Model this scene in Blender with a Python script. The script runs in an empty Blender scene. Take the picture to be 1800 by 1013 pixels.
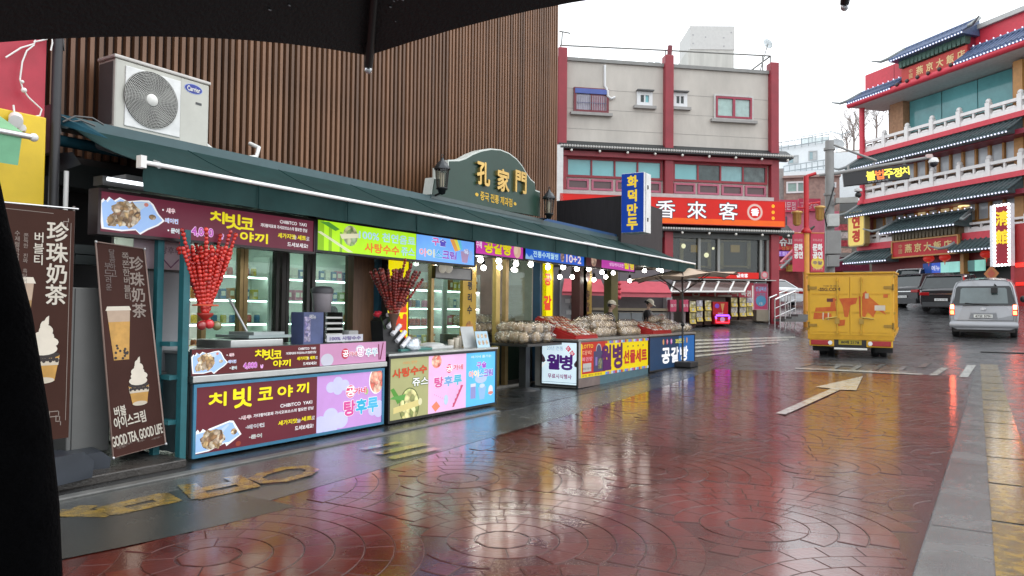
import bpy, bmesh, math, random
from mathutils import Vector, Matrix
from mathutils import noise as mnoise
R = random.Random(7)
SC = bpy.context.scene
COL = SC.collection
V = Vector
# ------------------------------------------------------------------ camera
FPX, CXP, CYP, EYE = 1300.0, 900.0, 506.5, 1.4
YAW, PITCH, ROLL = math.radians(32.1), math.radians(1.76), math.radians(0.6)
fw = V((-math.sin(YAW)*math.cos(PITCH), math.cos(YAW)*math.cos(PITCH), math.sin(PITCH)))
rt0 = V((math.cos(YAW), math.sin(YAW), 0)); up0 = rt0.cross(fw)
rt = rt0*math.cos(ROLL)+up0*math.sin(ROLL); up = up0*math.cos(ROLL)-rt0*math.sin(ROLL)
CAM = V((0, 0, EYE))
cd = bpy.data.cameras.new('camera'); cd.sensor_width = 36; cd.lens = 36*FPX/1800
cd.clip_start = 0.02; cd.clip_end = 900
cam = bpy.data.objects.new('camera', cd); COL.objects.link(cam)
cam.matrix_world = Matrix(((rt.x, up.x, -fw.x, 0), (rt.y, up.y, -fw.y, 0), (rt.z, up.z, -fw.z, EYE), (0, 0, 0, 1)))
SC.camera = cam
# ------------------------------------------------------------------ sky, sun, exposure
SUN_EL, SUN_AZ = math.radians(48), math.radians(60)
w = bpy.data.worlds.new('World'); SC.world = w; w.use_nodes = True
nt = w.node_tree; bg = nt.nodes['Background']
sky = nt.nodes.new('ShaderNodeTexSky'); sky.sky_type = 'NISHITA'; sky.sun_disc = False
sky.sun_elevation = SUN_EL; sky.sun_rotation = SUN_AZ; sky.dust_density = 4; sky.air_density = 1.5
hs = nt.nodes.new('ShaderNodeHueSaturation'); hs.inputs['Saturation'].default_value = 0.12
mixn = nt.nodes.new('ShaderNodeMixRGB'); mixn.inputs[0].default_value = 0.8      # the even grey of a full cloud cover
mixn.inputs[2].default_value = (15.2, 15.8, 16.4, 1)
nt.links.new(sky.outputs[0], hs.inputs['Color']); nt.links.new(hs.outputs[0], mixn.inputs[1])
nt.links.new(mixn.outputs[0], bg.inputs[0]); bg.inputs[1].default_value = 0.138
sl = bpy.data.lights.new('sun', 'SUN'); sl.energy = 0.6; sl.angle = math.radians(40); sl.color = (1, .97, .93)
so = bpy.data.objects.new('sun', sl); COL.objects.link(so)
sd = V((math.sin(SUN_AZ)*math.cos(SUN_EL), math.cos(SUN_AZ)*math.cos(SUN_EL), math.sin(SUN_EL)))
so.rotation_euler = sd.to_track_quat('Z', 'Y').to_euler()
SC.view_settings.view_transform = 'Standard'; SC.view_settings.look = 'None'
SC.view_settings.exposure = 0.0; SC.view_settings.gamma = 1; SC.view_settings.use_curve_mapping = False
SC.cycles.max_bounces = 8; SC.cycles.transparent_max_bounces = 24
# ------------------------------------------------------------------ placing helpers
def ray(px, py): return fw + rt*((px-CXP)/FPX) - up*((py-CYP)/FPX)
def at(px, py, depth): return CAM + ray(px, py)*depth
class Fr:                                     # a plane in the place: origin, right, up, outward normal
    def __init__(s, o, u, v=(0, 0, 1)):
        s.o = V(o); s.u = V(u).normalized(); s.v = V(v).normalized(); s.n = s.u.cross(s.v)
    def p(s, a, b, d=0.0): return s.o + s.u*a + s.v*b + s.n*d
    def pix(s, px, py, d=0.0):                # where the sight line through a point of the photo meets the plane
        r = ray(px, py); o = s.o + s.n*d
        t = (o-CAM).dot(s.n)/r.dot(s.n); q = CAM + r*t - o
        return q.dot(s.u), q.dot(s.v)
    def off(s, d): return Fr(s.o+s.n*d, s.u, s.v)
def FX(x): return Fr((x, 0, 0), (0, 1, 0))     # planes parallel to the shop front (a = world y, b = world z)
def sm(t): t = max(0., min(1., t)); return t*t*(3-2*t)
def g(x, y):                                   # height of the ground: the street starts climbing beyond the stalls
    if y < 9: a = 0.
    elif y < 18: a = .14*((y-9)/9)**2
    elif y < 27: a = .14+.031*(y-18)+.0015*(y-18)**2
    elif y < 70: a = .5405+.058*(y-27)+.0016*(y-27)**2 if y < 37 else 1.2805+.09*(y-37)
    else: a = 4.25
    b = .075*max(0., min(y, 27.)-18.)*sm((-x-3)/5)*(1-sm((y-30)/12))
    return a+b
def onG(px, py):
    r = ray(px, py); t = 1.0
    while t < 200:
        q = CAM+r*t
        if q.z <= g(q.x, q.y): break
        t += .1
    lo, hi = t-.1, t
    for _ in range(20):
        m = (lo+hi)/2; q = CAM+r*m
        if q.z <= g(q.x, q.y): hi = m
        else: lo = m
    return CAM+r*hi
# ------------------------------------------------------------------ materials
_M = {}
def M(col, rough=.5, metal=0., emit=0., var=.12, scale=5., bump=0., bscale=60., spec=.5, stretch=None, rvar=0., col2=None, coat=0.):
    col = tuple(col[:3]); key = (col, rough, metal, emit, var, scale, bump, bscale, spec, stretch, rvar, col2, coat)
    if key in _M: return _M[key]
    m = bpy.data.materials.new('surface'); m.use_nodes = True; n = m.node_tree; L = n.links
    b = n.nodes['Principled BSDF']; b.inputs['Roughness'].default_value = rough; b.inputs['Metallic'].default_value = metal
    b.inputs['Base Color'].default_value = (*col, 1); b.inputs['Specular IOR Level'].default_value = spec
    if coat:
        cw, cr_, cb_, cs_ = coat if isinstance(coat, tuple) else (coat, .06, 0, 0)
        b.inputs['Coat Weight'].default_value = cw; b.inputs['Coat Roughness'].default_value = cr_
        if cb_:                                                           # film of rain water: ripples and grain of its own
            tw = n.nodes.new('ShaderNodeTexCoord'); hs_ = []
            for sc_, am in ((cs_, .6), (cs_*6.5, .4)):
                na = n.nodes.new('ShaderNodeTexNoise'); na.inputs['Scale'].default_value = sc_; na.inputs['Detail'].default_value = 2; L.new(tw.outputs['Object'], na.inputs['Vector'])
                ml = n.nodes.new('ShaderNodeMath'); ml.operation = 'MULTIPLY'; ml.inputs[1].default_value = am; L.new(na.outputs['Fac'], ml.inputs[0]); hs_.append(ml)
            ad_ = n.nodes.new('ShaderNodeMath'); L.new(hs_[0].outputs[0], ad_.inputs[0]); L.new(hs_[1].outputs[0], ad_.inputs[1])
            bw = n.nodes.new('ShaderNodeBump'); bw.inputs['Strength'].default_value = cb_; bw.inputs['Distance'].default_value = .01; L.new(ad_.outputs[0], bw.inputs['Height']); L.new(bw.outputs[0], b.inputs['Coat Normal'])
            nr_ = n.nodes.new('ShaderNodeTexNoise'); nr_.inputs['Scale'].default_value = 1.1; nr_.inputs['Detail'].default_value = 4; L.new(tw.outputs['Object'], nr_.inputs['Vector'])
            mr_ = n.nodes.new('ShaderNodeMapRange'); L.new(nr_.outputs['Fac'], mr_.inputs[0]); mr_.inputs[1].default_value = .35; mr_.inputs[2].default_value = .65; mr_.inputs[3].default_value = cr_*.6; mr_.inputs[4].default_value = cr_*1.5; L.new(mr_.outputs[0], b.inputs['Coat Roughness'])
    if emit:
        b.inputs['Emission Color'].default_value = (*col, 1); b.inputs['Emission Strength'].default_value = emit
        b.inputs['Base Color'].default_value = (*[c*.4 for c in col], 1)            # a backlit print: mostly its own light
    if var or bump or rvar:
        tc = n.nodes.new('ShaderNodeTexCoord'); co = tc.outputs['Object']
        if stretch:
            mp = n.nodes.new('ShaderNodeMapping'); mp.inputs['Scale'].default_value = stretch; L.new(co, mp.inputs[0]); co = mp.outputs[0]
        nz = n.nodes.new('ShaderNodeTexNoise'); nz.inputs['Scale'].default_value = scale; nz.inputs['Detail'].default_value = 6
        nz.inputs['Roughness'].default_value = .65; L.new(co, nz.inputs['Vector'])
        if var:
            rp = n.nodes.new('ShaderNodeMapRange'); L.new(nz.outputs['Fac'], rp.inputs[0])
            rp.inputs[1].default_value = .3; rp.inputs[2].default_value = .7
            mx = n.nodes.new('ShaderNodeMixRGB'); L.new(rp.outputs[0], mx.inputs[0])
            c2 = col2 if col2 else tuple(c*(1+var) for c in col)
            c1 = tuple(c*(1-var) for c in col) if not col2 else col
            mx.inputs[1].default_value = (*c1, 1); mx.inputs[2].default_value = (*[min(c, 1.) for c in c2], 1)
            if emit: L.new(mx.outputs[0], b.inputs['Emission Color'])
            else: L.new(mx.outputs[0], b.inputs['Base Color'])
        if rvar:
            rr = n.nodes.new('ShaderNodeMapRange'); L.new(nz.outputs['Fac'], rr.inputs[0])
            rr.inputs[1].default_value = .35; rr.inputs[2].default_value = .65
            rr.inputs[3].default_value = max(.02, rough-rvar); rr.inputs[4].default_value = rough+rvar
            L.new(rr.outputs[0], b.inputs['Roughness'])
        if bump:
            n2 = n.nodes.new('ShaderNodeTexNoise'); n2.inputs['Scale'].default_value = bscale; n2.inputs['Detail'].default_value = 4
            L.new(co, n2.inputs['Vector']); bp = n.nodes.new('ShaderNodeBump'); bp.inputs['Strength'].default_value = bump
            bp.inputs['Distance'].default_value = .01; L.new(n2.outputs['Fac'], bp.inputs['Height']); L.new(bp.outputs[0], b.inputs['Normal'])
    _M[key] = m
    return m
def PR(col, e=.75): return M(col, rough=.4, emit=e, var=.13, scale=1.6, spec=.25)         # backlit print on acrylic
def PN(col, r=.45): return M(col, rough=r, var=.06, scale=3, spec=.3)         # unlit print
def schlick(n, f0=.045, normal=None):                                   # how mirror-like a thin pane is at each angle, the same from both faces
    lw = n.nodes.new('ShaderNodeLayerWeight'); lw.inputs[0].default_value = .5
    if normal is not None: n.links.new(normal, lw.inputs['Normal'])
    pw = n.nodes.new('ShaderNodeMath'); pw.operation = 'POWER'; pw.inputs[1].default_value = 5; n.links.new(lw.outputs['Facing'], pw.inputs[0])
    ma = n.nodes.new('ShaderNodeMath'); ma.operation = 'MULTIPLY_ADD'; ma.inputs[1].default_value = 1-f0; ma.inputs[2].default_value = f0; n.links.new(pw.outputs[0], ma.inputs[0])
    return ma
def GLASS(tint=(.75, .9, .86), clear=.8, rough=.02):
    key = ('glass', tint, clear, rough)
    if key in _M: return _M[key]
    m = bpy.data.materials.new('glass'); m.use_nodes = True; n = m.node_tree; L = n.links
    out = n.nodes['Material Output']; n.nodes.remove(n.nodes['Principled BSDF'])
    tr = n.nodes.new('ShaderNodeBsdfTransparent'); tr.inputs[0].default_value = (*[c*clear for c in tint], 1)
    gl = n.nodes.new('ShaderNodeBsdfGlossy'); gl.inputs[1].default_value = rough
    fz = schlick(n)
    mx = n.nodes.new('ShaderNodeMixShader'); L.new(fz.outputs[0], mx.inputs[0]); L.new(tr.outputs[0], mx.inputs[1]); L.new(gl.outputs[0], mx.inputs[2])
    L.new(mx.outputs[0], out.inputs[0]); _M[key] = m
    return m
def PIC(cols, scale=22., emit=.5, seed=0.):                           # a printed close-up of food: lumps of a few colours
    key = ('pic', tuple(cols), scale, emit, seed)
    if key in _M: return _M[key]
    m = bpy.data.materials.new('print'); m.use_nodes = True; n = m.node_tree; L = n.links; b = n.nodes['Principled BSDF']
    tc = n.nodes.new('ShaderNodeTexCoord'); mp = n.nodes.new('ShaderNodeMapping'); mp.inputs[1].default_value = (seed, seed*2, seed*3)
    L.new(tc.outputs['Object'], mp.inputs[0])
    nz = n.nodes.new('ShaderNodeTexNoise'); nz.inputs['Scale'].default_value = scale*.35; nz.inputs['Detail'].default_value = 3; L.new(mp.outputs[0], nz.inputs['Vector'])
    ad = n.nodes.new('ShaderNodeMixRGB'); ad.blend_type = 'ADD'; ad.inputs[0].default_value = .12; L.new(mp.outputs[0], ad.inputs[1]); L.new(nz.outputs['Color'], ad.inputs[2])
    vo = n.nodes.new('ShaderNodeTexVoronoi'); vo.inputs['Scale'].default_value = scale; L.new(ad.outputs[0], vo.inputs['Vector'])
    sp = n.nodes.new('ShaderNodeSeparateColor'); L.new(vo.outputs['Color'], sp.inputs[0])
    cr = n.nodes.new('ShaderNodeValToRGB'); L.new(sp.outputs[0], cr.inputs[0]); e = cr.color_ramp.elements
    for i, c in enumerate(cols):
        x = e[i] if i < 2 else e.new(i/(len(cols)-1))
        x.position = i/(len(cols)-1); x.color = (*c, 1)
    mr = n.nodes.new('ShaderNodeMapRange'); L.new(vo.outputs['Distance'], mr.inputs[0]); mr.inputs[1].default_value = .1; mr.inputs[2].default_value = .75
    mr.inputs[3].default_value = 1.15; mr.inputs[4].default_value = .45
    mu = n.nodes.new('ShaderNodeMixRGB'); mu.blend_type = 'MULTIPLY'; mu.inputs[0].default_value = 1; L.new(cr.outputs[0], mu.inputs[1]); L.new(mr.outputs[0], mu.inputs[2])
    L.new(mu.outputs[0], b.inputs['Base Color']); b.inputs['Roughness'].default_value = .35
    if emit: L.new(mu.outputs[0], b.inputs['Emission Color']); b.inputs['Emission Strength'].default_value = emit
    _M[key] = m
    return m
# ------------------------------------------------------------------ mesh builder
_T = {}
def glyphs(s):                                                         # lettering as a filled outline, scaled to a unit box
    if s in _T: return _T[s]
    c = bpy.data.curves.new('lettering', 'FONT'); c.body = s; c.size = 1; c.resolution_u = 3
    o = bpy.data.objects.new('lettering', c); me = bpy.data.meshes.new_from_object(o)
    vs = [v.co.copy() for v in me.vertices]; fs = [tuple(p.vertices) for p in me.polygons]
    x0 = min(v.x for v in vs); x1 = max(v.x for v in vs); y0 = min(v.y for v in vs); y1 = max(v.y for v in vs)
    vs = [((v.x-x0)/(x1-x0), (v.y-y0)/(y1-y0)) for v in vs]
    bpy.data.objects.remove(o); bpy.data.curves.remove(c); bpy.data.meshes.remove(me)
    _T[s] = (vs, fs, (x1-x0)/(y1-y0))
    return _T[s]
class MB:
    def __init__(s): s.v = []; s.f = []; s.mi = []; s.smo = []; s.mats = []; s.seg = []; s.nest = False
    def add(s, vs, fs, m, smooth=False):
        if m not in s.mats: s.mats.append(m)
        k = s.mats.index(m); b = len(s.v); s.v.extend(tuple(v) for v in vs)
        for f in fs: s.f.append(tuple(b+i for i in f)); s.mi.append(k); s.smo.append(smooth)
        return s
    def box(s, x0, y0, z0, x1, y1, z1, m): return s.fbox(Fr((0, 0, 0), (1, 0, 0), (0, 1, 0)), x0, y0, x1, y1, z0, z1, m)
    def fbox(s, F, a0, b0, a1, b1, d0, d1, m):
        a0, a1 = sorted((a0, a1)); b0, b1 = sorted((b0, b1)); d0, d1 = sorted((d0, d1))
        vs = [F.p(a, b, d) for d in (d0, d1) for b in (b0, b1) for a in (a0, a1)]
        return s.add(vs, [(4, 5, 7, 6), (1, 0, 2, 3), (0, 1, 5, 4), (3, 2, 6, 7), (2, 0, 4, 6), (1, 3, 7, 5)], m)
    def poly(s, F, pts, d, m): return s.add([F.p(a, b, d) for a, b in pts], [tuple(range(len(pts)))], m)
    def rect(s, F, a0, b0, a1, b1, d, m): return s.poly(F, [(a0, b0), (a1, b0), (a1, b1), (a0, b1)], d, m)
    def disc(s, F, a, b, ra, rb, d, m, n=20, t0=0., t1=6.2832):
        full = t1-t0 > 6.28
        k = n if full else n+1
        pts = [(a+ra*math.cos(t0+(t1-t0)*i/n), b+rb*math.sin(t0+(t1-t0)*i/n)) for i in range(k)]
        return s.poly(F, pts, d, m)
    def prism(s, F, pts, d0, d1, m, smooth=False):
        n = len(pts); ar = sum(pts[i][0]*pts[(i+1) % n][1]-pts[(i+1) % n][0]*pts[i][1] for i in range(n))
        if ar < 0: pts = pts[::-1]
        d0, d1 = sorted((d0, d1))
        s.add([F.p(a, b, d1) for a, b in pts], [tuple(range(n))], m); s.add([F.p(a, b, d0) for a, b in pts], [tuple(range(n))[::-1]], m)
        vs = [F.p(a, b, d) for d in (d0, d1) for a, b in pts]
        return s.add(vs, [(i, (i+1) % n, n+(i+1) % n, n+i) for i in range(n)], m, smooth)
    def tube(s, pts, r, m, n=8, cap=True):
        pts = [V(p) for p in pts]; rs = r if isinstance(r, (list, tuple)) else [r]*len(pts); rings = []; t0 = None
        for i, p in enumerate(pts):
            t = (pts[min(i+1, len(pts)-1)]-pts[max(i-1, 0)]).normalized()
            if t0 is None: a = t.orthogonal().normalized()
            else: a = (a-t*a.dot(t)).normalized()
            t0 = t; b = t.cross(a)
            rings.append([p+(a*math.cos(6.28319*k/n)+b*math.sin(6.28319*k/n))*rs[i] for k in range(n)])
        vs = [v for q in rings for v in q]; fs = []
        for i in range(len(pts)-1):
            for k in range(n): fs.append((i*n+k, i*n+(k+1) % n, (i+1)*n+(k+1) % n, (i+1)*n+k))
        s.add(vs, fs, m, True)
        if cap: s.add(rings[0], [tuple(range(n))[::-1]], m); s.add(rings[-1], [tuple(range(n))], m)
        return s
    def lathe(s, c, prof, m, n=16, axis=(0, 0, 1)):
        c = V(c); ax = V(axis).normalized(); a = ax.orthogonal().normalized(); b = ax.cross(a)
        vs = [c+ax*z+(a*math.cos(6.28319*k/n)+b*math.sin(6.28319*k/n))*max(r, 1e-5) for r, z in prof for k in range(n)]
        fs = [(i*n+k, i*n+(k+1) % n, (i+1)*n+(k+1) % n, (i+1)*n+k) for i in range(len(prof)-1) for k in range(n)]
        return s.add(vs, fs, m, True)
    def ball(s, c, r, m, n=10, k=6, sc=(1, 1, 1), jit=0.):
        c = V(c); vs = []; 
        for i in range(k+1):
            th = math.pi*i/k
            for j in range(n):
                ph = 6.28319*j/n; d = V((math.sin(th)*math.cos(ph), math.sin(th)*math.sin(ph), math.cos(th)))
                q = r*(1+(jit*mnoise.noise(d*2.1+c*5) if jit else 0))
                vs.append(c+V((d.x*sc[0], d.y*sc[1], d.z*sc[2]))*q)
        return s.add(vs, [(i*n+j, (i+1)*n+j, (i+1)*n+(j+1) % n, i*n+(j+1) % n) for i in range(k) for j in range(n)], m, True)
    def text(s, F, t, a, b, h, m, d=.003, w=None, bold=0., al='c', rot=0., edge=None, edgew=.0, ext=0., vert=False, gap=1.12):
        """lettering on plane F; (a, b) middle (al c) or left/right middle; h height, w width (kept or fitted); bold/edgew in fractions of h"""
        if not s.nest: s.seg.append((len(s.v), len(s.f)))
        if vert:
            s.nest = True
            n = len(t); st = h/n
            for i, ch in enumerate(t):
                if ch == ' ': continue
                s.text(F, ch, a, b+h/2-st*(i+.5), st/gap, m, d, w, bold, 'c', rot, edge, edgew, ext)
            s.nest = False
            return s
        vs, fs, asp = glyphs(t)
        if w is None: w = asp*h
        if w < 0: w = min(asp*h, -w)
        a0 = {'c': -w/2, 'l': 0, 'r': -w}[al]; cr, sr = math.cos(rot), math.sin(rot)
        def put(dx, dy, dd, mm):
            q = []
            for x, y in vs:
                X, Y = a0+x*w+dx, (y-.5)*h+dy
                q.append(F.p(a+X*cr-Y*sr, b+X*sr+Y*cr, dd))
            s.add(q, fs, mm)
        k = 0
        if edge is not None:
            for i in range(10): put(math.cos(i*.6283)*edgew*h, math.sin(i*.6283)*edgew*h, d+k*.00025, edge); k += 1
        if bold:
            for i in range(8): put(math.cos(i*.7854)*bold*h, math.sin(i*.7854)*bold*h, d+k*.00025, m); k += 1
        put(0, 0, d+k*.00025, m)
        if ext:                                                         # raised letters: side walls from the back to the front outline
            ed = {}
            for f in fs:
                for i in range(len(f)):
                    e = (f[i], f[(i+1) % len(f)]); ed[e] = 1
            bd = [e for e in ed if (e[1], e[0]) not in ed]
            q = []
            for dd in (d+k*.00025-ext, d+k*.00025):
                for x, y in vs:
                    X, Y = a0+x*w, (y-.5)*h
                    q.append(F.p(a+X*cr-Y*sr, b+X*sr+Y*cr, dd))
            N = len(vs); s.add(q, [(e[0], e[1], N+e[1], N+e[0]) for e in bd], m)
        return s
    def mesh(s, name, inv=None):
        me = bpy.data.meshes.new(name)
        vs = s.v if inv is None else [tuple(inv @ V(v)) for v in s.v]
        me.from_pydata(vs, [], s.f); me.polygons.foreach_set('material_index', s.mi); me.polygons.foreach_set('use_smooth', s.smo)
        for m in s.mats: me.materials.append(m)
        me.update(); return me
    def build(s, name, parent=None, world=True, kind=None, bevel=0., bseg=2, label=None):
        if name.endswith('lettering') and len(s.seg) > 1 and parent is not None:          # each line of writing is a part of its own
            sg = s.seg; sg[0] = (0, 0)
            for k, (v0, f0) in enumerate(sg):
                v1, f1 = sg[k+1] if k+1 < len(sg) else (len(s.v), len(s.f)); q = MB(); q.mats = s.mats
                q.v = s.v[v0:v1]; q.f = [tuple(i-v0 for i in f) for f in s.f[f0:f1]]; q.mi = s.mi[f0:f1]; q.smo = s.smo[f0:f1]; o = q.build(name, parent, world, kind)
            return o
        inv = None
        if parent is not None and world: inv = wm(parent).inverted()
        o = bpy.data.objects.new(name, s.mesh(name, inv)); COL.objects.link(o)
        if parent is not None: o.parent = parent; _W[o.name] = wm(parent)
        if kind: o['kind'] = kind
        if label: o['label'] = label
        if bevel:
            md = o.modifiers.new('edge', 'BEVEL'); md.width = bevel; md.segments = bseg; md.limit_method = 'ANGLE'; md.angle_limit = math.radians(40)
            md.harden_normals = False
        return o
_W = {}
def wm(o): return _W.get(o.name, Matrix())
def tag(o, label, cat, group=None):
    o['label'] = label; o['category'] = cat
    if group: o['group'] = group
    return o
def thing(name, label, cat, loc=(0, 0, 0), rz=0., group=None):
    o = bpy.data.objects.new(name, None); COL.objects.link(o); o.location = loc; o.rotation_euler = (0, 0, rz); o.empty_display_size = .1
    _W[o.name] = Matrix.Translation(V(loc)) @ Matrix.Rotation(rz, 4, 'Z')
    return tag(o, label, cat, group)
def single(mb, name, label, cat, group=None, loc=None, bevel=0., kind=None):         # a thing that is one mesh
    c = V(loc) if loc is not None else V((0, 0, 0))
    o = bpy.data.objects.new(name, mb.mesh(name, Matrix.Translation(-c) if loc is not None else None)); COL.objects.link(o); o.location = c
    if bevel:
        md = o.modifiers.new('edge', 'BEVEL'); md.width = bevel; md.segments = 2; md.limit_method = 'ANGLE'; md.angle_limit = math.radians(40)
    if kind: o['kind'] = kind
    return tag(o, label, cat, group)
def copy_tree(o, loc=None, rz=None, label=None, group=None, parent=None, scale=None):
    c = o.copy(); COL.objects.link(c)
    if parent is not None: c.parent = parent
    if loc is not None: c.location = loc
    if rz is not None: c.rotation_euler = (0, 0, rz)
    if scale is not None: c.scale = (scale,)*3 if not isinstance(scale, tuple) else scale
    if label: c['label'] = label
    if group: c['group'] = group
    for ch in list(o.children): copy_tree(ch, parent=c)
    return c
def piece(me, name, parent, loc=(0, 0, 0), rz=0.):                                     # one of many alike pieces that share a mesh
    o = bpy.data.objects.new(name, me); COL.objects.link(o); o.parent = parent; o.location = loc; o.rotation_euler = (0, 0, rz)
    return o
Z3 = V((0, 0, 1))
BLK = M((.012, .012, .013), .45); STEEL = M((.55, .56, .57), .3, 1., var=.08); ALU = M((.62, .63, .64), .38, .8, var=.06)
WHITE = M((.78, .78, .76), .45, var=.04); CHROME = M((.75, .76, .77), .15, 1., var=.03); GOLD = M((.62, .42, .14), .3, .9, var=.15)
DGREY = M((.06, .062, .066), .5); RUB = M((.018, .018, .019), .7)
YEL = PR((.9, .78, .02)); WHT = PR((.92, .92, .95)); PNK = PR((.85, .36, .62)); BRN = PR((.16, .026, .032), .9)
# ================================================================== ground, road, markings
WET = dict(spec=.12, coat=(1., .042, .12, 16)); WETA = dict(spec=.15, coat=(.8, .16, .3, 26))
asph = M((.085, .087, .09), .3, rvar=.12, var=.35, scale=1.3, bump=.35, bscale=120, **WETA)
asph_dk = M((.03, .031, .032), .3, rvar=.12, var=.35, scale=2., bump=.4, bscale=120, **WETA)
conc = M((.075, .078, .074), .22, rvar=.1, var=.3, scale=2.2, bump=.25, bscale=90, **WETA)
conc2 = M((.10, .103, .10), .24, rvar=.12, var=.3, scale=1.8, bump=.25, bscale=90, **WETA)
patchm = M((.036, .038, .034), .2, rvar=.1, var=.25, scale=2.5, bump=.3, bscale=110, **WETA)
redgr = M((.06, .009, .006), .2, var=.3, scale=3, bump=.2, **WET)
joint = M((.05, .009, .006), .45, var=.5, scale=2.2, spec=.3, coat=(.45, .12, .2, 20))
reds = [M((.09*k, .0105*k, .006*k), .3, rvar=.1, var=.5, scale=1.3, bump=.16, bscale=42, **WET) for k in (.94, 1., 1.06)]
paint = M((.55, .55, .5), .3, rvar=.1, var=.22, scale=7, bump=.2, **WET)
paint_w = M((.10, .105, .10), .28, var=.2, col2=(.36, .36, .34), scale=9, **WET)
yel_w = M((.075, .07, .05), .25, var=.2, col2=(.36, .22, .022), scale=9, rvar=.1, bump=.2, **WET)
def sheet(fn, nu, nv, dz, m, name, kind='structure', parent=None):
    vs = []; fs = []
    for j in range(nv+1):
        for i in range(nu+1):
            x, y = fn(i/nu, j/nv); vs.append((x, y, g(x, y)+dz))
    for j in range(nv):
        for i in range(nu): a = j*(nu+1)+i; fs.append((a, a+1, a+nu+2, a+nu+1))
    mb = MB().add(vs, fs, m, True)
    return mb.build(name, parent, kind=kind)
def gpoly(mb, pts, dz, m): mb.add([(x, y, g(x, y)+dz) for x, y in pts], [tuple(range(len(pts)))], m)
def gpix(mb, pts, dz, m): gpoly(mb, [tuple(onG(*p)[:2]) for p in pts], dz, m)
def axis_steps():
    xs = [-260, -150, -90, -60, -40]+[-26+.8*i for i in range(59)]+[30, 45, 70, 110, 180, 260]
    ys = [-60, -30, -12, -4, 0]+[1+.5*i for i in range(99)]+[52, 56, 60, 66, 70, 80, 120, 200, 330]
    return xs, ys
xs, ys = axis_steps(); nx = len(xs)
mb = MB(); mb.add([(x, y, g(x, y)) for y in ys for x in xs], [(j*nx+i, j*nx+i+1, (j+1)*nx+i+1, (j+1)*nx+i) for j in range(len(ys)-1) for i in range(nx-1)], asph, True)
ground = mb.build('ground', kind='structure')
xl = lambda y: -4.26-.058*(y-2.2)
xr = lambda y: -.30+.018*(y-4.5)
a, b = onG(1300, 651), onG(1752, 663)
yf = lambda x: a.y+(b.y-a.y)*(x-a.x)/(b.x-a.x)                       # far edge of the red paving
def redfn(u, v):
    y0, y1 = -6., yf(xl(18)+(xr(18)-xl(18))*u); y = y0+(y1-y0)*v
    return xl(y)+(xr(y)-xl(y))*u, y
red = sheet(redfn, 10, 56, .004, redgr, 'red_road')
sheet(lambda u, v: (-5.56+(xl(-6+v*26)-.01+5.56)*u, -6+v*26), 3, 52, .004, conc, 'verge')
sheet(lambda u, v: (xr(-6+v*26)+.012+(.95*u), -6+v*26), 3, 52, .005, conc2, 'road_edge_strip')
sheet(lambda u, v: (-7.6+(2.0)*u, -4+v*23), 3, 46, .003, asph_dk, 'pavement')
# raised dark step under the banners and the left end of the counters
mb = MB(); mb.box(-7.7, -1., 0, -5.86, 4.02, .075, M((.045, .04, .036), .3, rvar=.15, var=.4, scale=3, bump=.5, bscale=60)); st = mb.build('doorstep_slab', kind='structure', bevel=.012)
mb = MB(); mb.box(-5.66, -2, 0, -5.56, 8.6, .022, M((.12, .12, .115), .4, var=.3, scale=4, bump=.4)); mb.build('kerb', kind='structure', bevel=.008)
sheet(lambda u, v: (-5.2+(.62+.5*v)*u+.12*math.sin(v*3), 1.2+2.45*v), 6, 12, .0095, patchm, 'road_patch')
# ---- stamped paving in fans: rings of stones round each centre, cut by the next row
FR, RW, GAP = 1.2, 1.2/7, .0055
cents = [((i+.5*(j % 2))*2*FR-6.05, j*FR*.98+.3) for j in range(-1, 19) for i in range(-1, 5)]
stones = []
for cx, cy in cents:
    later = [(x, y) for x, y in cents if cy-.1 > y > cy-FR*1.1-.8 and abs(x-cx) < 2.3*FR]
    def ok(x, y):
        if not (xl(y)+.03 < x < xr(y)-.03) or y < -1 or y > yf(x)-.05: return False
        for lx, ly in later:
            if (x-lx)**2+(y-ly)**2 < (FR+GAP)**2: return False
        return True
    nr = 7
    for k in range(nr):
        r0, r1 = (.0 if k == 0 else k*RW+GAP), (k+1)*RW
        if k == 0:
            q = [(cx+r1*math.cos(t*.785), cy+r1*math.sin(t*.785)) for t in range(8)]
            if all(ok(*p) for p in q): stones.append((q, cx, cy))
            continue
        n = 240; good = []
        for t in range(n):
            th = 6.28319*t/n; c, s_ = math.cos(th), math.sin(th)
            good.append(ok(cx+r0*c, cy+r0*s_) and ok(cx+r1*c, cy+r1*s_))
        if not any(good): continue
        runs = []; st0 = 0
        if all(good): runs = [(0, n)]
        else:
            s0 = good.index(False); t = 0
            while t < n:
                if good[(s0+t) % n]:
                    e = t
                    while e+1 < n and good[(s0+e+1) % n]: e += 1
                    runs.append((s0+t, s0+e)); t = e+1
                t += 1
        L = R.uniform(.19, .25)
        for a0, a1 in runs:
            th0, th1 = a0*6.28319/n, a1*6.28319/n; arc = (th1-th0)*(r0+r1)/2
            if arc < .05: continue
            kk = max(1, round(arc/L))
            for q in range(kk):
                gp = GAP*.14/((r0+r1)/2)
                u0, u1 = th0+(th1-th0)*q/kk+gp/2, th0+(th1-th0)*(q+1)/kk-gp/2
                if u1-u0 < .01: continue
                pts = [(cx+r0*math.cos(u0+(u1-u0)*i/3), cy+r0*math.sin(u0+(u1-u0)*i/3)) for i in range(3, -1, -1)]
                pts += [(cx+r1*math.cos(u0+(u1-u0)*i/3), cy+r1*math.sin(u0+(u1-u0)*i/3)) for i in range(4)]
                stones.append((pts, sum(p[0] for p in pts)/8, sum(p[1] for p in pts)/8))
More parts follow.
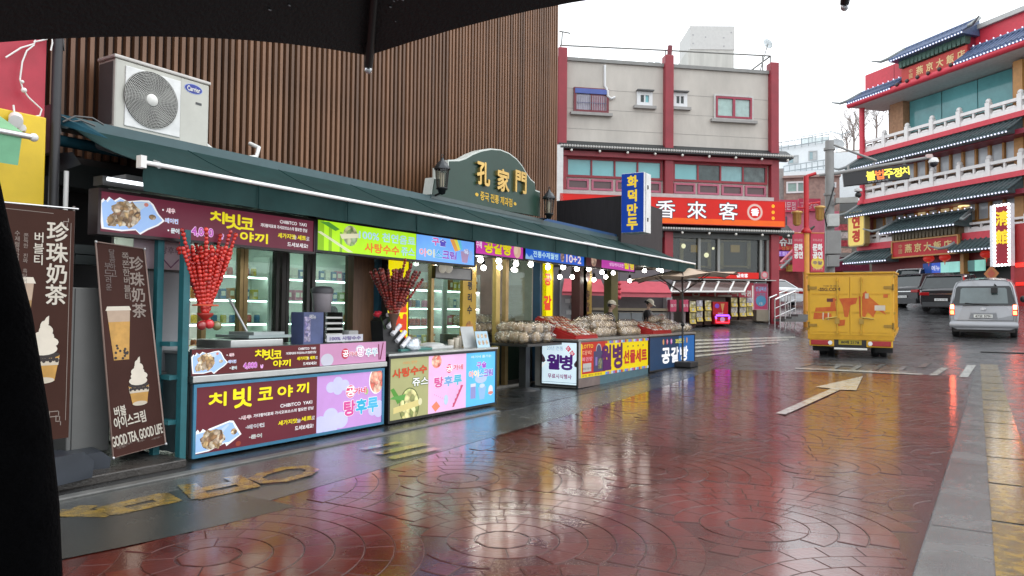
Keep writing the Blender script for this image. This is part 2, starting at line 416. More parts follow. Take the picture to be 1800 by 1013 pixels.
def stone_mesh(mb, pts, mx, my):
    zb = g(mx, my); tx, ty = R.gauss(0, .0022), R.gauss(0, .0022); m = reds[R.choice((0, 1, 1, 2))]; h = .0082+R.uniform(-.0004, .0004)
    n = len(pts)
    top = [(mx+(x-mx)*.955, my+(y-my)*.955, g(x, y)+h+tx*(x-mx)+ty*(y-my)) for x, y in pts]
    mid = [(x, y, g(x, y)+h-.003) for x, y in pts]; bot = [(x, y, g(x, y)+.003) for x, y in pts]
    vs = top+mid+bot
    fs = [tuple(range(n))]+[(n+i, n+(i+1) % n, (i+1) % n, i) for i in range(n)]+[(2*n+i, 2*n+(i+1) % n, n+(i+1) % n, n+i) for i in range(n)]
    # keep the winding upward
    ar = sum(pts[i][0]*pts[(i+1) % n][1]-pts[(i+1) % n][0]*pts[i][1] for i in range(n))
    if ar < 0: fs = [f[::-1] for f in fs]
    mb.add(vs, fs[:1], m); mb.add(vs, fs[1:], joint)
def inview(x, y):
    d = V((x, y, 0))-CAM; z = d.dot(fw)
    if z < .5: return False
    px, py = CXP+FPX*d.dot(rt)/z, CYP-FPX*d.dot(up)/z
    return 90 < px < 1700 and py < 1005
vis = sorted([s_ for s_ in stones if inview(s_[1], s_[2])], key=lambda s_: s_[1]**2+s_[2]**2)
own = set(id(s_) for s_ in vis[:300]); rest = MB()
for s_ in stones:
    if id(s_) in own:
        mb = MB(); stone_mesh(mb, *s_); mb.build('paving_stone', red)
    else: stone_mesh(rest, *s_)
rest.build('paving_stones', red, kind='stuff')
# ---- markings
mb = MB(); gpix(mb, [(1363, 729), (1461, 685), (1433, 682), (1517, 663), (1505, 688), (1477, 687), (1381, 731)], .019, paint); mb.build('arrow_marking', kind='structure')
for i in range(5):
    mb = MB(); yl = (599.5, 605.5, 612, 619, 627)[i]; x1 = (1398, 1386, 1368, 1345, 1322)[i]; yr = (593.5, 598, 603, 609, 616.5)[i]
    xm = (1222+x1)/2; ym = (yl+yr)/2
    for (ax, ay, bx, by) in ((1222, yl, xm, ym), (xm, ym, x1, yr)):
        gpix(mb, [(ax, ay+1.6), (bx, by+1.4), (bx, by-1.4), (ax, ay-1.6)], .012, paint)
    mb.build('crosswalk_stripe', kind='structure')
def pline(x0, y0, x1, y1, w, m=paint, hor=False):
    mb = MB(); d = ((0, w/2) if not hor else (w/2, 0))
    gpix(mb, [(x0-d[0], y0+d[1]), (x1-d[0], y1+d[1]), (x1+d[0], y1-d[1]), (x0+d[0], y0-d[1])], .013, m); mb.build('lane_marking', kind='structure')
pline(1398, 648.5, 1510, 653.5, 2.6); pline(1510, 653.5, 1622, 659, 2.8); pline(1436, 641, 1500, 643.5, 2.4, paint_w); pline(1400, 647, 1436, 639, 2.2, paint_w)
for x0, y0, x1, y1 in ((1462, 650, 1478, 642), (1497, 652, 1513, 643), (1532, 653, 1553, 641), (1575, 655, 1592, 645)): pline(x0, y0, x1, y1, 11, paint_w, True)
pline(1545, 653, 1612, 655, 3, paint_w); pline(1619, 647, 1632, 639, 14, paint_w, True); pline(1640, 661, 1662, 647, 15, paint, True); pline(1694, 664, 1708, 643, 16, paint, True)
mb = MB()
for j in range(14):                                                     # worn yellow edge line
    y0 = 2+j*1.35; gpoly(mb, [(.08, y0), (.42, y0), (.42, y0+1.3), (.08, y0+1.3)], .010, yel_w)
mb.build('yellow_edge_line', kind='structure')
mb = MB(); kk = 0
def stroke(pts, w):
    global kk
    ws = [V(tuple(onG(*p)[:2])) for p in pts]
    for a_, b_ in zip(ws[:-1], ws[1:]):
        d_ = (b_-a_).normalized(); n_ = V((-d_.y, d_.x))*w/2; e_ = d_*w*.3; kk += 1
        gpoly(mb, [tuple(a_-e_-n_), tuple(b_+e_-n_), tuple(b_+e_+n_), tuple(a_-e_+n_)], .0105+kk*.0004, yel_w)
stroke([(108, 904), (186, 906)], .16); stroke([(150, 894), (120, 908)], .14)
stroke([(190, 895), (280, 874)], .13); stroke([(210, 903), (298, 884)], .13); stroke([(190, 895), (210, 903)], .15); stroke([(280, 874), (298, 884)], .15)
stroke([(335, 868), (415, 851)], .12); stroke([(352, 877), (440, 858)], .13); stroke([(330, 856), (352, 877)], .14); stroke([(410, 842), (440, 858)], .14)
stroke([(448, 844), (462, 836), (500, 826), (535, 824), (550, 829), (538, 838), (500, 848), (465, 851), (448, 844)], .1)
stroke([(668, 800), (745, 784)], .13); stroke([(690, 808), (765, 792)], .12); stroke([(640, 792), (700, 781)], .1)
mb.build('yellow_road_lettering', kind='structure')
# joint between the slabs of the right-hand strip, a drain grate near the van
mb = MB()
for y in (3.2, 5.7, 8.2, 10.7, 13.2): gpoly(mb, [(xr(y)+.02, y), (.64, y), (.64, y+.012), (xr(y)+.02, y+.012)], .0075, asph_dk)
mb.build('slab_joint', kind='structure')
q = onG(1765, 620); mb = MB(); mb.box(-.55, -.18, 0, .55, .18, .012, DGREY)
for i in range(16): mb.box(-.5+i*.064, -.14, .012, -.47+i*.064, .14, .018, M((.1, .1, .1), .35, .7))
dr = single(mb, 'drain_grate', 'long iron drain grate in the wet asphalt below the silver van', 'drain grate'); dr.location = (q.x, q.y, g(q.x, q.y)+.004)
# ================================================================== timber-clad building with the shop
wood = [M((.165*k, .08*k, .04*k), .5, var=.3, scale=9, stretch=(1, 1, .12), bump=.25, bscale=25) for k in (.7, .86, 1., 1.1, 1.25)]
woodback = M((.03, .014, .009), .8)
XF = -7.4
bld = thing('timber_clad_building', 'brown building clad in upright timber slats above the green shop awning', 'building', (XF, 8, 0))
mb = MB(); mb.box(-15, 3.42, 2.62, -7.46, 13.55, 9.2, woodback); mb.build('wall', bld)
mb = MB(); mb.box(-15, 13.45, 0, -7.6, 13.6, 2.6, M((.2, .1, .09), .7)); mb.box(-15.2, 3.3, 0, -15, 13.6, 9.2, woodback); mb.build('side_wall', bld)
sme = []
for m in wood:
    for k in range(2):
        q = MB(); q.box(-.024, -.021, 0, .03, .021, 6.3, m); sme.append(q.mesh('slat'))
n = 112
for i in range(n):
    y = 3.47+i*(13.5-3.47)/(n-1)
    o = piece(R.choice(sme), 'slat', bld, (-.03+R.uniform(-.003, .003), y-8, 2.86+R.uniform(-.012, .012)), R.uniform(-.02, .02))
mb = MB(); mb.box(-7.5, 3.4, 2.72, -7.36, 13.58, 2.84, M((.035, .03, .028), .6)); mb.build('bottom_rail', bld)
# ---- the shop interior
wallm = M((.62, .66, .6), .6, var=.05); shelf_m = M((.72, .76, .72), .35, var=.05); floor_m = M((.3, .28, .25), .25, var=.2)
inn = thing('shop_interior', 'bright shop room with pale walls behind the glass doors', 'shop room', (-9, 7.5, 0))
mb = MB(); mb.box(-11.2, 4.2, 0, -11, 13.4, 2.62, wallm); mb.box(-11, 4.1, 0, -7.5, 4.25, 2.62, wallm); mb.box(-11, 13.3, 0, -7.7, 13.42, 2.62, M((.6, .46, .42), .6)); mb.build('room_wall', inn)
mb = MB(); mb.box(-11, 4.2, 2.56, -7.45, 13.4, 2.62, M((.5, .52, .5), .7)); mb.build('room_ceiling', inn)
mb = MB(); mb.box(-11, 4.2, 0, -7.2, 13.4, .05, floor_m); mb.build('room_floor', inn)
TUBE = M((.93, 1., .95), .3, emit=10., var=0)
for x, z in ((-8.6, 2.5), (-9.7, 2.5), (-10.5, 2.5)):
    for y0 in (5.2, 7.2, 9.2, 11.2):
        q = MB(); q.box(x-.03, y0, z, x+.03, y0+1.2, z+.03, TUBE)
        single(q, 'fluorescent_tube', 'white fluorescent strip under the shop ceiling', 'ceiling lamp', 'ceiling tubes in the shop', loc=(x, y0, z))
# shelving along the back wall and at the side, goods on it
def shelf_unit(x, y0, y1, zs, label, depth=.42, lit=True):
    t = thing('shelf_unit', label, 'shelves', (x, (y0+y1)/2, 0))
    for y in (y0, y1): q = MB(); q.box(x-depth/2, y-.015, .05, x+depth/2, y+.015, zs[-1]+.35, shelf_m); q.build('side_panel', t)
    for z in zs: q = MB(); q.box(x-depth/2, y0+.016, z-.02, x+depth/2, y1-.016, z, shelf_m); q.build('shelf', t)
    q = MB(); q.box(x-depth/2-.01, y0+.016, .05, x-depth/2+.004, y1-.016, zs[-1]+.35, wallm); q.build('back_panel', t)
    if lit:
        for z in zs[1:]: q = MB(); q.box(x+depth/2-.04, y0+.03, z-.045, x+depth/2-.015, y1-.03, z-.022, TUBE); q.build('shelf_light', t)
    return t
shelf_unit(-10.7, 6.6, 8.7, (.3, .75, 1.15, 1.55, 1.95), 'white shelves at the left end of the shop behind the glass door')
shelf_unit(-10.7, 8.8, 10.9, (.3, .75, 1.15, 1.55, 1.95), 'white shelves in the middle of the shop back wall')
shelf_unit(-9.1, 10.5, 11.6, (.3, .75, 1.1, 1.45, 1.8), 'white shelves of jars beside the yellow price banner')
shelf_unit(-9.1, 11.75, 12.9, (.3, .75, 1.1, 1.45, 1.8), 'white shelves beside the gold pillar with plastic tubs')
gcols = [(.5, .08, .05), (.62, .5, .08), (.2, .34, .08), (.68, .64, .55), (.55, .25, .08), (.08, .2, .35), (.6, .2, .3), (.3, .12, .05)]
def jar_mesh(c):
    q = MB(); q.lathe((0, 0, 0), [(.0, 0), (.05, 0), (.052, .1), (.044, .125), (.044, .13)], M(c, .2, var=.4, scale=40), 10); q.lathe((0, 0, .13), [(.046, 0), (.046, .025), (0, .026)], M((.7, .68, .6), .4), 10); return q.mesh('jar')
def carton_mesh(c, w=.06, h=.16):
    q = MB(); q.box(-.05, -w, 0, .05, w, h, M(c, .4, var=.3, scale=30)); q.rect(Fr((.051, 0, 0), (0, 1, 0)), -w*.75, h*.3, w*.75, h*.75, 0, M((.75, .72, .6), .4)); return q.mesh('carton')
jm = [jar_mesh(c) for c in gcols]; cm = [carton_mesh(c, R.uniform(.045, .075), R.uniform(.12, .22)) for c in gcols]
def goods(x, y0, y1, zs, step, place, mix=.5):
    for z in zs:
        y = y0+step*.6; kind = R.random() < mix; pal = R.sample(range(8), 3)
        while y < y1-step*.4:
            k = R.choice(pal); me = jm[k] if kind else cm[k]
            o = bpy.data.objects.new('jar' if kind else 'carton', me); COL.objects.link(o); o.location = (x+R.uniform(-.02, .02), y, z+.001); o.rotation_euler = (0, 0, R.uniform(-.08, .08))
            tag(o, ('capped jar of sweets lined up ' if kind else 'small snack carton lined up ')+place, 'jar' if kind else 'carton', 'goods '+place)
            y += step*R.uniform(.9, 1.15)
goods(-10.62, 6.6, 8.7, (.75, 1.15, 1.55, 1.95), .16, 'on the left back shelves')
goods(-10.62, 8.8, 10.9, (.75, 1.15, 1.55, 1.95), .16, 'on the middle back shelves')
goods(-9.02, 10.5, 11.6, (.75, 1.1, 1.45, 1.8), .14, 'on the shelves by the yellow banner', .7)
goods(-9.02, 11.75, 12.9, (.75, 1.1, 1.45, 1.8), .14, 'on the shelves by the gold pillar', .3)
# low display table with goods inside
t = thing('display_table', 'low dark display table with snack trays inside the shop', 'table', (-8.6, 6.1, .05))
q = MB(); q.box(-9, 5.1, .78, -8.2, 7.1, .83, M((.08, .09, .09), .3)); q.build('table_top', t)
for x in (-8.9, -8.3):
    for y in (5.2, 7.0): q = MB(); q.box(x-.03, y-.03, .05, x+.03, y+.03, .78, BLK); q.build('leg', t)
for i in range(9):
    q = MB(); yy = 5.2+i*.21; q.box(-8.75, yy-.08, .83, -8.35, yy+.08, .86, M((.1, .1, .1), .4))
    for k in range(6): q.ball((-8.7+.07*k, yy+R.uniform(-.04, .04), .885), .035, M(gcols[(i*3) % 8], .4, var=.3, scale=30), 7, 5)
    single(q, 'snack_tray', 'small black tray of snacks on the dark shop table', 'tray', 'snack trays on the shop table', loc=(-8.55, yy, .83))
# ---- sliding glass doors and pillars of the shop front
brass = M((.36, .25, .11), .35, .7, var=.2); dkfr = M((.035, .032, .028), .35, .3)
sf = thing('glass_shop_front', 'row of sliding glass doors in brass and dark frames under the signboards', 'glass front', (-7.3, 8, .05))
FD = FX(-7.3)
def post(px0, px1, m, nm, py=500, z0=.05, z1=2.62, d0=-.04, d1=.04):
    a0 = FD.pix(px0, py)[0]; a1 = FD.pix(px1, py)[0]; q = MB(); q.fbox(FD, a0, z0, a1, z1, d0, d1, m); q.build(nm, sf)
for p in ((352, 360, brass), (418, 424, brass), (425, 432, brass), (482, 487, dkfr), (492, 499, dkfr), (500, 505, dkfr), (536, 541, dkfr), (545, 551, dkfr), (755, 760, brass), (869, 876, M((.5, .36, .12), .28, .8)), (886, 891, brass)): post(*p, 'door_post')
for a, b in ((360, 418), (432, 482), (505, 536), (551, 612), (720, 755), (760, 830), (891, 935)):
    a0 = FD.pix(a, 500)[0]; a1 = FD.pix(b, 500)[0]; q = MB(); q.fbox(FD, a0+.012, .12, a1-.012, 2.5, -.008, .008, GLASS((.8, .95, .9), .92)); q.build('glass_pane', sf)
    q = MB(); q.fbox(FD, a0+.012, .05, a1-.012, .12, -.03, .03, dkfr); q.fbox(FD, a0+.012, 2.5, a1-.012, 2.62, -.03, .03, dkfr); q.build('door_rail', sf)
q = MB(); q.fbox(FX(-7.26), FD.pix(612, 500)[0], .05, FD.pix(648, 500)[0], 2.62, -.1, .06, M((.16, .08, .04), .45, var=.3, stretch=(3, 3, .3), scale=8)); single(q, 'brown_pillar', 'brown panelled pillar to the left of the second skewer bouquet', 'pillar')
q = MB(); q.fbox(FX(-7.2), FD.pix(651, 500)[0], .05, FD.pix(664, 500)[0], 2.62, -.05, .06, M((.03, .15, .24), .4)); single(q, 'blue_post', 'bright blue post beside the brown pillar of the shop', 'post')
FG = FX(-7.2)
q = MB(); q.fbox(FG, FG.pix(943, 500)[0], .05, FG.pix(954, 500)[0], 2.9, -.08, .08, M((.012, .05, .11), .4)); single(q, 'navy_post', 'dark blue post to the left of the tall yellow menu strip', 'post')
q = MB(); q.fbox(FG, FG.pix(1012, 500)[0], .1, FG.pix(1025, 500)[0], 2.9, -.1, .1, M((.07, .018, .015), .4)); single(q, 'maroon_pillar', 'dark maroon pillar between the yellow strip and the gold strip', 'pillar')
q = MB(); q.fbox(FX(-7.9), FX(-7.9).pix(1068, 500)[0], .1, FX(-7.9).pix(1080, 500)[0], 2.9, -.1, .1, M((.2, .2, .08), .4)); single(q, 'olive_pillar', 'olive gold pillar standing behind the two white-capped sellers', 'pillar')
# ================================================================== signs
def panel(T, F, r, bg, texts=(), pics=(), d=0., nm='printed_panel', ext=0.):
    a0, b0, a1, b1 = r; W, H = a1-a0, b1-b0
    q = MB(); q.rect(F, a0, b0, a1, b1, d, bg) if not isinstance(bg, list) else [q.rect(F, a0+W*x0, b0+H*y0, a0+W*x1, b0+H*y1, d, m) for x0, y0, x1, y1, m in bg]
    q.build(nm, T)
    if pics:
        q = MB()
        for k, p in enumerate(pics):
            dd = d+.0012+.0003*k
            if p[0] == 'disc': q.poly(F, [(min(max(a0+W*p[1]+H*p[3]*math.cos(k_*.2618), a0), a1), min(max(b0+H*p[2]+H*p[4]*math.sin(k_*.2618), b0), b1)) for k_ in range(24)], dd, p[5])
            elif p[0] == 'blob':
                rk = random.Random(k+7); q.poly(F, [(a0+W*p[1]+H*p[3]*math.cos(k_*.2244)*rk.uniform(.8, 1.06), b0+H*p[2]+H*p[4]*math.sin(k_*.2244)*rk.uniform(.8, 1.06)) for k_ in range(28)], dd, p[5])
            elif p[0] == 'rect': q.rect(F, a0+W*p[1], b0+H*p[2], a0+W*p[3], b0+H*p[4], dd, p[5])
            elif p[0] == 'poly': q.poly(F, [(a0+W*x, b0+H*y) for x, y in p[1]], dd, p[2])
        q.build('picture', T)
    if texts:
        for t in texts:
            q = MB(); s, x, y, h, wd, m = t[:6]; o = t[6] if len(t) > 6 else {}
            q.text(F, s, a0+W*x, b0+H*y, H*h, m, d+.006, w=None if wd is None else (W*wd if wd > 0 else wd*W), **o)
            q.build('lettering', T)
def cabinet(name, label, cat, F, r, depth=.12, fm=None, rim=.025, group=None, face=None):
    a0, b0, a1, b1 = r; fm = fm or BLK; c = F.p((a0+a1)/2, b0, 0)
    T = thing(name, label, cat, c, 0, group)
    q = MB(); q.fbox(F, a0, b0, a1, b1, -depth, -.012, face or fm); q.build('case', T)
    for x0, y0, x1, y1 in ((a0, b0, a1, b0+rim), (a0, b1-rim, a1, b1), (a0, b0+rim, a0+rim, b1-rim), (a1-rim, b0+rim, a1, b1-rim)):
        q = MB(); q.fbox(F, x0, y0, x1, y1, -.012, .012, fm); q.build('frame', T)
    return T, (a0+rim, b0+rim, a1-rim, b1-rim)
def rpx(F, x0, y0, x1, y1):
    a, b = F.pix(x0, y0); c, d = F.pix(x1, y1); return (a, d, c, b)
food = PIC(((.1, .05, .03), (.45, .28, .12), (.75, .65, .5), (.25, .12, .05), (.6, .42, .2)), 28, .45)
foodu = PIC(((.1, .05, .03), (.45, .28, .12), (.75, .65, .5), (.25, .12, .05), (.6, .42, .2)), 26, .3, 3.)
BLU = PR((.36, .55, .92)); LBL = PR((.15, .3, .85)); MAG = PR((.6, .12, .55))
def plate_pics(x, y, s):                                               # octopus snack in a pale blue paper tray, cut out with a white edge
    cut = [(-.112, -.42), (-.118, -.1), (-.122, .22), (-.108, .32), (-.1, .26), (-.088, .38), (-.07, .3), (-.05, .4), (-.02, .33), (.03, .4), (.06, .42), (.078, .34), (.1, .1), (.125, -.06), (.1, -.2), (.06, -.34), (.03, -.48), (.012, -.38), (-.04, -.44)]
    return [('poly', [(x+a*s, y+b*s) for a, b in cut], WHT), ('poly', [(x+a*s*.93, y+b*s*.91) for a, b in cut], BLU), ('poly', [(x+a*s, y+b*s) for a, b in ((.02, .1), (.07, .36), (.055, .38), (.0, .3))], PR((.6, .75, .95), .6)),
            ('blob', x-.025*s, y+.0*s, .4*s, .36*s, food), ('blob', x-.075*s, y-.2*s, .16*s, .16*s, foodu), ('disc', x+.075*s, y+.0*s, .1*s, .07*s, foodu), ('disc', x+.05*s, y+.3*s, .06*s, .05*s, PR((.8, .3, .25), .5))]
OUT = dict(edge=PR((.95, .6, .9)), edgew=.09, bold=.03)
def yaki_top(T, F, r, unlit=False):
    panel(T, F, r, PR((.15, .028, .05), .75) if not unlit else PN((.12, .018, .022)), [
        ('새우', .27, .73, .13, None, PR((.8, .3, .35)), dict(edge=WHT, edgew=.06)), ('·', .238, .73, .05, None, WHT), ('베이컨', .275, .46, .13, None, LBL, dict(edge=WHT, edgew=.06)), ('·', .238, .46, .05, None, WHT), ('문어', .29, .2, .13, None, PR((.25, .45, .5)), dict(edge=WHT, edgew=.06)), ('·', .262, .2, .05, None, WHT),
        ('4,000', .41, .24, .25, None, PR((.5, .1, .5)), OUT), ('냥', .5, .18, .14, None, PR((.5, .1, .5)), dict(edge=PR((.95, .6, .9)), edgew=.12)),
        ('치', .478, .72, .32, .065, YEL, dict(bold=.05)), ('빗', .555, .66, .42, .075, YEL, dict(bold=.04)), ('코', .625, .64, .32, .065, YEL, dict(bold=.05)), ('야', .625, .25, .28, .068, YEL, dict(bold=.05)), ('끼', .7, .25, .28, .068, YEL, dict(bold=.05)),
        ('CHIBITCO  YAKI', .955, .84, .1, .155, WHT, dict(al='r', bold=.02)), ('가다랑이포와 가시오브소스의 절묘한 만남', .96, .66, .11, .265, WHT, dict(al='r', bold=.02)),
        ('세가지맛', .84, .41, .15, .1, YEL, dict(bold=.035)), ('을', .888, .4, .12, .02, WHT), ('세트', .928, .41, .15, .05, YEL, dict(bold=.035)), ('로', .965, .4, .12, .02, WHT), ('드셔보세요!', .965, .16, .14, .12, WHT, dict(al='r', bold=.02))],
        plate_pics(.12, .5, 1.02))
FS = FX(-6.2)
T, r = cabinet('signboard', 'dark red lit signboard with yellow lettering hung over the left counter', 'signboard', FS, rpx(FS, 172, 330, 553, 447), .14, M((.02, .008, .01), .4))
yaki_top(T, FS, r)
LIM = PR((.42, .78, .02), 1.05); SKY = PR((.16, .4, .95), 1.); ORA = PR((.85, .22, .03)); AQU = PR((.55, .85, .95))
T, r = cabinet('signboard', 'lime green and sky blue lit signboard over the juice counter', 'signboard', FS, rpx(FS, 555, 382, 835, 470), .14)
panel(T, FS, (r[0], r[1], r[0]+(r[2]-r[0])*.565, r[3]), LIM, [('100% 천연음료', .68, .7, .32, .6, AQU, dict(edge=PR((.1, .35, .6)), edgew=.035, bold=.025)), ('사탕수수', .62, .26, .33, .36, ORA, dict(bold=.045)), ('쥬스', .9, .26, .3, .15, AQU, dict(edge=PR((.15, .4, .5)), edgew=.05, bold=.02))],
      [('rect', 0, 0, .06, 1, PR((.3, .6, .02))), ('rect', .1, 0, .13, .9, PR((.3, .58, .03))), ('rect', .2, 0, .225, .7, PR((.28, .55, .05))), ('poly', [(.02, .95), (.16, .7), (.2, .78), (.1, .98)], PR((.1, .35, .05))), ('disc', .3, .6, .36, .36, PIC(((.4, .5, .12), (.75, .75, .45), (.2, .35, .1), (.6, .6, .55)), 14, .7, 1.)), ('poly', [(.2, .62), (.38, .72), (.4, .58), (.22, .46)], PR((.82, .8, .55))), ('poly', [(.0, .6), (.03, .63), (.33, .03), (.28, .02)], PR((.75, .82, .5)))])
panel(T, FS, (r[0]+(r[2]-r[0])*.567, r[1], r[2], r[3]), SKY, [('구', .3, .8, .28, .11, PR((.7, .08, .45)), dict(bold=.05, edge=WHT, edgew=.1)), ('슬', .42, .8, .28, .11, PR((.12, .1, .6)), dict(bold=.05, edge=WHT, edgew=.1))]+[
      (c, .1+.125*i, .32, .29, .115, PR(k), dict(bold=.05, edge=WHT, edgew=.08)) for i, (c, k) in enumerate(zip('아이스크림', ((.9, .4, .5), (.7, .75, .5), (.05, .45, .75), (.3, .08, .55), (.25, .1, .6))))],
      [('poly', [(.55, .98), (.62, 1), (.7, .55), (.64, .5)], PR((.9, .4, .1))), ('poly', [(.62, 1), (.68, 1), (.74, .6), (.7, .55)], PR((.85, .8, .1))), ('poly', [(.68, 1), (.74, 1), (.78, .62), (.74, .6)], PR((.15, .6, .8))), ('disc', .82, .34, .14, .3, PR((.5, .5, .9))), ('poly', [(.74, .55), (.9, .55), (.87, .08), (.77, .08)], PR((.45, .3, .5))), ('disc', .85, .56, .2, .12, PIC(((.8, .8, .95), (.5, .6, .95), (.9, .6, .7)), 30, .7)), ('disc', .93, .4, .14, .22, PR((.3, .5, .9)))])
FS2 = FX(-6.2)
rr = [rpx(FS2, 833, 402, 921, 464), rpx(FS2, 921, 422, 1028, 470), rpx(FS2, 1028, 436, 1116, 482)]
z0, z1 = 2.21, 2.5
def rz(i): return (rr[i][0]+.01, z0+.012*i, rr[i][2]-.01, z1+.01*i)
T, r = cabinet('signboard', 'magenta lit signboard with fat yellow lettering and a round bun picture', 'signboard', FS2, rz(0), .1)
panel(T, FS2, r, PR((.62, .05, .42), .8), [('공갈빵', .45, .5, .72, .55, YEL, dict(bold=.05, edge=PR((.12, .02, .1)), edgew=.08)), ('수제', .07, .6, .5, .1, PR((.95, .7, .85)), dict(bold=.03))], [('disc', .87, .5, .46, .48, PR((.75, .5, .35))), ('disc', .84, .55, .25, .3, PR((.85, .62, .45)))])
T, r = cabinet('signboard', 'royal blue lit signboard reading 10+2 between two magenta signs', 'signboard', FS2, rz(1), .1)
panel(T, FS2, r, PR((.02, .12, .62), .85), [('전통수제월병', .32, .42, .42, .4, AQU, dict(bold=.03)), ('10+2', .8, .42, .55, .27, WHT, dict(bold=.03, edge=PR((.5, .05, .3)), edgew=.08))], [('disc', .6, .5, .3, .4, PIC(((.5, .3, .25), (.7, .5, .45), (.3, .15, .12)), 20, .6, 2.)), ('rect', .2, .92, .55, 1, AQU), ('poly', [(0, 0), (.02, .4), (.06, .15), (.1, .35), (.14, 0)], PR((.3, .55, .9)))])
T, r = cabinet('signboard', 'magenta lit signboard with a mooncake picture at the awning end', 'signboard', FS2, rz(2), .1)
panel(T, FS2, r, PR((.55, .06, .42), .8), [('생일케이크한', .6, .4, .3, .3, PR((.9, .6, .85)), dict(bold=.03)), ('월병', .87, .45, .55, .22, YEL, dict(bold=.05, edge=PR((.1, .02, .1)), edgew=.06))], [('rect', 0, 0, .3, 1, PR((.1, .03, .04), .5)), ('disc', .15, .5, .5, .48, PIC(((.55, .35, .28), (.75, .55, .42), (.4, .22, .15)), 16, .7, 5.))])
# ================================================================== green awning
gfab = M((.008, .034, .033), .7, var=.2, scale=3, bump=.08, bscale=300, spec=.2); gfab2 = M((.008, .055, .08), .6, var=.15, spec=.2)
AX0, AZ0, AX1, AZ1, AY0, AY1 = -5.75, 2.58, -6.9, 3.03, 3.46, 17.5
aw = thing('awning', 'long dark green awning with a white front bar over the whole row of stalls', 'awning', (-6.3, 10, 2.6))
q = MB(); ns = 24; nv = 6; vs = []
for j in range(nv+1):
    for i in range(ns+1):
        t = j/nv; y = AY0+(AY1-AY0)*i/ns; vs.append((AX1+(AX0-AX1)*t, y, AZ1+(AZ0-AZ1)*t-.035*math.sin(math.pi*t)*(1+.3*math.sin(i*1.9))))
q.add(vs, [(j*(ns+1)+i, j*(ns+1)+i+1, (j+1)*(ns+1)+i+1, (j+1)*(ns+1)+i) for j in range(nv) for i in range(ns)], gfab, True)
q.add([(x, y, z-.006) for x, y, z in vs], [(j*(ns+1)+i, (j+1)*(ns+1)+i, (j+1)*(ns+1)+i+1, j*(ns+1)+i+1) for j in range(nv) for i in range(ns)], gfab, True)
q.build('fabric', aw)
q = MB(); q.tube([(AX0, AY0, AZ0), (AX0, AY1, AZ0)], .019, M((.85, .86, .86), .3, var=.03), 10); q.box(AX0-.03, AY0-.02, AZ0-.05, AX0+.035, AY0+.03, AZ0+.05, WHITE); q.build('front_bar', aw)
q = MB(); vs = []; n = 120
for i in range(n+1):
    y = AY0+.03+(AY1-AY0-.06)*i/n; vs += [(AX0-.01, y, AZ0-.02), (AX0-.02+.012*math.sin(i*.9), y, AZ0-.12), (AX0-.01+.02*math.sin(i*.9+.6), y, AZ0-.235)]
q.add(vs, [(3*i+k, 3*i+3+k, 3*i+4+k, 3*i+1+k) for i in range(n) for k in (0, 1)], gfab, True); q.build('valance', aw)
seam = M((.006, .026, .026), .8, spec=.1)
for i in range(1, 12):                                                    # stitched seams between the cloth widths
    y = AY0+(AY1-AY0)*i/12; q = MB(); q.tube([(AX1+(AX0-AX1)*t_/6, y, AZ1+(AZ0-AZ1)*t_/6-.035*math.sin(math.pi*t_/6)*(1+.3*math.sin(i*2*1.9))+.001) for t_ in range(7)]+[(AX0+.004, y, AZ0-.03), (AX0+.004, y, AZ0-.235)], .0055, seam, 5); q.build('seam', aw)
q = MB(); q.box(-7.02, 3.3, 2.98, -6.86, 17.5, 3.1, M((.05, .1, .11), .35)); q.box(-7.03, 3.24, 2.72, -6.7, 3.3, 3.14, M((.32, .36, .38), .4, .4)); q.build('cassette', aw)
q = MB(); q.tube([(-6.84, 3.3, 2.86), (-6.84, 17.4, 2.86)], .05, gfab2, 12); q.build('roller_tube', aw)
for y in (3.62, 7.6, 12., 16.6):
    q = MB(); q.tube([(-6.9, y, 2.9), (-6.35, y+.3, 2.72), (AX0, y, AZ0)], .028, ALU, 8); q.ball((-6.35, y+.3, 2.72), .045, ALU); q.build('folding_arm', aw)
q = MB(); q.poly(Fr((0, 3.33, 0), (1, 0, 0)), [(-7.0, 2.75), (-6.55, 2.72), (-6.4, 2.6), (-7.0, 2.55)], 0, M((.02, .025, .03), .6)); q.add([(-6.86, 3.3, 3.1), (-6.86, 3.5, 3.1), (-6.3, 3.5, 2.84), (-6.75, 3.3, 2.98)], [(0, 1, 2, 3)], gfab2); q.build('end_flap', aw)
# fascia behind the signs, dark beam and lamp strip under the awning
q = MB(); q.box(-7.36, 3.4, 2.5, -7.05, 17.4, 2.72, M((.02, .025, .025), .6)); q.box(-6.34, 3.4, 2.42, -6.2, 14.9, 2.5, M((.03, .03, .03), .5)); single(q, 'sign_beam', 'dark beam carrying the lit signboards below the awning', 'beam')
q = MB(); q.tube([(-6.16, 3.42, 2.47), (-6.16, 5.1, 2.47)], .017, M((.9, .95, 1.), .3, emit=2.2, var=0), 8); single(q, 'strip_light', 'thin white strip light along the top of the dark red signboard', 'strip light')
